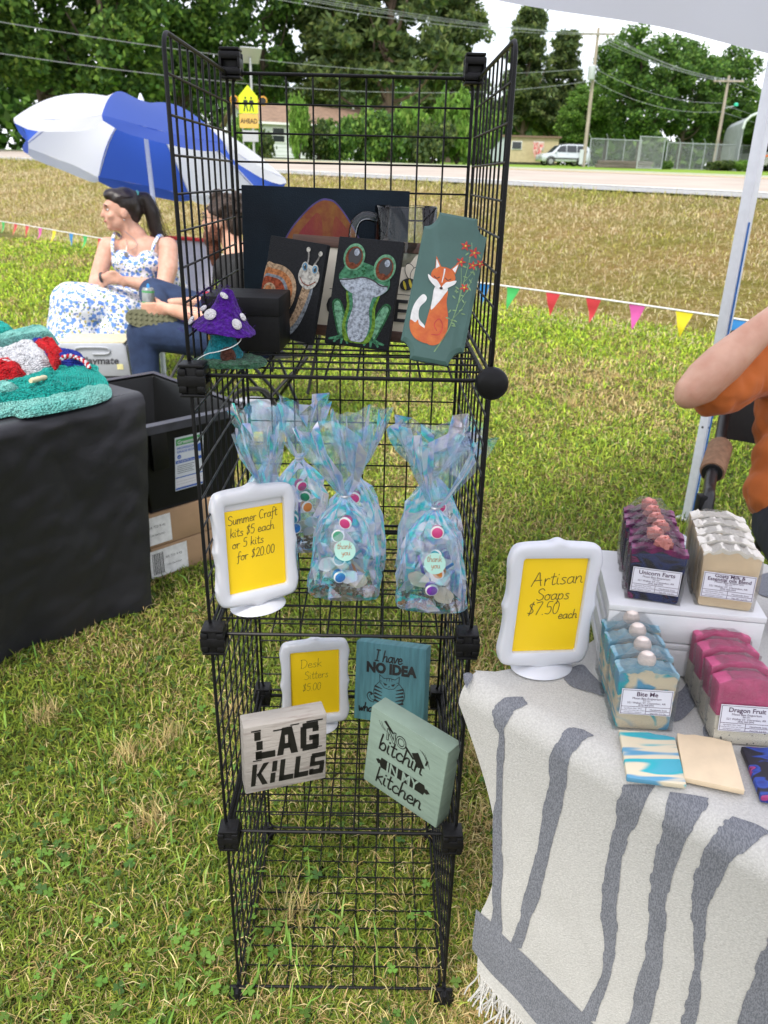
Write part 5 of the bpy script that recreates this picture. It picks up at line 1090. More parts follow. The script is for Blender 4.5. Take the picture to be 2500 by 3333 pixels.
    for i in range(3):
        M_ = Matrix.Rotation(rd.uniform(-.9, .9), 3, 'Y'); c_ = Vector((rd.uniform(-.3, .3)*w, .05*w, hn*.33)); mb2 = MB(); mb2.box((0, 0, 0), (.004, .0015, .055)); mb2.v = [tuple(M_ @ Vector(p) + c_) for p in mb2.v]; mb2.build('craft_stick', [WDS, POT[(seed+1) % 6], POT[(seed+4) % 6]][i], t)
    if sticker:
        sx_, sz_ = sticker; o = bpy.data.objects.new('sticker', None)
        mb = MB(); mb.lathe([(.0155, 0), (.0155, .0006)], 28, M=Matrix.Rotation(R(90), 3, 'X')); s = mb.build('thank_you_sticker', MINT, t, loc=(sx_, -w*.66, sz_), rot=(R(-12), 0, 0)); bpy.data.objects.remove(o)
        stroke_text(s, 'lettering', [('thank', -.0118, .002, .0090, 4, 1.0), ('you', -.005, -.007, .0085, 4, 1.05)], GOLD, .0008, -.0009)
    return t
def on2(u, v): p = pz(u, v, S2); return (p.x, p.y, S2)
kit('iridescent craft kit bag front centre with mint thank you sticker', on2(1122, 1928), -4, -4, .150, .050, 1, (.004, .084), 5, (-.020, 0))
kit('iridescent craft kit bag nearest the right side panel with mint thank you sticker', on2(1400, 1968), -9, -4, .148, .048, 2, (.006, .082), 4, (.012, 0))
p = Vector(on2(1122, 1928)); kit('iridescent craft kit bag directly behind the front centre bag', (p.x + .012, p.y + .085, S2), 6, 2, .158, .046, 3, None, 5, (.004, 0), .085, .034)
p = Vector(on2(1400, 1968)); kit('iridescent craft kit bag with wide flared top in the back right corner of the shelf', (p.x + .002, p.y + .100, S2), 0, 2, .164, .048, 4, None, 4, (0, 0), .072, .050)
kit('iridescent craft kit bag with the tallest neck at the back left of the shelf', (.098, .285, S2), 12, 4, .158, .047, 5, None, 5, (.004, 0), .082, .032)
kit('iridescent craft kit bag behind the Summer Craft sign', (.062, .165, S2), 4, 0, .145, .040, 6, None, 4, (-.008, 0), .080, .028)
kit('iridescent craft kit bag in the back left corner leaning on the side panel', (.048, .262, S2), 0, 0, .150, .040, 8, None, 4, (-.012, 0), .082, .030)
# ================================================================ soap table, cloth, crates, soaps
E1 = Vector((0.706, -0.708, 0)); E2 = Vector((0.708, 0.706, 0)); TA = Vector((0.352, -0.085, 0)); UP = Vector((0, 0, 1))
def tpt(a, b, z): return TA + E1*a + E2*b + UP*z
t = thing('folding_table', 'folding table standing under the grey and white patterned cloth', 'table', tpt(0.03, 0.03, 0), (0, 0, math.atan2(E1.y, E1.x)))
TBM = mat('white table plastic', (.7, .7, .7), .5, var=.03)
mb = MB(); mb.box((.60, .31, TZ - .022), (1.16, .56, .03), ch=.005); mb.build('tabletop', TBM, t, 30.0)
for x in (.1, 1.1):
    for y in (.08, .54): mb = MB(); mb.tube([(x, y, GZ), (x, y, TZ - .036)], .012, 8); mb.build('leg', TBM, t, True)
CLO = mat('off white woven cotton', (.49, .48, .45), .92, var=.10, scale=420, bump=.3, bscale=520, stretch=(1, 1, 1))
CLG = mat('slate grey woven cotton', (.125, .132, .150), .92, c2=(.21, .218, .242), scale=330, bump=.3, bscale=420, stretch=(3, 1, 1), lo=.42, hi=.58)
HEMZ = lambda a: .275 - .09*min(1, a/.5)
def cloth(a, r):
    """a metres along the front edge, r: 0 on top, 0.2 at the end of the roll, 1 at the hem"""
    if r < .2:
        q = r/.2; th = q*PI/2; rad = .034
        return tpt(a, .034 - rad*math.sin(th)*1.0, TZ - rad*(1 - math.cos(th)) + .0008)
    t_ = (r - .2)/.8; z0 = TZ - .0332; z = z0 + (HEMZ(a) - z0)*t_
    pinch = (.075*math.sin(min(1, t_*1.35)*PI/1.35*1.0)**1.0 + .035*t_)*math.exp(-max(a, 0)/.16)
    fold = .013*math.sin(a*10 + .6)*t_**.8 + .005*math.sin(a*23 + 1.2 + t_)*t_**1.5 + .0025*t_*mnoise.noise(Vector((a*20, t_*9, 0)))
    return tpt(a + pinch, -.018*t_**1.25 - fold, z)
t = thing('tablecloth', 'off white woven throw with slate grey branching stripes over the soap table', 'tablecloth')
mb = MB(); mb.grid(lambda i, j: cloth(i*1.15 - .012, j), 90, 60)
# flat top of the cloth with its pointed loose corner and the far edges
top = [(-.016, .034), (1.138, .034), (1.2, .62), (.03, .66), (.04, .42), (.052, .28), (.056, .20), (.030, .10), (.004, .055)]
mb.add([tpt(a, b, TZ + .0008 - (.002 if i == 8 else 0)) for i, (a, b) in enumerate(top)], [tuple(range(len(top)))])
mb.build('woven_cloth', CLO, t, 50.0)
lf = MB(); lf.grid(lambda i, j: tpt(*[p for p in ((.02, .055 + i*.6) if True else 0)], 0) + E1*(.085 - .035*j**1.5 + .006*math.sin(i*16)*j) + UP*(TZ - .004 - j*.40) if True else None, 24, 14); lf.build('side_drop', CLO, t, 50.0)
def plane_at(u, v):          # photo pixel to cloth parameters (along the edge, height) on the hanging front
    r = ray(u, v); n = E2; d = TA - E2*.022; k = (d - CAM).dot(n)/r.dot(n); p = CAM + r*k
    return (p - TA).dot(E1), p.z
def crop(x, y): return 1450 + x/1.58, 2150 + y/1.58
STR = [
 [(190, 300, 400), (230, 262, 415), (270, 245, 345), (330, 255, 312), (400, 275, 303), (600, 262, 298), (800, 247, 292), (1000, 243, 292), (1200, 245, 290), (1400, 238, 292)],
 [(345, 655, 735), (370, 610, 782), (430, 572, 690), (600, 535, 625), (800, 500, 590), (1000, 465, 532), (1200, 410, 490), (1350, 375, 432), (1480, 330, 395)],
 [(640, 925, 1075), (800, 880, 1000), (900, 860, 950), (1000, 835, 915), (1150, 810, 895), (1300, 800, 885), (1450, 815, 880), (1600, 805, 850), (1700, 760, 822), (1850, 690, 770)],
 [(680, 1160, 1390), (830, 1125, 1300), (950, 1095, 1225), (1100, 1060, 1165), (1250, 1050, 1140), (1400, 1040, 1130), (1550, 1020, 1120), (1700, 975, 1090), (1869, 935, 1050), (2050, 880, 1000)],
 [(800, 1470, 1640), (840, 1430, 1690), (900, 1385, 1640), (1000, 1325, 1510), (1100, 1285, 1430), (1200, 1268, 1385), (1300, 1265, 1350), (1450, 1280, 1330), (1600, 1275, 1315), (1750, 1240, 1310), (1869, 1210, 1290), (2050, 1150, 1250)],
 [(1350, 1700, 1760), (1450, 1650, 1760), (1600, 1590, 1740), (1750, 1540, 1700), (1869, 1500, 1680), (2050, 1440, 1640)],
]
def find_r(a, z):            # r for a wanted height at a
    lo, hi = 0.0, 1.0
    for _ in range(22):
        m_ = (lo + hi)/2
        if cloth(a, m_).z > z: lo = m_
        else: hi = m_
    return lo
def cloth_inv(u, v):         # refine: parameters whose cloth point projects onto (u, v)
    a, z = plane_at(u, v); r_ = find_r(a, min(z, TZ - .001))
    for _ in range(14):
        p = cloth(a, r_); q = CR.transposed() @ (p - CAM); uu_, vv_ = 1250 + FPX*q.x/-q.z, 1666.5 - FPX*q.y/-q.z
        du, dv = u - uu_, v - vv_
        if abs(du) + abs(dv) < .5: break
        e = 1e-4
        def pr(a_, r2): q = CR.transposed() @ (cloth(a_, r2) - CAM); return Vector((1250 + FPX*q.x/-q.z, 1666.5 - FPX*q.y/-q.z))
        b0 = pr(a, r_); ja = (pr(a + e, r_) - b0)/e; jr = (pr(a, r_ + e) - b0)/e; det = ja.x*jr.y - jr.x*ja.y
        if abs(det) < 1: break
        a += max(-.05, min(.05, (du*jr.y - jr.x*dv)/det)); r_ = min(1, max(0, r_ + max(-.1, min(.1, (ja.x*dv - du*ja.y)/det))))
    return a, r_
def cloth_n(a, r):
    e = 2e-3; p = cloth(a, r); n = (cloth(a + e, r) - p).cross(cloth(a, min(1, r + e)) - cloth(a, max(0, r - e)))
    n.normalize(); return n if n.dot(-E2 + UP*.3) > 0 else -n
def stripe_mesh(rows, name='grey_stripe', jag=.0016):
    ctrl = [(cloth_inv(*crop(l, y)), cloth_inv(*crop(r_, y))) for y, l, r_ in rows]
    L_ = catmull([Vector((c[0][0], c[0][1], 0)) for c in ctrl], 9); R_ = catmull([Vector((c[1][0], c[1][1], 0)) for c in ctrl], 9)
    vs = []; fs = []; k = 6; jl = jr = 0
    for i, (p, q_) in enumerate(zip(L_, R_)):
        if i % 3 == 0: jl = random.uniform(-jag, jag); jr = random.uniform(-jag, jag)
        for m_ in range(k + 1):
            s_ = m_/k; a = p.x + jl + (q_.x + jr - p.x - jl)*s_; r_ = p.y + (q_.y - p.y)*s_; r_ = min(.999, max(.0, r_))
            vs.append(cloth(a, r_) + cloth_n(a, r_)*.0010)
    for i in range(len(L_) - 1):
        for m_ in range(k): fs.append((i*(k+1)+m_, i*(k+1)+m_+1, (i+1)*(k+1)+m_+1, (i+1)*(k+1)+m_))
    m2 = MB(); m2.add(vs, fs); return m2.build(name, CLG, t, 60.0)
for s_ in STR: stripe_mesh(s_)
# the broad band along the hem
bu = [(160, 1275), (240, 1345), (320, 1430), (400, 1500), (550, 1650), (690, 1790), (800, 1900), (1000, 2080), (1300, 2330)]; bl = [(140, 1480), (200, 1560), (265, 1635), (350, 1720), (450, 1840), (560, 1970), (700, 2110), (900, 2290), (1200, 2500)]
vs = []; fs = []; k = 6
A_ = catmull([Vector((*cloth_inv(*crop(*p)), 0)) for p in bu], 5); B_ = catmull([Vector((*cloth_inv(*crop(*p)), 0)) for p in bl], 5)
for p, q_ in zip(A_, B_):
    for m_ in range(k + 1): s_ = m_/k; a, r_ = p.x + (q_.x - p.x)*s_, min(.985, p.y + (q_.y - p.y)*s_); vs.append(cloth(a, r_) + cloth_n(a, r_)*.0014)
for i in range(len(A_) - 1):
    for m_ in range(k): fs.append((i*(k+1)+m_, i*(k+1)+m_+1, (i+1)*(k+1)+m_+1, (i+1)*(k+1)+m_))
m2 = MB(); m2.add(vs, fs); m2.build('grey_band', CLG, t, 60.0)
# patches of the pattern on the table top
for poly in ([(600,70),(640,40),(705,20),(745,60),(790,105),(825,140),(820,185),(760,165),(700,150),(640,125)], [(1180,180),(1215,150),(1250,105),(1290,100),(1300,200),(1270,250),(1210,305),(1160,300)], [(92,72),(125,62),(142,80),(118,125),(106,140)], [(1325,345),(1345,330),(1360,405),(1330,390)], [(415,-8),(430,-12),(445,0),(425,10)], [(1590,-420),(1680,-450),(1700,-330),(1600,-350)]):
    pts = catmull([pz(*crop(x, y), TZ + .0022) for x, y in poly], 4, True); m2 = MB(); m2.add(pts, [tuple(range(len(pts)))]); m2.build('grey_patch', CLG, t)
# fringe along the hem
fr = MB()
for i in range(420):
    a = i/420*1.1 - .01; p = cloth(a, 1.0); d = Vector((random.uniform(-.012, .012), random.uniform(-.012, .012), 0)) - E2*random.uniform(0, .014)
    fr.tube(catmull([p, p + d*.4 + Vector((0, 0, -.013)), p + d + Vector((0, 0, -.024)), p + d*1.5 + Vector((random.uniform(-.006, .006), 0, -.030 - random.uniform(0, .010)))], 2), .0011, 4)
o = fr.build('fringe', CLO, t, True); struct(o, 'stuff')

# ---- white crates
CRM = mat('white painted wood', (.62, .62, .63), .5, var=.04, scale=18, bump=.08)
def crate(label, z, dx):
    c = thing('white_crate', label, 'crate', (.5335 + dx, -.0445, z), (0, 0, R(-8.3)), 'white risers on the soap table')
    w_, d_, h_ = .196, .165, .049
    for nm, ce, di in (('top_panel', (w_/2, d_/2, h_ - .004), (w_, d_, .008)), ('front_panel', (w_/2, .004, h_/2 - .0045), (w_ - .002, .008, h_ - .009)), ('back_panel', (w_/2, d_ - .004, h_/2 - .0045), (w_ - .002, .008, h_ - .009)), ('side_panel', (w_ - .005, d_/2, h_/2 - .0045), (.008, d_ - .018, h_ - .009)), ('side_rail', (.005, d_/2, h_ - .016), (.008, d_ - .018, .014)), ('side_rail', (.005, d_/2, .009), (.008, d_ - .018, .014))):
        m2 = MB(); m2.box(ce, di, ch=.0012); m2.build(nm, CRM, c, 30.0)
    return c
crate('white wooden riser crate resting on the cloth, lower of two', TZ + .0035, 0); crate('white wooden riser crate carrying dark and cream soaps, upper of two', TZ + .0545, .0015)
CZ = TZ + .1045
# ---- soap bars
WRAP = bpy.data.materials.new('clear shrink wrap'); WRAP.use_nodes = True; wt = WRAP.node_tree; wb = wt.nodes['Principled BSDF']
wb.inputs['Roughness'].default_value = .12; wb.inputs['Base Color'].default_value = (.9, .9, .9, 1); wb.inputs['Metallic'].default_value = .35
wtr = N(wt, 'ShaderNodeBsdfTransparent'); wmx = N(wt, 'ShaderNodeMixShader'); wf = N(wt, 'ShaderNodeFresnel'); wf.inputs[0].default_value = 1.22
wbp = N(wt, 'ShaderNodeBump'); wnn = N(wt, 'ShaderNodeTexNoise'); wnn.inputs['Scale'].default_value = 55; wnn.inputs['Detail'].default_value = 6; wbp.inputs['Strength'].default_value = .8; wbp.inputs['Distance'].default_value = .004
wt.links.new(wnn.outputs[0], wbp.inputs['Height']); wt.links.new(wbp.outputs[0], wb.inputs['Normal']); wt.links.new(wbp.outputs[0], wf.inputs['Normal'])
wt.links.new(wf.outputs[0], wmx.inputs[0]); wt.links.new(wtr.outputs[0], wmx.inputs[1]); wt.links.new(wb.outputs[0], wmx.inputs[2]); wt.links.new(wmx.outputs[0], wt.nodes['Material Output'].inputs[0])
def swirl(name, cols, scale=9, dist=2.2, st=(1, .4, 1.6), rough=.45):
    m = bpy.data.materials.new(name); m.use_nodes = True; tt = m.node_tree; b = tt.nodes['Principled BSDF']; b.inputs['Roughness'].default_value = rough
    b.inputs['Subsurface Weight'].default_value = .12; b.inputs['Subsurface Radius'].default_value = (.004, .004, .004)
    cc = N(tt, 'ShaderNodeTexCoord'); mp_ = N(tt, 'ShaderNodeMapping'); mp_.inputs['Scale'].default_value = st; n_ = N(tt, 'ShaderNodeTexNoise'); n_.inputs['Scale'].default_value = scale; n_.inputs['Detail'].default_value = 2.0; n_.inputs['Distortion'].default_value = dist
    r_ = N(tt, 'ShaderNodeValToRGB'); r_.color_ramp.interpolation = 'EASE'
    while len(r_.color_ramp.elements) < len(cols): r_.color_ramp.elements.new(.5)
    for e, (p, c) in zip(r_.color_ramp.elements, cols): e.position = p; e.color = tuple(c) + (1,)
    tt.links.new(cc.outputs['Object'], mp_.inputs[0]); tt.links.new(mp_.outputs[0], n_.inputs['Vector']); tt.links.new(n_.outputs[0], r_.inputs[0]); tt.links.new(r_.outputs[0], b.inputs['Base Color'])
    return m
CRE = (.66, .58, .42)
BITE = swirl('blue cream swirl soap', [(.36, (.10, .33, .50)), (.44, CRE), (.52, CRE), (.56, (.02, .38, .44)), (.64, (.10, .30, .46))], 17, .8, (1, .5, 1.6))
UNI = mat('black soap', (.012, .011, .016), .35, var=.3, scale=50); UNB = swirl('black blue magenta swirl soap', [(.40, (.010, .009, .014)), (.50, (.018, .03, .12)), (.56, (.012, .01, .02)), (.60, (.22, .015, .11)), (.70, (.010, .009, .014))], 22, 1.2)
MAG = mat('magenta soap', (.24, .018, .12), .35, var=.35, scale=60, c2=(.05, .01, .06)); PNK = mat('coral pink soap', (.68, .26, .22), .4, var=.12, scale=90, bump=.3)
GOAT = mat('cream goat milk soap', (.72, .57, .38), .5, var=.05, scale=40); GOAW = mat('whipped cream soap', (.72, .68, .60), .4, var=.04, bump=.2, bscale=60)
DRT = mat('dragon fruit pink soap', (.52, .085, .20), .4, var=.18, scale=45, bump=.25, bscale=90); DRW = mat('white speckled soap', (.70, .66, .55), .5, c2=(.10, .10, .09), scale=230, lo=.66, hi=.74, detail=1)
BTB = mat('blue soap top', (.10, .30, .43), .4, c2=(.35, .50, .55), scale=40, bump=.3); PRL = mat('pearl soap ball', (.72, .62, .56), .35, var=.06, scale=120)
LBL = mat('label paper', (.64, .64, .70), .55, var=.02); LIN = mat('label plum ink', (.07, .03, .07), .5)
def soap_profile(w, h, seed, lean=.004, bump=.003, peak=.006):
    rd = random.Random(seed); n = 14; tp = [(-w/2 + w*i/n, h + rd.uniform(-bump, bump)*.5 + peak*math.sin(PI*i/n)) for i in range(n+1)]
    b = .0025; return [(-w/2 + lean + b, 0), (w/2 - lean - b, 0), (w/2 - lean, b)] + [(x, z) for x, z in tp[::-1]] + [(-w/2 + lean, b)]
def soap(label, grp, w, h, th, loc, rz, lean, body, topm, toph, seed, topper=None, name=None, sizes=None, wavy=.003, split=None):
    s = thing('soap_bar', label, 'soap', loc, (R(lean), 0, R(rz)), grp); pr = soap_profile(w, h, seed, .003, wavy)
    m2 = MB(); m2.prism(pr, 0, th); m2.build('soap_body', body, s, 30.0, .0012)
    rd = random.Random(seed)
    if topm:      # textured top crust following the profile
        m2 = MB(); tp = [p for p in pr if p[1] > h*.7]; tp.sort(); n = len(tp)
        def f(i, j):
            x = -w/2 - .0006 + (w + .0012)*i; zt = np.interp(x, [p[0] for p in tp], [p[1] for p in tp]); ed = abs(j - .5)*2
            return Vector((x, -.0007 + (th + .0014)*min(1, max(0, (j - .12)/.76)), zt + .0014 + .0018*mnoise.noise(Vector((x*260, j*3, seed))) - (toph if ed > .94 else 0)*(1 + .3*math.sin(i*17 + seed))))
        m2.grid(f, 26, 10); m2.build('soap_top', topm, s, 50.0)
    if split:     # lower layer of another colour
        m2 = MB(); zc = h*split; m2.prism([(-w/2 + .002, 0)] + [(w/2 - .002, 0)] + [(w/2 + .0002 - .0012, zc)] + [(w/2 - w*i/8, zc + rd.uniform(-.004, .004)) for i in range(1, 8)] + [(-w/2 + .001, zc)], -.0008, th + .0008); m2.build('soap_lower_layer', DRW, s, 30.0)
    if topper == 'rose':
        m2 = MB(); m2.ellip((rd.uniform(-.004, .004), th/2, h + .011), (.0115, .0105, .011), 18, 12); m2.v = [tuple(Vector(p) + Vector((mnoise.noise(Vector(p)*210), mnoise.noise(Vector(p)*210 + Vector((9, 0, 0))), mnoise.noise(Vector(p)*210 + Vector((0, 9, 0)))))*.0042) for p in m2.v]; m2.build('rose_topper', PNK, s, True)
    if topper == 'pearl': m2 = MB(); m2.ellip((rd.uniform(-.003, .003), th/2, h + .012), .0108, 20, 12); m2.build('pearl_topper', PRL, s, True)
    # shrink wrap
    m2 = MB(); k = 1.05; z1 = h + (.020 if topper else .008)
    sec = [(-w/2*1.02, 0), (w/2*1.02, 0), (w/2*1.05, h*.5), (w/2*1.04, h*.95), (w*.22, z1), (-w*.22, z1), (-w/2*1.04, h*.95), (-w/2*1.05, h*.5)]
    m2.prism(sec, -.0016, th + .0016); wm = m2.mesh('shrink_wrap'); bm = bmesh.new(); bm.from_mesh(wm); bmesh.ops.triangulate(bm, faces=bm.faces[:]); bmesh.ops.subdivide_edges(bm, edges=bm.edges[:], cuts=2, use_grid_fill=True)
    for v in bm.verts: v.co += Vector([mnoise.noise(v.co*120 + Vector((i*5, seed, 0))) for i in range(3)])*.0011
    bm.to_mesh(wm); bm.free(); obj('shrink_wrap', wm, WRAP, s)
    if name:
        lw_, lh, zc = sizes; L0 = -.0038; m2 = MB(); m2.box((0, L0 + .0004, zc), (lw_, .0008, lh)); l = m2.build('paper_label', LBL, s)
        y_ = L0 - .0004; bw = .0005; a, b_ = lw_/2 - .001, lh/2 - .001; zs = zc - lh*.18
        for q_ in (rect(-a, zc + b_ - bw, a, zc + b_), rect(-a, zc - b_, a, zc - b_ + bw), rect(-a, zc - b_, -a + bw, zc + b_), rect(a - bw, zc - b_, a, zc + b_), rect(-a, zs - bw/2, a, zs + bw/2), rect(0, zc - b_, bw, zs), rect(0, zs - lh*.17, a, zs - lh*.17 + bw)): letter_poly(l, [q_], LIN, y_, 'label_rule')
        k = lh/.034
        if len(name) == 1: text(l, 'lettering', name[0], 0, zc + lh*.24, .0082*k, LIN, y_, bold=.0001)
        else: text(l, 'lettering', name[0], 0, zc + lh*.33, .0068*k, LIN, y_, bold=.0001); text(l, 'lettering', name[1], 0, zc + lh*.19, .0068*k, LIN, y_, bold=.0001)
        text(l, 'lettering', 'Moon Bee Emporium', 0, zc + lh*.115, .0040*k, LIN, y_); text(l, 'lettering', 'Bee you', 0, zc + lh*.05, .0026*k, LIN, y_); text(l, 'lettering', '521 Walker ST. Clarendon, AR', 0, zc - lh*.06, .0036*k, LIN, y_)
        text(l, 'lettering', '(870) 468-6994', 0, zc - lh*.14, .0030*k, LIN, y_)
        for i, s_ in enumerate(('Ingredients: Palm, Olive,', 'Coconut oils, water, lye, Castor', 'oil, fragrance, colorants')): text(l, 'lettering', s_, -lw_*.245, zs - lh*(.09 + .075*i), .0022*k, LIN, y_)
        text(l, 'lettering', 'Handmade Soap', lw_*.25, zs - lh*.125, .0031*k, LIN, y_); text(l, 'lettering', 'Net Wt. 5.2 Oz', lw_*.25, zs - lh*.27, .0029*k, LIN, y_)
    return s
ORD = ['front', 'second', 'third', 'fourth', 'fifth', 'rearmost']
def row(n, kind, f0, r0, **kw):
    for i in range(n):
        k = i/(n-1); lb = kind + (', frontmost of its row' if i == 0 else ', rearmost of its row' if i == n-1 else ', %s from the front of its row' % ORD[i])
        jx = random.uniform(-.0025, .0025) if i else 0
        kk = dict(kw); kk['name'] = kw.get('name') if i == 0 else None; kk['seed'] = kw['seed'] + i
        soap(lb, kind + ' row', loc=(f0[0] + (r0[0]-f0[0])*k + jx, f0[1] + (r0[1]-f0[1])*k, f0[2]), **kk)
row(6, 'black and magenta soap with pink topper', (.5930, -.0360, CZ), (.6190, .0900, CZ), w=.069, h=.067, th=.022, rz=-15, lean=-4, body=UNB, topm=MAG, toph=.006, seed=20, topper='rose', name=('Unicorn Farts',), sizes=(.060, .0335, .030))
row(5, 'cream goat milk soap', (.6815, -.0500, CZ), (.7060, .0620, CZ), w=.0705, h=.072, th=.025, rz=-14, lean=-6, body=GOAT, topm=GOAW, toph=.005, seed=40, name=('Goats Milk &', 'Essential oils Blend'), sizes=(.063, .0345, .031), wavy=.005)
row(4, 'blue and cream swirled soap with pearl topper', (.5545, -.1680, TZ + .003), (.5620, -.0720, TZ + .003), w=.069, h=.074, th=.026, rz=-4, lean=-7, body=BITE, topm=BTB, toph=.005, seed=60, topper='pearl', name=('Bite Me',), sizes=(.0600, .0335, .038))
row(4, 'pink and white dragon fruit soap', (.6645, -.1920, TZ + .003), (.6730, -.0900, TZ + .003), w=.069, h=.076, th=.026, rz=-5, lean=-10, body=DRT, topm=None, toph=.004, seed=80, name=('Dragon Fruit',), sizes=(.060, .0335, .034), split=.46)
# sample slices lying flat
def slice_(label, corners, z, th, body, seed):
    c = [Vector((*p, 0)) for p in corners]; ce = sum(c, Vector())/4; s = thing('soap_slice', label, 'soap', (ce.x, ce.y, z), (0, 0, 0), 'soap sample slices lying on the cloth')
    rd = random.Random(seed); ed = []
    for i in range(4):
        a, b_ = c[i] - ce, c[(i+1) % 4] - ce
        for k in range(6): p = a + (b_ - a)*k/6; ed.append(p + (Vector((rd.uniform(-1, 1), rd.uniform(-1, 1), 0))*.0012 + Vector((0, .003*math.sin(PI*k/6), 0)) if i == 0 else Vector()))
    n = len(ed); m2 = MB(); m2.add([(p.x, p.y, 0) for p in ed] + [(p.x, p.y, th) for p in ed], [tuple(range(n))[::-1], tuple(range(n, 2*n))] + [(i, (i+1) % n, (i+1) % n + n, i + n) for i in range(n)])
    m2.build('soap_body', body, s, 30.0, .0012); return s
FL = swirl('blue cream striped slice', [(.40, (.10, .30, .46)), (.45, CRE), (.53, CRE), (.57, (.02, .38, .44)), (.62, (.06, .36, .46))], 17, .25, (.30, 2.3, .4)); UNF = swirl('dark swirl slice', [(.36, (.010, .009, .014)), (.50, (.012, .01, .02)), (.53, (.02, .06, .34)), (.58, (.015, .03, .2)), (.60, (.34, .03, .16)), (.66, (.012, .01, .016))], 13, 1.0, (1.2, 1.8, 1))
slice_('blue and cream striped soap slice lying at the table edge', [(.524, -.178), (.586, -.190), (.572, -.268), (.510, -.258)], TZ + .003, .0065, FL, 1)
slice_('plain cream soap slice between the striped and the dark slices', [(.590, -.184), (.650, -.197), (.632, -.276), (.573, -.258)], TZ + .0035, .0070, GOAT, 2)
slice_('black blue and magenta soap slice at the right frame edge', [(.658, -.206), (.722, -.214), (.708, -.298), (.645, -.286)], TZ + .0035, .0075, UNF, 3)
# wrapped labelled soaps lying behind
for lb, loc, rz, body in (('wrapped blue soap with paper label lying behind the dark soaps', (.700, .185, TZ + .0035), 20, BITE), ('wrapped dark soap with paper label right of the cream soaps', (.865, .060, TZ + .0035), -30, UNB)):
    s = thing('wrapped_soap', lb, 'soap', loc, (0, 0, R(rz))); m2 = MB(); m2.box((0, 0, .042), (.075, .085, .084), ch=.004); m2.build('soap_body', body, s, 30.0); m2 = MB(); m2.box((0, 0, .0846), (.064, .036, .0008)); l = m2.build('paper_label', LBL, s)
    o = text(l, 'lettering', 'Bite Me' if 'blue' in lb else 'Unicorn Farts', 0, 0, .009, LIN); o.rotation_euler = (R(-90), 0, 0); o.location = (0, .004, .0853)

# ================================================================ canopy
CF = bpy.data.materials.new('white canopy polyester'); CF.use_nodes = True; ct = CF.node_tree; cbn = ct.nodes['Principled BSDF']; cbn.inputs['Base Color'].default_value = (.62, .62, .70, 1); cbn.inputs['Roughness'].default_value = .8
ctr = N(ct, 'ShaderNodeBsdfTranslucent'); ctr.inputs[0].default_value = (.70, .70, .80, 1); cmx = N(ct, 'ShaderNodeMixShader'); cmx.inputs[0].default_value = .80; ct.links.new(cbn.outputs[0], cmx.inputs[1]); ct.links.new(ctr.outputs[0], cmx.inputs[2]); ct.links.new(cmx.outputs[0], ct.nodes['Material Output'].inputs[0])
POL = mat('white powder coated steel', (.80, .82, .88), .35, var=.03)
KA = Vector((-.79, -.61, 0)).normalized(); KB = Vector((.61, -.79, 0)).normalized(); K0 = Vector((1.592, 2.21, 0)); KL = 3.0
t = thing('canopy_tent', 'white pop up canopy tent over the stall with a white steel leg', 'canopy')
cor = [K0, K0 + KA*KL, K0 + KA*KL + KB*KL, K0 + KB*KL]
hz, vz, az = 1.752, 2.03, 2.85
for i in range(4):
    a, b_ = cor[i], cor[(i+1) % 4]; nrm = (b_ - a).cross(UP).normalized(); cen = sum(cor, Vector())/4
    out = nrm if nrm.dot((a+b_)/2 - cen) > 0 else -nrm
    def f(s_, j): return a + (b_ - a)*s_ + out*(.012 + .010*math.sin(s_*19 + i) * (1-j)) + UP*(hz + (vz - hz)*j + .014*math.sin(s_*PI*3)*(1 - j)*.6)
    m2 = MB(); m2.grid(f, 40, 6); m2.build('valance', CF, t, 60.0)
    apx = Vector((cen.x, cen.y, az))
    def g(s_, j): p = a + (b_ - a)*s_ + UP*vz + out*.012; q_ = p + (apx - p)*j; return q_ - UP*(.05*math.sin(PI*j)*math.sin(PI*s_))
    m2 = MB(); m2.grid(g, 16, 10); m2.build('roof_panel', CF, t, 60.0)
for i, c in enumerate(cor):
    fy = .0
    m2 = MB(); M_ = Matrix.Rotation(math.atan2(KA.y, KA.x), 3, 'Z')
    inn = ((cor[(i+1) % 4] - c).normalized() + (cor[i-1] - c).normalized())*.022
    m2.box(c + inn + UP*1.30, (.042, .042, 1.46), M_, .003); lg = m2.build('leg', POL, t, 30.0)
    m2 = MB(); m2.box(c + inn + UP*.30, (.036, .036, .62), M_, .0025); m2.box(c + inn + UP*(GZ + .004), (.07, .07, .008), M_); m2.build('inner_leg', POL, t, 30.0)
    if i == 0:
        for z in (.62, .74, .40, .50): 
            m2 = MB(); d = (M_ @ Vector((0, 1, 0))); d = -d if d.dot(CAM - c) < 0 else d
            for d in (M_ @ Vector((0, 1, 0)), M_ @ Vector((1, 0, 0))):
                d = d if d.dot(CAM - c) > 0 else -d
                rr = .0212 if z > .57 else .0182; m2.tube([c + inn + d*rr + UP*z, c + inn + d*(rr + .0007) + UP*z], .0048, 12)
            m2.build('peg_hole', mat('peg hole dark', (.01, .01, .01), .6), t)
    m2 = MB()
    for k in (i, (i+1) % 4):
        pass
for i in range(4):
    a, b_ = cor[i], cor[(i+1) % 4]
    for q0, q1 in ((0, .5), (.5, 0), (1, .5), (.5, 1)):
        m2 = MB(); p0 = a + (b_ - a)*(.02 + q0*.96) + UP*(2.0 if q0 in (0, 1) else 1.86); p1 = a + (b_ - a)*(.02 + q1*.96) + UP*(1.86 if q0 in (0, 1) else 2.0)
        inw = (sum(cor, Vector())/4 - (a + b_)/2).normalized()*(.03 if q0 in (0, 1) else .045); m2.tube([p0 + inw, p1 + inw], .010, 6); m2.build('truss_bar', POL, t, True)
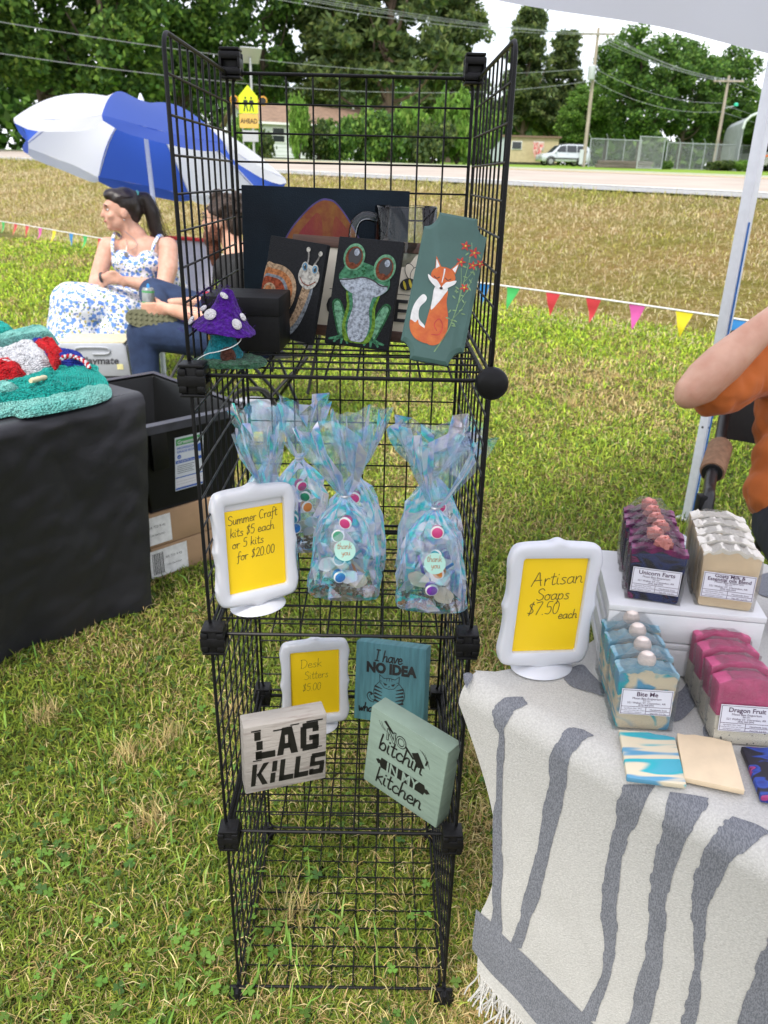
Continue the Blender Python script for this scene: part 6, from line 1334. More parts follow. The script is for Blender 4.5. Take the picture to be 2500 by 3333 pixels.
m2 = MB(); p = K0 + KA*.030 + KB*.046; m2.tube([p + UP*.0, p + UP*.5 + Vector((.004, 0, 0)), p + UP*1.2], .0035, 6); tag(m2.build('blue_cord', mat('blue cord', (.03, .16, .5), .6), None, True), 'blue cord hanging down along the white canopy leg', 'cord')
# ================================================================ figures by fused volumes
def blob(name, prims, m, parent, voxel=.010, sm=6, tap=None):
    mb = MB()
    for q in prims:
        if q[0] == 'c':
            _, p0, r0, p1, r1 = q; p0, p1 = Vector(p0), Vector(p1); mb.tube([p0, p0 + (p1-p0)*.5, p1], [r0, (r0+r1)/2, r1], 14); mb.ellip(p0, r0*.995, 14, 8); mb.ellip(p1, r1*.995, 14, 8)
        else: _, c, r = q[:3]; mb.ellip(c, tuple(r) if not isinstance(r, (int, float)) else r, 18, 12, M=q[3] if len(q) > 3 else None)
    me = bpy.data.meshes.new(name); me.from_pydata(mb.v, [], mb.f); me.update()
    bm = bmesh.new(); bm.from_mesh(me); bmesh.ops.remove_doubles(bm, verts=bm.verts[:], dist=1e-5); bmesh.ops.recalc_face_normals(bm, faces=bm.faces[:]); bm.to_mesh(me); bm.free()
    o = bpy.data.objects.new('tmp', me); col.objects.link(o); md = o.modifiers.new('r', 'REMESH'); md.mode = 'VOXEL'; md.voxel_size = voxel; md.use_smooth_shade = True
    if sm: s = o.modifiers.new('s', 'SMOOTH'); s.iterations = sm; s.factor = .5
    dg = bpy.context.evaluated_depsgraph_get(); out = bpy.data.meshes.new_from_object(o.evaluated_get(dg)); bpy.data.objects.remove(o); bpy.data.meshes.remove(me)
    out.name = name; out.materials.clear(); out.polygons.foreach_set('use_smooth', [True]*len(out.polygons))
    return obj(name, out, m, parent)
def V3(*a): return Vector(a)
def chain(pts, rs): return [('c', pts[i], rs[i], pts[i+1], rs[i+1]) for i in range(len(pts)-1)]
SKIN = mat('fair skin', (.56, .30, .215), .55, c2=(.62, .36, .27), scale=30, sss=.15, spec=.35); SKINP = mat('pale skin', (.56, .29, .20), .5, c2=(.66, .39, .28), scale=14, bump=.06, bscale=160, sss=.15, spec=.35); LIP = mat('lip', (.36, .10, .09), .5); EYEW = mat('eye white', (.75, .74, .72), .3); EYED = mat('dark iris', (.03, .02, .015), .2)
def head_prims(c, f, s=1.0):
    """skull, jaw and features; c centre, f facing direction (horizontal)"""
    f = Vector(f).normalized(); r = f.cross(UP).normalized(); B = Matrix((r, f, UP)).transposed()
    def P_(x, y, z): return Vector(c) + (r*x + f*y + UP*z)*s
    return P_, B, [('e', P_(0, -.012, .030), (.076*s, .094*s, .092*s), B), ('e', P_(0, .030, -.035), (.058*s, .060*s, .070*s), B), ('e', P_(0, .060, -.080), (.030*s, .026*s, .024*s), B), ('c', P_(0, .088, .018), .009*s, P_(0, .104, -.020), .013*s), ('e', P_(0, .080, .036), (.045*s, .016*s, .012*s), B), ('e', P_(-.036, .060, -.020), (.026*s, .026*s, .024*s), B), ('e', P_(.036, .060, -.020), (.026*s, .026*s, .024*s), B),
        ('e', P_(-.077, -.010, -.008), (.010*s, .020*s, .030*s), B), ('e', P_(.077, -.010, -.008), (.010*s, .020*s, .030*s), B), ('e', P_(0, .086, -.050), (.022*s, .010*s, .008*s), B)]
def face_bits(t, P_, B, s, lip=LIP):
    for x in (-.031, .031):
        mb = MB(); mb.ellip(P_(x, .074, .014), (.0095*s, .0075*s, .0052*s), 12, 8, M=B); e = mb.build('eye', EYEW, t, True); mb = MB(); mb.ellip(P_(x, .0795, .014), (.0055*s, .0046*s, .0050*s), 10, 6, M=B); mb.build('iris', EYED, e, True)
        mb = MB(); mb.tube(catmull([P_(x - .018, .078, .034), P_(x, .090, .040), P_(x + .018, .078, .034)], 3), .0035*s, 5); mb.build('eyebrow', EYED, t, True)
    mb = MB(); mb.ellip(P_(0, .092, -.050), (.021*s, .007*s, .0075*s), 12, 6, M=B); mb.build('lips', lip, t, True)
def fingers(base, d, side, down, ln, r, n=4, spread=.016, curl=.5):
    """n fingers from the knuckle line; d pointing along the fingers, side along the knuckles"""
    out = []; d, side, down = Vector(d).normalized(), Vector(side).normalized(), Vector(down).normalized()
    for k in range(n):
        l = ln*(1, 1.1, 1.02, .82)[k]; p0 = Vector(base) + side*(k - 1.5)*spread; p1 = p0 + (d + down*curl*.3)*l*.42; p2 = p1 + (d*.8 + down*curl)*l*.34; p3 = p2 + (d*.45 + down*curl*1.6)*l*.26
        out += chain([p0, p1, p2, p3], [r, r*.92, r*.84, r*.72])
    return out
# ---------------------------------------------------------------- camp chairs
BKT = mat('black steel tube', (.014, .014, .015), .4); 
def camp_chair(label, loc, rz, seatm, trimm, w=.58, sh=.42):
    t = thing('camp_chair', label, 'chair', loc, (0, 0, rz), 'folding camp chairs'); d = .46
    for nm, a, b_ in (('leg', (-w/2, -d/2, 0), (w/2, -d/2, sh)), ('leg', (w/2, -d/2, 0), (-w/2, -d/2, sh)), ('leg', (-w/2, d/2, 0), (w/2, d/2, sh)), ('leg', (w/2, d/2, 0), (-w/2, d/2, sh)), ('side_strut', (-w/2, -d/2, 0), (-w/2, d/2, sh)), ('side_strut', (w/2, -d/2, 0), (w/2, d/2, sh)), ('side_strut', (-w/2, d/2, 0), (-w/2, -d/2, sh + .16)), ('side_strut', (w/2, d/2, 0), (w/2, -d/2, sh + .16)), ('back_post', (-w/2, d/2, sh*.5), (-w/2 - .02, d/2 + .16, .92)), ('back_post', (w/2, d/2, sh*.5), (w/2 + .02, d/2 + .16, .92))):
        mb = MB(); mb.tube([a, b_], .0105, 8); mb.build(nm, BKT, t, True)
    mb = MB(); mb.grid(lambda i, j: Vector(((i - .5)*w*.98, (j - .5)*d*1.05, sh - .06*math.sin(PI*i) + .01)), 14, 8); mb.build('seat', seatm, t, True)
    mb = MB(); mb.grid(lambda i, j: Vector(((i - .5)*(w + .02), d/2 + .02 + .155*j + .05*math.sin(PI*i), sh + .02 + (.90 - sh)*j)), 14, 8); mb.build('backrest', seatm, t, True)
    mb = MB(); mb.tube([(-w/2 - .015, d/2 + .158, .915), (0, d/2 + .215, .915), (w/2 + .015, d/2 + .158, .915)], .014, 6); mb.build('back_trim', trimm, t, True)
    for s_ in (-1, 1): mb = MB(); mb.grid(lambda i, j: Vector((s_*(w/2 + (i - .5)*.075), -d/2 - .04 + (d + .08)*j, sh + .17 - .03*math.sin(PI*j))), 3, 8); mb.build('arm_strap', trimm, t, True)
    return t
GRF = mat('grey chair fabric', (.42, .42, .46), .8, var=.05); RDF = mat('red chair trim', (.50, .025, .025), .7); BLF = mat('black chair fabric', (.015, .014, .014), .8, var=.2, sheen=.2)
camp_chair('grey camp chair with red trim under the woman in the floral dress', (-1.38, 4.56, GZ), R(62 - 90 + 0), GRF, RDF)
camp_chair('black folding camp chair under the bearded man', (-.52, 3.52, GZ), R(-62), BLF, BLF)
# ---------------------------------------------------------------- woman in the floral dress
wm = thing('person', 'woman with dark ponytail in a white and blue floral sundress, seated beneath the umbrella', 'person', (-1.40, 4.45, GZ))
wz = -GZ
def W_(x, y, z): return Vector((x + 1.40, y - 4.45, z + wz))
fdir = Vector((-.90, -.42, 0)); hc = W_(-1.470, 4.43, 1.085); Pw, Bw, hp = head_prims(hc, fdir, 1.10); hp.append(('e', Pw(0, .02, -.05), (.068, .062, .062), Bw))
sR, sL, eR, eL = W_(-1.565, 4.40, .875), W_(-1.185, 4.44, .875), W_(-1.63, 4.27, .655), W_(-1.185, 4.25, .640)
hR, hL = W_(-1.495, 4.17, .705), W_(-1.475, 4.165, .690)
bp = hp + chain([hc + V3(.015, .01, -.03), W_(-1.43, 4.45, .985), W_(-1.40, 4.46, .93)], [.060, .066, .078])
bp += [('e', W_(-1.375, 4.47, .86), (.185, .115, .085)), ('e', W_(-1.37, 4.47, .72), (.165, .125, .15)), ('e', W_(-1.36, 4.49, .50), (.18, .15, .14)), ('e', W_(-1.455, 4.375, .775), (.075, .07, .072)), ('e', W_(-1.315, 4.375, .775), (.078, .07, .072)), ('e', sR + V3(.02, 0, 0), (.062, .062, .058)), ('e', sL - V3(.02, 0, 0), (.068, .066, .062))]
bp += chain([sL, (sL + eL)/2 + V3(.015, 0, 0), eL], [.066, .064, .050]) + chain([eL, (eL + hL)/2, hL + V3(.07, .02, -.005), hL + V3(.03, .005, 0)], [.050, .043, .031, .030])
bp += chain([sR, (sR + eR)/2, eR], [.060, .055, .046]) + chain([eR, (eR + hR)/2, hR + V3(-.05, .0, .0)], [.045, .038, .028])
bp += [('e', hL + V3(0, 0, .003), (.045, .022, .030)), ('e', hR + V3(.0, -.008, .010), (.044, .020, .030))]
bp += fingers(hL + V3(-.038, -.006, .002), (-1, .15, -.25), (0, .12, -1), (.2, .3, -.8), .075, .0095) + fingers(hR + V3(.038, -.016, .006), (1, -.05, -.22), (0, 0, -1), (-.2, .3, -.9), .074, .0095) + chain([hR + V3(-.012, -.012, .030), hR + V3(.024, -.022, .042), hR + V3(.050, -.02, .038)], [.012, .010, .008])
hipL, hipR, knL, knR = W_(-1.30, 4.45, .44), W_(-1.44, 4.52, .44), W_(-1.70, 4.12, .50), W_(-1.80, 4.28, .50); ftL, ftR = W_(-1.66, 4.02, .05), W_(-1.78, 4.18, .05)
bp += chain([hipL, knL, ftL], [.105, .075, .045]) + chain([hipR, knR, ftR], [.105, .075, .045]) + [('e', ftL + V3(-.05, -.03, -.02), (.10, .06, .035)), ('e', ftR + V3(-.05, -.03, -.02), (.10, .06, .035))]
blob('body', bp, SKIN, wm, .0085, 5); face_bits(wm, Pw, Bw, 1.10)
def floral():
    m = bpy.data.materials.new('blue floral cotton'); m.use_nodes = True; t = m.node_tree; b = t.nodes['Principled BSDF']; b.inputs['Roughness'].default_value = .85
    cc = N(t, 'ShaderNodeTexCoord'); out = None; base = None
    ds = N(t, 'ShaderNodeTexNoise'); ds.inputs['Scale'].default_value = 60; vm = N(t, 'ShaderNodeVectorMath'); vm.operation = 'SCALE'; vm.inputs['Scale'].default_value = .018; av = N(t, 'ShaderNodeVectorMath'); t.links.new(cc.outputs['Object'], ds.inputs['Vector']); t.links.new(ds.outputs['Color'], vm.inputs[0]); t.links.new(cc.outputs['Object'], av.inputs[0]); t.links.new(vm.outputs[0], av.inputs[1])
    prev = None
    for sc, th, c in ((34, .30, (.62, .50, .16)), (44, .34, (.13, .24, .12)), (27, .42, (.12, .25, .62)), (48, .30, (.07, .13, .42))):
        v = N(t, 'ShaderNodeTexVoronoi'); v.inputs['Scale'].default_value = sc; mp2 = N(t, 'ShaderNodeMapping'); mp2.inputs['Location'].default_value = (sc*.37, sc*.11, sc*.23); t.links.new(av.outputs[0], mp2.inputs[0]); t.links.new(mp2.outputs[0], v.inputs['Vector'])
        r = N(t, 'ShaderNodeValToRGB'); r.color_ramp.elements[0].position = th - .06; r.color_ramp.elements[0].color = (1,)*4; r.color_ramp.elements[1].position = th; r.color_ramp.elements[1].color = (0, 0, 0, 1); t.links.new(v.outputs['Distance'], r.inputs[0])
        k = N(t, 'ShaderNodeMixRGB'); k.inputs[2].default_value = c + (1,)
        if prev is None: k.inputs[1].default_value = (.74, .75, .80, 1)
        else: t.links.new(prev, k.inputs[1])
        t.links.new(r.outputs[0], k.inputs[0]); prev = k.outputs[0]
    t.links.new(prev, b.inputs['Base Color']); return m
FLO = floral()
dp = [('e', W_(-1.37, 4.47, .70), (.178, .137, .10)), ('e', W_(-1.365, 4.48, .60), (.172, .14, .13)), ('e', W_(-1.36, 4.49, .48), (.20, .17, .14)), ('e', W_(-1.468, 4.372, .782), (.078, .080, .078)), ('e', W_(-1.300, 4.372, .782), (.082, .080, .078)), ('e', W_(-1.52, 4.40, .80), (.035, .06, .06)), ('e', W_(-1.384, 4.368, .752), (.11, .082, .066)), ('e', W_(-1.384, 4.385, .70), (.14, .09, .07)), ('e', W_(-1.26, 4.42, .77), (.08, .09, .07)), ('c', W_(-1.19, 4.50, .60), .10, W_(-1.20, 4.50, .75), .08)]
dp += chain([hipL, knL + V3(0, 0, .02)], [.17, .155]) + chain([hipR, knR + V3(0, 0, .02)], [.17, .145]) + [('e', W_(-1.58, 4.26, .50), (.24, .20, .14))]
dp += chain([knL + V3(-.02, 0, -.02), W_(-1.74, 4.04, .25), W_(-1.74, 4.00, .04)], [.14, .17, .20]) + chain([knR + V3(-.02, 0, -.02), W_(-1.84, 4.20, .25), W_(-1.86, 4.18, .04)], [.13, .15, .18]) + chain([W_(-1.5, 4.2, .42), W_(-1.5, 4.12, .22), W_(-1.5, 4.08, .05)], [.15, .16, .17])
blob('sundress', dp, FLO, wm, .012, 5)
for s_, a, b_ in ((1, W_(-1.515, 4.33, .81), W_(-1.520, 4.43, .955)), (1, W_(-1.265, 4.32, .82), W_(-1.235, 4.44, .945))): mb = MB(); mb.tube(catmull([a, (a + b_)/2 + V3(0, -.035, .01), b_, b_ + V3(.01, .08, -.03)], 4), .011, 6); mb.build('shoulder_strap', FLO, wm, True)
DHR = mat('dark brown hair', (.018, .011, .010), .4, var=.4, scale=60, stretch=(1, 1, .2), bump=.3)
hr = [('e', Pw(0, -.030, .046), (.092, .102, .101), Bw), ('e', Pw(0, -.075, .010), (.076, .055, .085), Bw), ('e', Pw(0, .028, .092), (.066, .066, .042), Bw), ('e', Pw(0, .0, .07), (.088, .075, .06), Bw), ('e', Pw(0, -.085, .085), (.04, .04, .04), Bw)]
pt = [Pw(0, -.098, .088), Pw(.0, -.150, .075), Pw(.0, -.180, .0), Pw(.0, -.190, -.080), Pw(-.01, -.215, -.16), Pw(-.01, -.235, -.20)]
st_ = MB(); rs_ = random.Random(12)
for i in range(70):
    o_ = Vector((rs_.gauss(0, 1), rs_.gauss(0, 1), rs_.gauss(0, .3)))*.026; st_.tube(catmull([p + o_*(.5 + .22*k) + Vector((rs_.gauss(0, .004), rs_.gauss(0, .004), 0)) for k, p in enumerate(pt)], 3), .0016, 3, cap=False)
for i in range(40):
    a_ = rs_.uniform(-1, 1); st_.tube(catmull([Pw(.085*a_, .055 - .03*abs(a_), .075), Pw(.092*a_, .0, .11 - .03*abs(a_)), Pw(.075*a_, -.06, .115 - .03*abs(a_)), Pw(.02*a_, -.105, .09)], 3), .0018, 3, cap=False)
so_ = st_.build('hair_strands', DHR, wm); struct(so_, 'stuff')
hr += chain(pt, [.030, .042, .050, .046, .032, .012]); blob('hair', hr, DHR, wm, .009, 4)
mb = MB(); mb.lathe([(.030, -.010), (.036, 0), (.030, .010)], 16, c=Pw(0, -.103, .088), M=(fdir + UP*.1).to_track_quat('Z', 'Y').to_matrix()); mb.build('hair_tie', mat('mint hair tie', (.10, .42, .38), .6), wm, True)
JET = mat('silver jewellery', (.35, .35, .36), .3, metal=.8); mb = MB(); mb.tube(catmull([Pw(.055, -.01, -.10), W_(-1.43, 4.365, .90), W_(-1.425, 4.325, .845), W_(-1.36, 4.36, .90), Pw(-.06, .0, -.10)], 5), .0018, 4); mb.lathe([(.004, 0), (.014, .002), (.014, .005)], 12, c=W_(-1.425, 4.315, .835), M=Matrix.Rotation(R(90), 3, 'X')); mb.build('necklace', JET, wm, True)
mb = MB(); mb.lathe([(.031, -.008), (.0335, 0), (.031, .008)], 16, c=hR + V3(-.055, 0, .0), M=Matrix.Rotation(R(80), 3, 'Y')); mb.build('bracelet', mat('dark bracelet', (.03, .03, .035), .5), wm, True)
mb = MB(); mb.ellip(Pw(-.080, -.005, -.040), .006); mb.build('earring', JET, wm, True)
# ---------------------------------------------------------------- bearded man
mn = thing('person', 'bearded man in black printed t-shirt and jeans holding a can, ankle on knee', 'person', (-.52, 3.55, GZ))
def M3(x, y, z): return Vector((x + .52, y - 3.55, z + wz))
f2 = Vector((-.97, .18, 0)); hc2 = M3(-.665, 3.66, 1.085); Pm, Bm, hp2 = head_prims(hc2, f2, 1.06)
bs = hp2 + chain([hc2 + V3(.03, 0, -.04), M3(-.61, 3.64, .96), M3(-.585, 3.62, .90)], [.060, .060, .075]) + [('e', M3(-.55, 3.62, .83), (.16, .20, .10)), ('e', M3(-.50, 3.60, .62), (.16, .18, .22))]
msN, meN, mhN = M3(-.53, 3.44, .83), M3(-.66, 3.34, .60), M3(-.985, 3.40, .640); msF, meF, mhF = M3(-.57, 3.80, .83), M3(-.70, 3.82, .62), M3(-.98, 3.66, .63)
bs += chain([msN, (msN + meN)/2, meN], [.066, .060, .046]) + chain([meN, (meN + mhN)/2, mhN + V3(.05, 0, 0)], [.047, .044, .032]) + [('e', mhN + V3(.012, 0, 0), (.048, .026, .042))]
can_c = M3(-1.045, 3.445, .675)
for k in range(4): z = mhN.z + .028 - k*.019; bs += chain([V3(mhN.x - .02, mhN.y - .012, z), V3(mhN.x - .060, mhN.y - .016, z - .002), V3(mhN.x - .092, mhN.y + .000, z - .004), V3(mhN.x - .100, mhN.y + .03, z - .005)], [.011, .0105, .0098, .0085])
bs += chain([mhN + V3(.0, .02, .03), mhN + V3(-.035, .055, .045), mhN + V3(-.06, .085, .05)], [.014, .012, .010]) + chain([msF, meF, mhF], [.06, .046, .032]) + [('e', mhF, (.045, .03, .03))]
mhipN, mhipF = M3(-.50, 3.46, .46), M3(-.50, 3.68, .46); kn, ft = M3(-1.10, 3.42, .50), M3(-1.085, 3.36, .06); kf, an = M3(-1.14, 3.86, .66), M3(-1.03, 3.52, .60)
bs += chain([mhipN, kn, ft], [.09, .06, .04]) + chain([mhipF, kf, an], [.09, .06, .04])
blob('body', bs, SKINP, mn, .0085, 4); face_bits(mn, Pm, Bm, 1.06)
JEAN = mat('dark blue denim', (.010, .022, .062), .9, c2=(.019, .038, .095), scale=14, bump=.25, bscale=90); TEE = bpy.data.materials.new('black printed cotton')
blob('jeans', chain([mhipN, kn + V3(0, 0, .0), ft + V3(0, 0, .05)], [.125, .088, .070]) + chain([mhipF, kf, an + V3(-.02, .06, .01)], [.125, .090, .068]) + [('e', M3(-.48, 3.57, .46), (.15, .21, .12))], JEAN, mn, .011, 4)
TEE.use_nodes = True; tt = TEE.node_tree; tb = tt.nodes['Principled BSDF']; tb.inputs['Roughness'].default_value = .9
cc = N(tt, 'ShaderNodeTexCoord'); n1 = N(tt, 'ShaderNodeTexNoise'); n1.inputs['Scale'].default_value = 17; n1.inputs['Detail'].default_value = 3; n2 = N(tt, 'ShaderNodeTexNoise'); n2.inputs['Scale'].default_value = 9
sepx = N(tt, 'ShaderNodeVectorMath'); sepx.operation = 'DISTANCE'; sepx.inputs[1].default_value = tuple(M3(-.70, 3.50, .68)); mrg = N(tt, 'ShaderNodeMapRange'); mrg.inputs[1].default_value = .11; mrg.inputs[2].default_value = .17; mrg.inputs[3].default_value = .16; mrg.inputs[4].default_value = -.4
ad1 = N(tt, 'ShaderNodeMath'); ad1.operation = 'ADD'; r1 = N(tt, 'ShaderNodeValToRGB'); r1.color_ramp.elements[0].position = .60; r1.color_ramp.elements[1].position = .64; r2 = N(tt, 'ShaderNodeValToRGB'); r2.color_ramp.elements[0].position = .50; r2.color_ramp.elements[1].position = .53; r2.color_ramp.elements[0].color = (.68, .70, .72, 1); r2.color_ramp.elements[1].color = (.12, .55, .03, 1)
mk = N(tt, 'ShaderNodeMixRGB'); mk.inputs[1].default_value = (.010, .010, .011, 1)
for a, b_ in ((cc.outputs['Object'], n1.inputs['Vector']), (cc.outputs['Object'], n2.inputs['Vector']), (cc.outputs['Object'], sepx.inputs[0]), (sepx.outputs['Value'], mrg.inputs[0]), (n1.outputs[0], ad1.inputs[0]), (mrg.outputs[0], ad1.inputs[1]), (ad1.outputs[0], r1.inputs[0]), (n2.outputs[0], r2.inputs[0]), (r1.outputs[0], mk.inputs[0]), (r2.outputs[0], mk.inputs[2]), (mk.outputs[0], tb.inputs['Base Color'])): tt.links.new(a, b_)
blob('t_shirt', [('e', M3(-.55, 3.62, .828), (.176, .216, .108)), ('e', M3(-.575, 3.625, .885), (.10, .12, .05)), ('e', M3(-.53, 3.60, .64), (.185, .20, .20)), ('e', M3(-.52, 3.60, .54), (.19, .20, .13)), ('c', msN, .085, (msN + meN)/2 + V3(-.02, 0, -.02), .075), ('c', msF, .085, (msF + meF)/2, .072)], TEE, mn, .011, 4)
BHR = mat('curly brown hair', (.035, .020, .014), .7, var=.5, scale=90, bump=.8, bscale=120); BRD = mat('reddish beard', (.11, .035, .016), .8, var=.5, scale=90, bump=.8, bscale=120)
hh_ = [('e', Pm(0, -.030, .055), (.092, .104, .088), Bm), ('e', Pm(0, -.075, .0), (.080, .055, .085), Bm)]; rd = random.Random(4)
for i in range(46):
    a, z = rd.uniform(0, 6.28), rd.uniform(-.2, 1); q = Pm(.092*math.cos(a)*math.sqrt(max(0, 1 - z*z*.8)), -.03 + .10*math.sin(a)*math.sqrt(max(0, 1 - z*z*.8)), .05 + .092*z)
    if (q - hc2).dot(f2) < .055 or (q - hc2).z > .085: hh_.append(('e', q, rd.uniform(.014, .022)))
blob('hair', hh_, BHR, mn, .008, 1)
blob('beard', [('e', Pm(0, .062, -.085), (.062, .050, .060), Bm), ('e', Pm(0, .055, -.150), (.050, .042, .065), Bm), ('e', Pm(0, .050, -.20), (.034, .030, .045), Bm), ('e', Pm(.058, .02, -.055), (.018, .035, .050), Bm), ('e', Pm(-.058, .02, -.055), (.018, .035, .050), Bm), ('e', Pm(0, .092, -.034), (.034, .012, .011), Bm)], BRD, mn, .008, 3)
mb = MB()
for x in (-.036, .036): mb.tube([Pm(x + .026*math.cos(a), .098, .016 + .019*math.sin(a)) for a in [2*PI*k/14 for k in range(14)]], .0022, 5, closed=True)
for x in (-.066, .066): mb.tube([Pm(x*.95, .096, .020), Pm(x*1.2, -.01, .016)], .002, 5)
mb.tube([Pm(-.010, .101, .02), Pm(.010, .101, .02)], .002, 5); mb.build('glasses', BKT, mn, True)
# shoe with treaded sole facing the camera
OLV_ = mat('olive rubber sole', (.135, .135, .075), .8, var=.1); SHU = mat('grey olive shoe fabric', (.075, .075, .055), .85, var=.2)
sc_ = pd(492, 1038, 4.22); so = sc_ - Vector((-.52, 3.55, GZ))
def sole_outline(): return [(-.135, -.004), (-.128, .022), (-.10, .040), (-.05, .047), (0, .040), (.05, .034), (.10, .036), (.128, .028), (.138, .004), (.130, -.024), (.10, -.036), (.05, -.034), (0, -.044), (-.05, -.052), (-.10, -.042), (-.128, -.024)]
sh = bpy.data.objects.new('shoe', None); mb = MB(); ol = [(v.x, v.y) for v in catmull([Vector((a, b_, 0)) for a, b_ in sole_outline()], 3, True)]; mb.prism(ol, 0, .028); bpy.data.objects.remove(sh); sh = mb.build('shoe_sole', OLV_, mn, 30.0, loc=so, rot=(R(-14), R(6), R(10)))
for i in range(9):
    for j in (-1, 0, 1):
        x = -.112 + i*.028; mb = MB(); mb.prism([(x - .010, j*.026), (x + .004, j*.026 + .010), (x + .011, j*.026 - .004), (x - .002, j*.026 - .012)], -.006, .002)
        if abs(j*.026) < .034: mb.build('tread_lug', OLV_, sh)
for s_, m_, pr in ((0, SHU, [('e', (-.03, .055, .0), (.105, .045, .042)), ('e', (.07, .06, .004), (.062, .052, .040)), ('c', (.05, .07, .02), .042, (.02, .13, .04), .046)]),): o = blob('shoe_upper', pr, m_, sh, .009, 3)
f_ = blob('shoe', [('e', ft + V3(-.06, 0, -.02), (.13, .05, .045)), ('c', ft, .05, ft + V3(0, 0, .05), .05)], SHU, mn, .01, 3)
# drink can
cn = thing('drink_can', 'grey and green drink can held in the bearded man\'s hand', 'can', M3(-1.055, 3.425, .595) + Vector((-.52, 3.55, GZ)), (R(-3), R(3), 0)); CNM = mat('grey printed can', (.16, .17, .17), .35, metal=.4, c2=(.30, .32, .32), scale=40, stretch=(1, 1, .4)); mb = MB(); mb.lathe([(.026, 0), (.033, .006), (.033, .138), (.028, .150), (.026, .152)], 24); mb.build('can_body', CNM, cn, 40.0)
for z in (.02, .07, .128): mb = MB(); mb.lathe([(.0334, z), (.0334, z + .009)], 24); mb.build('green_band', mat('can green', (.06, .33, .10), .4), cn)
mb = MB(); mb.grid(lambda i, j: Vector((-.008 + .016*i, .0 + .002*j, .150 + .026*j*(1 - (2*i - 1)**2*.4))), 4, 4); mb.build('pull_tab', mat('blue tab', (.03, .25, .60), .4), cn)

# ---------------------------------------------------------------- umbrella
UB = bpy.data.materials.new('umbrella blue'); UWm = bpy.data.materials.new('umbrella white')
for m_, c, c2 in ((UB, (.045, .10, .46), (.05, .13, .62)), (UWm, (.78, .79, .84), (.82, .83, .90))):
    m_.use_nodes = True; t_ = m_.node_tree; b = t_.nodes['Principled BSDF']; b.inputs['Base Color'].default_value = c + (1,); b.inputs['Roughness'].default_value = .55; q = N(t_, 'ShaderNodeBsdfTranslucent'); q.inputs[0].default_value = c2 + (1,); k = N(t_, 'ShaderNodeMixShader'); k.inputs[0].default_value = .5; t_.links.new(b.outputs[0], k.inputs[1]); t_.links.new(q.outputs[0], k.inputs[2]); t_.links.new(k.outputs[0], t_.nodes['Material Output'].inputs[0])
um = thing('beach_umbrella', 'blue and white panelled beach umbrella tilted over the seated couple', 'umbrella', (-1.335, 4.62, GZ))
uc = pd(500, 528, 5.45) - um.location; apx = pd(460, 340, 5.5) - um.location
uM = Matrix.Rotation(R(6.0), 3, 'Y') @ Matrix.Rotation(R(-14.5), 3, 'X'); rad = .935; n8 = 8; ph0 = R(-90 + 22.5 + 19)
def rimp(k): a = ph0 + k*2*PI/n8; return uc + uM @ Vector((rad*math.cos(a), rad*math.sin(a), 0))
for k in range(n8):
    a, b_ = rimp(k), rimp(k + 1); axis = (apx - uc).normalized()
    def f(i, j):
        e = a + (b_ - a)*i; e = e - (e - uc)*.055*math.sin(PI*i)*1.0; p = apx + (e - apx)*j; return p + axis*(.115*math.sin(PI*j)**1.0*(1 - .25*math.sin(PI*i)) ) + (p - (apx + (uc - apx)*j))*.06*math.sin(PI*j)
    mb = MB(); mb.grid(f, 8, 14); pn_ = mb.build('canopy_panel', UB if k % 2 else UWm, um, True)
    def g(i, j): e = f(i, 1.0); return e - axis*.085*j*(1 - .55*(2*i - 1)**6) + (e - uc)*.006*math.sin(i*12 + j*3)
    mb = MB(); mb.grid(g, 10, 3); mb.build('valance', UB if k % 2 else UWm, pn_, True)
    mb = MB(); mb.tube(catmull([apx - axis*.03, f(0, .5) - axis*.012, f(0, .97) - axis*.012], 4), .004, 5); mb.build('rib', mat('white rib', (.7, .7, .7), .4), um, True)
UPO = mat('white umbrella pole', (.66, .70, .76), .35, var=.02)
mb = MB(); mb.tube([(0, -.02, 0), Vector((0, -.01, .62)), uc*.62 + Vector((0, 0, .15)), apx - (apx - uc)*.12], [.0185, .0185, .0165, .015], 12); mb.tube([(0.0, -.012, .80), (0.0, -.010, .86)], .024, 12); mb.build('pole', UPO, um, True)
mb = MB(); mb.lathe([(.025, 0), (.022, .03), (.006, .07)], 12, c=apx); mb.build('finial', UPO, um, True)
# ---------------------------------------------------------------- cooler
GRC = mat('silver grey cooler plastic', (.40, .42, .46), .4, var=.03); CKB = mat('charcoal cooler plastic', (.03, .03, .033), .5)
cd_ = 4.35; q0 = pd(300, 1180, cd_); cl = thing('cooler', 'grey hard cooler with charcoal base in front of the floral dress', 'cooler', (q0.x, q0.y + .13, GZ), (0, 0, R(5)))
zt = pd(300, 1112, cd_).z - GZ; w_ = 228/FPX*cd_; 
mb = MB(); mb.box((0, 0, zt*.31), (w_*.97, .26, zt*.62), ch=.02); mb.build('lower_body', CKB, cl, 30.0)
mb = MB(); mb.prism([(-w_/2, zt*.60), (w_/2, zt*.60), (w_/2 - .012, zt*.95), (w_/2 - .03, zt), (-w_/2 + .03, zt), (-w_/2 + .012, zt*.95)], -.135, .135); mb.build('lid', GRC, cl, 30.0, .006)
mb = MB(); mb.box((0, 0, zt + .003), (w_*.90, .25, .008), ch=.002); mb.build('cream_rim', mat('cream rim', (.62, .55, .36), .6), cl, 30.0)
mb = MB(); mb.tube(catmull([(-.085, -.138, zt - .055), (-.085, -.140, zt - .025), (0, -.140, zt - .020), (.085, -.140, zt - .025), (.085, -.138, zt - .055), (0, -.140, zt - .058)], 3), .006, 6); mb.build('handle_slot', GRC, cl, True)
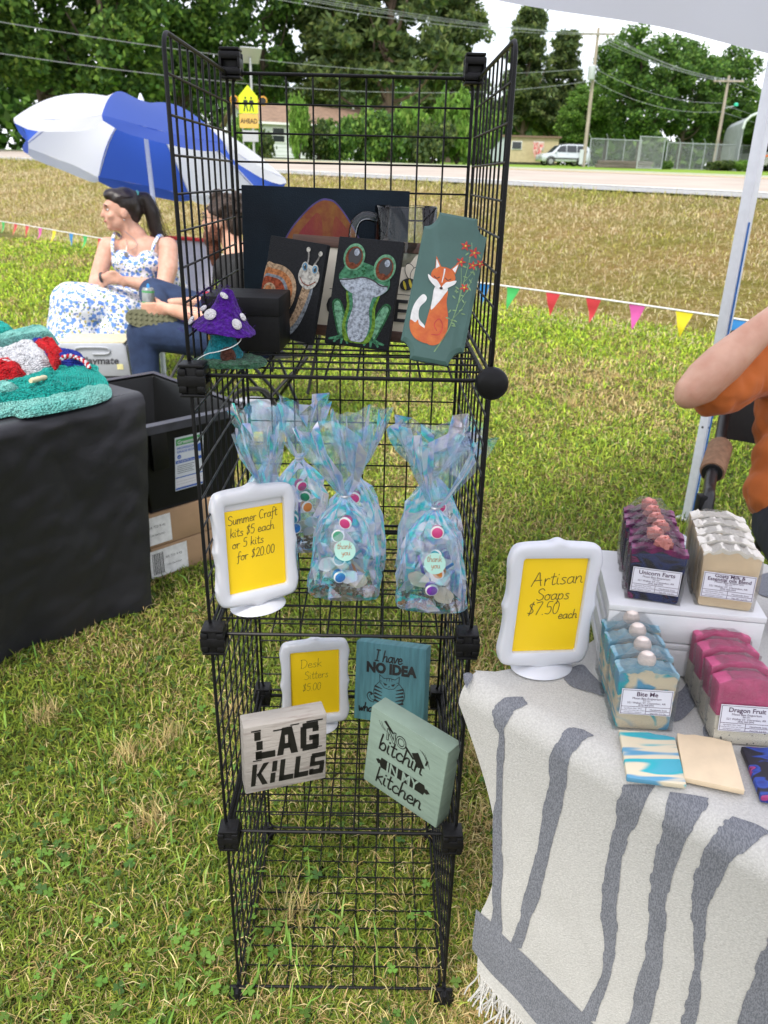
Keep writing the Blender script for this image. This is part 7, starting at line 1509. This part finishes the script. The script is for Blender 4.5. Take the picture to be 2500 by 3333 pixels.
text(cl, 'lettering', 'Playmate', .03, zt*.755, .056, mat('dark logo', (.05, .05, .06), .5), -.1375, bold=.0012, shear=.15, sx=1.05); mb = MB(); mb.box((w_*.36, -.137, zt*.72), (.034, .002, .03)); mb.build('price_sticker', mat('yellow sticker', (.78, .72, .35), .6), cl)
# ---------------------------------------------------------------- left stall table, black cloth
BA = Vector((-.482, 1.315, 0)); B1 = Vector((-.585, -.811, 0)).normalized(); B2 = Vector((-.811, .585, 0)).normalized(); BZ = .722
t = thing('folding_table', 'folding table standing under the black cloth at left', 'table', (0, 0, 0)); mb = MB(); q = BA + B1*.86 + B2*.37 + UP*(BZ - .02); mb.box(q, (1.68, .70, .025), Matrix.Rotation(math.atan2(B1.y, B1.x), 3, 'Z')); mb.build('tabletop', MATS['white table plastic'], t)
for a in (.1, 1.6):
    for b_ in (.08, .64): mb = MB(); p = BA + B1*a + B2*b_; mb.tube([p + UP*GZ, p + UP*(BZ - .034)], .012, 8); mb.build('leg', BKT, t, True)
BCL = mat('black polyester cloth', (.014, .014, .020), .5, var=.15, scale=5, sheen=.08, bump=.5, bscale=9, spec=.5)
t = thing('black_tablecloth', 'black cloth draped to the grass over the left stall table', 'tablecloth')
def bcl(i, j):
    a = i*1.75 - .02
    if j < .12: th = j/.12*PI/2; return BA + B1*a + B2*(.03 - .024*math.sin(th)) + UP*(BZ - .018*(1 - math.cos(th)))
    d = (j - .12)/.88; fo = .042*d*math.sin(a*8 + 1.0 + .6*d) + .016*d*math.sin(a*21 + 2*d) + .022*abs(mnoise.noise(Vector((a*6 + d*2, d*3 - a*2, 8)))) + .010*abs(mnoise.noise(Vector((a*13 - d*5, d*8, 2)))) + .006*mnoise.noise(Vector((a*7, d*6, 1)))*(1) + .004*mnoise.noise(Vector((a*22, d*14 + a*6, 4)))
    return BA + B1*(a + .03*d*math.exp(-a/.2)) - B2*(fo*1.0 + .004) + B2*(.006*(1 - d) + .10*d) + UP*(BZ - .018 - (BZ - .018 - GZ - .012)*d)
mb = MB(); mb.grid(bcl, 110, 60); mb.build('front_drop', BCL, t, 60.0)
mb = MB(); mb.grid(lambda i, j: BA + B1*(-.02 + 1.75*i) + B2*(.03 + .70*j) + UP*(BZ + .002*mnoise.noise(Vector((i*9, j*5, 0)))), 20, 10); mb.build('top_cloth', BCL, t, 60.0)
def bend(i, j): d = j; b_ = .01 + .72*i; return BA + B2*(b_ + .08*d*(1 - i)) - B1*(.02 - .03*d + .012*d*math.sin(b_*16)) + UP*(BZ - .004 - (BZ - GZ - .012)*d)
mb = MB(); mb.grid(bend, 40, 30); mb.build('end_drop', BCL, t, 60.0)
# ---------------------------------------------------------------- knitwear on the left table
def lump(parent, name, pts, z0, h, m, seed=0, nz=.006, frs=(1, .99, .94, .85, .68, .45, .2), rows=26, yr=.0021):
    P_ = catmull([pz(u, v, z0) for u, v in pts], 9, True); c = sum(P_, Vector())/len(P_); n = len(P_); vs = []; fs = []
    def surf(p, f):
        q = c + (p - c)*f; kk = np.interp(-f, [-x for x in frs], range(len(frs)))
        hh = h*min(1, (1 - f**5.0) + .25*kk/len(frs)); nn = mnoise.noise(q*28 + Vector((seed, 0, 0))) + .5*mnoise.noise(q*70 + Vector((0, seed, 0)))
        return Vector((q.x, q.y, z0 + max(.001, hh + nn*nz*min(1, (1 - f)*25))))
    for f in frs: vs += [surf(p, f) for p in P_]
    for k in range(len(frs) - 1):
        for i in range(n): l = (i+1) % n; fs.append((k*n+i, k*n+l, (k+1)*n+l, (k+1)*n+i))
    fs.append(tuple((len(frs)-1)*n + i for i in range(n))); mb = MB(); mb.add(vs, fs); o = mb.build(name, m, parent, True)
    yb = MB(); rd = random.Random(seed)          # knitted rows of yarn lying on the form
    Q_ = []
    per = sum((P_[i] - P_[i-1]).length for i in range(n)); stp = .0042; acc = 0
    for i in range(n):
        a, b_ = P_[i], P_[(i+1) % n]; L_ = (b_ - a).length; k = max(1, int(L_/stp)); Q_ += [a + (b_ - a)*j/k for j in range(k)]
    for r_ in range(rows):
        f = .985 - .90*r_/rows; st = max(1, int(1/max(f, .25)*.9)); ring = [surf(p, f + (.006 if j % 2 else -.006)) + UP*(.0012 + (.0014 if j % 2 else 0)) for j, p in enumerate(Q_[::st])]
        if len(ring) > 6: yb.tube(ring, yr, 4, closed=True)
    y = yb.build('yarn_rows', m, o if parent is not None else o, True); struct(y, 'stuff')
    return o
def knit(name, c, c2):
    m = mat(name, c, .95, c2=c2, scale=9, sheen=.05, spec=.15); t_ = m.node_tree; b = t_.nodes['Principled BSDF']; cc = [x for x in t_.nodes if x.bl_idname == 'ShaderNodeTexCoord'][0]
    v = N(t_, 'ShaderNodeTexVoronoi'); v.inputs['Scale'].default_value = 170; bp_ = N(t_, 'ShaderNodeBump'); bp_.inputs['Strength'].default_value = 1.0; bp_.inputs['Distance'].default_value = .012; t_.links.new(cc.outputs['Object'], v.inputs['Vector']); t_.links.new(v.outputs['Distance'], bp_.inputs['Height']); bp_.invert = True; t_.links.new(bp_.outputs[0], b.inputs['Normal']); return m
KT = knit('teal knit', (.008, .33, .29), (.025, .46, .40)); KP = knit('pale mint knit', (.16, .50, .45), (.28, .62, .56)); KW = knit('white crochet', (.74, .74, .78), (.68, .70, .74)); KR = knit('red crochet', (.50, .006, .012), (.60, .012, .02)); KB_ = knit('blue crochet', (.015, .03, .30), (.02, .05, .40))
t = thing('knit_sweater', 'teal knitted sweater with pale mint cuffs folded at the table edge', 'sweater'); zt_ = BZ + .003
lump(t, 'knit_body', [(-260, 1290), (-120, 1262), (0, 1250), (60, 1243), (130, 1228), (180, 1202), (270, 1188), (318, 1196), (322, 1212), (345, 1235), (355, 1262), (345, 1285), (290, 1302), (150, 1325), (60, 1345), (0, 1342), (-120, 1360), (-240, 1370)], zt_, .022, KT, 1)
lump(t, 'knit_cuff', [(20, 1338), (60, 1330), (150, 1315), (250, 1296), (330, 1278), (352, 1262), (364, 1275), (358, 1298), (300, 1320), (200, 1342), (80, 1362), (40, 1356), (-40, 1370), (-60, 1350)], zt_ + .001, .019, KP, 2)
lump(t, 'knit_collar', [(-60, 1262), (20, 1256), (60, 1268), (20, 1282), (-60, 1285)], zt_ + .022, .016, KP, 3)
mb = MB(); p0, p1 = pz(100, 1240, zt_ + .045), pz(148, 1228, zt_ + .030); mb.tube([p0 + (p1 - p0)*i/6 for i in range(7)], [.006, .0085, .007, .0085, .007, .0085, .006], 10); mb.build('toggle_button', mat('bone toggle', (.62, .52, .32), .4), t, True)
t = thing('crochet_garment', 'red white and blue crocheted garment heaped on the left table', 'garment')
lump(t, 'white_yarn', [(-120, 1210), (-10, 1165), (60, 1142), (105, 1125), (130, 1140), (165, 1180), (170, 1205), (120, 1220), (60, 1222), (-60, 1240)], zt_ + .010, .038, KW, 4, .010)
lump(t, 'red_yarn', [(-90, 1225), (-20, 1195), (15, 1180), (45, 1195), (75, 1200), (60, 1215), (85, 1222), (40, 1238), (-60, 1250)], zt_ + .022, .024, KR, 5, .012); lump(t, 'red_yarn', [(112, 1132), (140, 1120), (170, 1122), (195, 1150), (212, 1175), (195, 1190), (180, 1208), (165, 1185), (150, 1160)], zt_ + .026, .030, KR, 6, .010)
lump(t, 'blue_yarn', [(95, 1130), (112, 1120), (128, 1145), (150, 1178), (190, 1200), (240, 1208), (285, 1200), (270, 1178), (215, 1170), (160, 1160)], zt_ + .012, .034, KB_, 7, .010)
mb = MB()
for k, m_ in ((0, KR), (1, KW)):
    mb = MB(); pts = catmull([pz(200, 1165, zt_ + .06), pz(235, 1160, zt_ + .055), pz(270, 1172, zt_ + .045), pz(292, 1196, zt_ + .03)], 8); n = len(pts); mb.tube([p + Vector((.004*math.cos(i*1.6 + k*PI), .004*math.sin(i*1.6 + k*PI), .004*math.sin(i*1.6 + k*PI))) for i, p in enumerate(pts)], .0045, 6); mb.build('braided_cord', m_, t, True)
t = tag(lump(None, 'knit_scarf', [(-160, 1120), (-40, 1075), (15, 1086), (62, 1112), (60, 1132), (0, 1150), (-120, 1170)], zt_ + .002, .060, KT, 9, .008), 'plain teal knitted piece at the back left of the table', 'knitwear')
t = tag(lump(None, 'knit_roll', [(-80, 1170), (0, 1138), (60, 1118), (130, 1100), (168, 1100), (186, 1115), (186, 1128), (120, 1140), (60, 1152), (0, 1172), (-60, 1195)], zt_ + .002, .058, KP, 10, .004), 'pale mint knitted roll behind the crocheted garment', 'knitwear')
# ---------------------------------------------------------------- storage tote and boxes
TOT = mat('black tote plastic', (.006, .0065, .007), .4, var=.1, scale=20, bump=.05, spec=.25)
T1 = Vector((.713, .701, 0)).normalized(); T2 = Vector((-.701, .713, 0)).normalized(); tz0, tz1 = .235, .555; TC = Vector((-.560, 1.492, 0))
tt_ = thing('storage_tote', 'open black plastic storage tote with a printed label, beside the black tablecloth', 'tote', (0, 0, 0))
wL, dL = .43, .66
def tp(a, b_, z, k=1): 
    ins = .045*(1 - (z - tz0)/(tz1 - tz0)); return TC + T1*(min(max(a, 0), wL) + (ins if a <= 0 else -ins if a >= wL else 0)) + T2*(min(max(b_, 0), dL) + (ins if b_ <= 0 else -ins if b_ >= dL else 0)) + UP*z
mb = MB()
rng_ = [(0, 0), (wL, 0), (wL, dL), (0, dL)]
out_b = [tp(a, b_, tz0) for a, b_ in rng_]; out_t = [tp(a, b_, tz1) for a, b_ in rng_]; ct_ = sum(out_t, Vector())/4
inn_t = [p + (ct_ - p).normalized()*.02 for p in out_t]; inn_b = [p + (ct_ - Vector((p.x, p.y, ct_.z))).normalized()*.02 + UP*.01 for p in out_b]
mb.add(out_b + out_t + inn_t + inn_b, [(0, 1, 2, 3)] + [(i, (i+1) % 4, (i+1) % 4 + 4, i + 4) for i in range(4)] + [(4+i, 4+(i+1) % 4, 8+(i+1) % 4, 8+i) for i in range(4)] + [(8+i, 8+(i+1) % 4, 12+(i+1) % 4, 12+i) for i in range(4)] + [(12, 13, 14, 15)]); mb.build('tote_body', TOT, tt_, 30.0, .008)
lipm = MB(); o4 = [p + (p - ct_).normalized()*.022 for p in out_t]
for i in range(4):
    a, b_ = o4[i], o4[(i+1) % 4]; c, d = inn_t[(i+1) % 4], inn_t[i]; lipm.add([a + UP*.006, b_ + UP*.006, c + UP*.006, d + UP*.006, a - UP*.022, b_ - UP*.022], [(0, 1, 2, 3), (0, 4, 5, 1)])
lipm.build('rim', mat('scuffed black rim', (.035, .037, .048), .35, var=.3, scale=12), tt_)
mb = MB(); q = tp(wL*.17, 0, .47); qn = -T2; mb.box(q + qn*.010, (.060, .020, .14), Matrix.Rotation(math.atan2(T1.y, T1.x), 3, 'Z'), .004); mb.build('handle_grip', TOT, tt_, 30.0)
lab = bpy.data.objects.new('x', None); bpy.data.objects.remove(lab)
lc = tp(wL*.45, 0, .395) + qn*.0035; nn = (tp(wL*.5, 0, .5) - tp(wL*.5, 0, .3)).normalized(); mb = MB(); mb.box((0, 0, 0), (.112, .001, .205)); l = mb.build('printed_label', mat('pale grey label', (.58, .62, .68), .45, var=.02), tt_, loc=lc, rot=(math.atan2(nn.dot(qn), nn.z), 0, math.atan2(T1.y, T1.x)))
GRNL = mat('label green', (.05, .30, .08), .5); BLUL = mat('label blue', (.03, .10, .42), .5); LTX = mat('label text grey', (.12, .14, .18), .5)
letter_poly(l, [rect(-.052, .072, .052, .096)], GRNL, -.0008, 'label_print'); text(l, 'lettering', 'Greenmade', -.047, .077, .019, LBL, -.0012, 'LEFT', bold=.0003)
text(l, 'lettering', 'PROFESSIONAL', -.049, .056, .0125, BLUL, -.0009, 'LEFT', bold=.0003); text(l, 'lettering', 'GRADE BOX', -.049, .043, .0125, BLUL, -.0009, 'LEFT', bold=.0003); paint(l, 'label_print', ell(-.040, .028, .008, .008), BLUL, -.0009); text(l, 'lettering', 'NSF', -.040, .0255, .007, LBL, -.0013)
paint(l, 'label_print', ell(.042, .048, .012, .016), BLUL, -.0009); letter_poly(l, [rect(-.054, .003, .054, .015)], BLUL, -.0008, 'label_print'); text(l, 'lettering', 'ULTIMATE Storage', -.050, .0055, .0105, LBL, -.0012, 'LEFT')
for k in range(5): letter_poly(l, [rect(-.048, -.008 - k*.007, .02 - .008*(k % 2), -.0055 - k*.007)], LTX, -.0008, 'label_print')
letter_poly(l, [rect(-.055, -.054, .055, -.050)], BLUL, -.0009, 'label_print'); letter_poly(l, [rect(-.055, -.0995, .055, -.092)], BLUL, -.0009, 'label_print'); letter_poly(l, [rect(-.053, -.091, .053, -.057)], LBL, -.0008, 'label_print')
for k in range(2): letter_poly(l, [rect(-.050, -.068 - k*.011, .050, -.0672 - k*.011)], LTX, -.0011, 'label_print')
CBD = mat('brown cardboard', (.36, .23, .13), .85, var=.08, scale=12); SHL = mat('white shipping label', (.70, .70, .70), .6)
for k, (z, lb, dx) in enumerate(((GZ, 'brown cardboard box lying on the grass, lower of two under the tote', 0), (GZ + .128, 'brown cardboard box directly under the tote, upper of two', -.035))):
    o = TC + T1*(.02 + dx) + T2*.02; c = thing('cardboard_box', lb, 'box', (o.x, o.y, z), (0, 0, math.atan2(T1.y, T1.x)), 'cardboard boxes under the tote'); mb = MB(); mb.box((.20, .26, .0635), (.40, .50, .125), ch=.003); mb.build('box_body', CBD, c, 30.0)
    mb = MB(); mb.box((.045 + .02*(1-k), -.0005 + .01, .064), (.15, .0008, .105)); s = mb.build('shipping_label', SHL, c, loc=(.0, -.0015, 0)); x0 = -.02 + .02*(1-k)
    bars = []; x = x0
    while x < x0 + .045: w2 = random.choice((.0012, .002, .0032)); bars.append(rect(x, .022, x + w2, .105)); x += w2 + random.choice((.0015, .0025))
    letter_poly(s, bars, INK, .0088, 'barcode'); text(s, 'lettering', 'AR 723 9-42', x0 + .085, .075, .013, INK, .0088); text(s, 'lettering', 'UPS GROUND', x0 + .085, .045, .009, INK, .0088)
    mb = MB(); mb.box((.20, .0085, .0635), (.05, .0006, .122)); text(c, 'lettering', 'FEET', .28, .03, .03, mat('faded print', (.48, .36, .24), .8), .0092)
# plastic bag and oddments below the man's chair
PB = mat('pale yellow plastic bag', (.60, .60, .30), .4, var=.1, trans=.2); q = pd(520, 1232, 3.95); mb = MB(); mb.ellip((0, 0, .06), (.07, .06, .085), 14, 10); mb.v = [tuple(Vector(p) + Vector([mnoise.noise(Vector(p)*24 + Vector((i*3, 1, 0))) for i in range(3)])*.05) for p in mb.v]; o = mb.build('plastic_bag', PB, None); o.location = (q.x, q.y, GZ); tag(o, 'crumpled pale yellow plastic bag on the grass by the jeans', 'bag')
GB = mat('grey duffel fabric', (.30, .31, .35), .8, var=.15, scale=9); q = pd(800, 1225, 3.9); bgt = thing('duffel_bag', 'grey and yellow bag on the grass behind the rack', 'bag', (q.x, q.y + .15, GZ), (0, 0, .2)); mb = MB(); mb.ellip((0, 0, .12), (.26, .14, .13), 20, 12); mb.v = [tuple(Vector(p) + Vector([mnoise.noise(Vector(p)*9 + Vector((i*3, 2, 0))) for i in range(3)])*.03) for p in mb.v]; mb.build('bag_body', GB, bgt, True)
for x in (-.13, .02, .14): mb = MB(); mb.box((x, -.14, .08), (.05, .02, .07), ch=.008); mb.build('yellow_patch', mat('yellow patch', (.75, .55, .02), .6), bgt, 30.0)
mb = MB(); mb.tube(catmull([(-.12, -.05, .23), (-.06, -.08, .32), (.06, -.08, .32), (.12, -.05, .23)], 5), .012, 6); mb.build('carry_strap', BLF, bgt, True)
# ---------------------------------------------------------------- pennant bunting
def bp_(x): t = (x + 9.5)/(14.0); return Vector((x, 5.06 - .965*(x - 1.14) + .0, .60 + .06*math.sin(x*.9 + .6)*.5 - .03))
bt = thing('pennant_bunting', 'string of small coloured triangular pennants stretched across the lawn', 'bunting'); mb = MB(); xs = [-9.5 + 14.5*i/120 for i in range(121)]; mb.tube([bp_(x) for x in xs], .006, 5); mb.build('white_cord', MATS['white cord'], bt, True)
COLS = {'g': (.05, .42, .10), 'r': (.55, .04, .05), 'p': (.62, .10, .36), 'y': (.72, .62, .02), 'b': (.03, .22, .55)}
def penn(x, c, tw):
    p, q = bp_(x), bp_(x + .083); d = q - p; d.normalize(); s_ = Vector((-d.y, d.x, 0)); m_ = mat('pennant ' + c, COLS[c], .6, var=.04, scale=20)
    b = m_.node_tree; 
    def f(i, j): w = 1 - j; return p + d*(.118*(.5 + (i - .5)*w)) - UP*(.004 + .165*j) + s_*(tw*.05*j*j + .012*math.sin(j*5 + x*7)*j) + d*(tw*.045*j)
    mb = MB(); mb.grid(f, 4, 7); mb.build('pennant', m_, bt, True)
def x_at(u):   # bunting x where the string crosses photo column u
    lo, hi = -9.5, 5.0
    for _ in range(40):
        m_ = (lo + hi)/2; q = CR.transposed() @ (bp_(m_) - CAM); uu_ = 1250 + FPX*q.x/-q.z
        if uu_ < u: lo = m_
        else: hi = m_
    return lo
for u, c, tw in ((5, 'g', -.8), (45, 'r', -1), (83, 'r', -1), (125, 'p', -1), (170, 'y', -1), (225, 'b', -.5), (270, 'g', -.9), (318, 'r', -.9), (368, 'r', -.6), (430, 'p', -.5), (500, 'y', -.4), (560, 'b', -.4), (605, 'g', -.1), (700, 'r', .0), (830, 'g', 0), (900, 'r', .2), (980, 'p', 0), (1070, 'y', 0), (1170, 'b', 0), (1270, 'g', 0), (1360, 'r', .1), (1460, 'r', 0), (1555, 'b', 0), (1650, 'g', -.6), (1778, 'r', -.2), (1908, 'r', -.1), (2048, 'p', -.1), (2200, 'y', -.1), (2375, 'b', -.1), (2540, 'g', 0), (-60, 'b', 0), (-120, 'y', 0)): penn(x_at(u), c, tw)
# ================================================================ person in orange at the right, with chair
def Q(u, v, d): return pd(u, v, d)
org = Q(2640, 1640, 2.2); pr = thing('person', 'person in an orange t-shirt raising a bare forearm at the right frame edge', 'person', (org.x, org.y, GZ))
def L3(u, v, d): return pd(u, v, d) - pr.location
el, wr = L3(2252, 1272, 2.02), L3(2560, 1000, 1.98); sh_ = L3(2500, 1165, 2.16); fa = (wr - el)
dirF = fa.normalized()
tc_ = L3(2660, 1330, 2.25); hc3 = L3(2690, 760, 2.2); P3, B3, hp3 = head_prims(hc3, (-.5, -.86, 0), 1.0)
arm = chain([el, el + fa*.14, el + fa*.33, el + fa*.62, wr], [.045, .054, .055, .044, .030]) + chain([sh_, (sh_ + el)/2, el], [.062, .054, .045]) + [('e', el - dirF*.012 + V3(0, 0, -.004), (.036, .036, .036))]
hd = wr + dirF*.045; arm += [('e', hd, (.042, .026, .045))] + fingers(hd + dirF*.04, dirF + V3(.2, .3, .2), (0, -1, .3), (.6, .2, -.2), .075, .0095) + chain([hd + V3(0, -.03, 0), hd + V3(.02, -.05, .04)], [.012, .009])
neck = L3(2680, 960, 2.22); sh2 = L3(2880, 1150, 2.3)
body = hp3 + arm + chain([hc3 + V3(0, 0, -.06), neck], [.055, .06]) + [('e', tc_, (.15, .12, .27)), ('e', sh2, (.07, .07, .07)), ('e', L3(2700, 1150, 2.24), (.19, .11, .09))] + chain([sh2, L3(2950, 1450, 2.2), L3(2760, 1600, 1.95)], [.062, .046, .032]) + [('e', L3(2720, 1620, 1.93), (.045, .045, .03))]
hp_, kn_ = L3(2600, 1700, 2.2), L3(2700, 1870, 1.80); hp2_, kn2_ = L3(2800, 1700, 2.25), L3(2950, 1880, 1.85)
body += chain([hp_, kn_, V3(kn_.x, kn_.y + .05, .08 )], [.10, .07, .045]) + chain([hp2_, kn2_, V3(kn2_.x, kn2_.y + .05, .08)], [.10, .07, .045]) + [('e', V3(kn_.x, kn_.y - .02, .045), (.05, .12, .045)), ('e', V3(kn2_.x, kn2_.y - .02, .045), (.05, .12, .045))]
blob('body', body, SKINP, pr, .0075, 4); face_bits(pr, P3, B3, 1.0)
blob('hair', [('e', P3(0, -.02, .045), (.084, .10, .09), B3), ('e', P3(0, -.075, 0), (.07, .05, .08), B3)], BHR, pr, .01, 2)
ORT = mat('orange cotton', (.50, .125, .022), .9, var=.08, scale=10, bump=.25, bscale=16, sheen=.15)
slv = sh_ + (el - sh_)*.66
shirt = [('e', tc_ + V3(0, 0, .02), (.172, .14, .27)), ('e', L3(2655, 1520, 2.22), (.175, .145, .16)), ('e', L3(2640, 1610, 2.2), (.182, .15, .11)), ('e', L3(2700, 1140, 2.24), (.20, .12, .10)), ('c', sh_ + V3(.01, 0, .0), .085, slv + V3(.0, .012, -.022), .080), ('c', sh2, .085, L3(2930, 1330, 2.24), .08), ('c', sh_ + V3(.05, .02, -.02), .10, tc_ + V3(-.03, 0, .1), .12)]
sm_ = blob('t_shirt', shirt, ORT, pr, .009, 3)
for v in sm_.data.vertices: v.co += v.normal*(.014*abs(mnoise.noise(v.co*17 + Vector((3, 0, 0)))) + .006*mnoise.noise(v.co*30) + .003*mnoise.noise(Vector((v.co.x*40, v.co.y*40, v.co.z*14))))
NVY = mat('navy shorts fabric', (.012, .015, .032), .85, var=.2, scale=12, bump=.3, bscale=20)
blob('shorts', [('e', L3(2690, 1700, 2.2), (.19, .16, .11))] + chain([hp_, kn_ + V3(0, .03, 0)], [.125, .098]) + chain([hp2_, kn2_ + V3(0, .03, 0)], [.125, .098]), NVY, pr, .011, 3)
# chair: black tubes, black back cloth, brown foam grip
FOAM = mat('brown foam grip', (.27, .15, .085), .85, var=.15, scale=60, bump=.3); o0 = Q(2330, 1560, 2.1); ch = thing('folding_armchair', 'black folding chair with a brown foam arm grip at the right frame edge', 'chair', (o0.x, o0.y, GZ))
def C3(u, v, d): return pd(u, v, d) - ch.location
a0, a1, a2 = C3(2345, 1425, 2.24), C3(2322, 1520, 2.10), C3(2300, 1660, 1.98)
mb = MB(); mb.tube(catmull([C3(2395, 1080, 2.36), C3(2368, 1290, 2.32), a0, C3(2338, 1460, 2.18), a1, C3(2308, 1590, 2.03), a2, V3(a2.x - .015, a2.y - .03, .25), V3(a2.x - .02, a2.y - .02, 0)], 4), .0155, 10); mb.build('arm_frame', BKT, ch, True)
mb = MB(); g0, g1 = C3(2345, 1452, 2.19), C3(2318, 1538, 2.085); mb.tube([g0, g0 + (g1 - g0)*.06, g0 + (g1 - g0)*.94, g1], [.030, .0335, .0335, .031], 18); mb.build('foam_grip', FOAM, ch, True)
mb = MB(); mb.tube([g1 + (g1 - g0)*.0, g1 + (g1 - g0)*.035], .027, 16); mb.build('grip_end', BKT, ch, True)
mb = MB(); q0_, q1_, q2_, q3_ = C3(2335, 1425, 2.31), C3(2640, 1490, 2.48), C3(2650, 1180, 2.56), C3(2378, 1180, 2.38); mb.grid(lambda i, j: (q0_*(1-i) + q1_*i)*(1-j) + (q3_*(1-i) + q2_*i)*j + Vector((0, .03*math.sin(PI*i), 0)), 10, 8); mb.build('back_cloth', BLF, ch, True)
mb = MB(); s0 = C3(2640, 1790, 2.2); mb.box(s0 + V3(.22, .05, -.02), (.50, .46, .03), None, .01); mb.build('seat', BLF, ch, 30.0)
for x, y in ((.0, .28), (.46, .28), (.46, -.18)): mb = MB(); mb.tube([(s0.x + x, s0.y + y, 0), (s0.x + x, s0.y + y, s0.z)], .013, 8); mb.build('leg', BKT, ch, True)
mb = MB(); mb.box(C3(2276, 1668, 2.0) + V3(-.0, 0, 0), (.022, .03, .10), None, .004); mb.build('hinge_block', PLA, ch, 30.0)
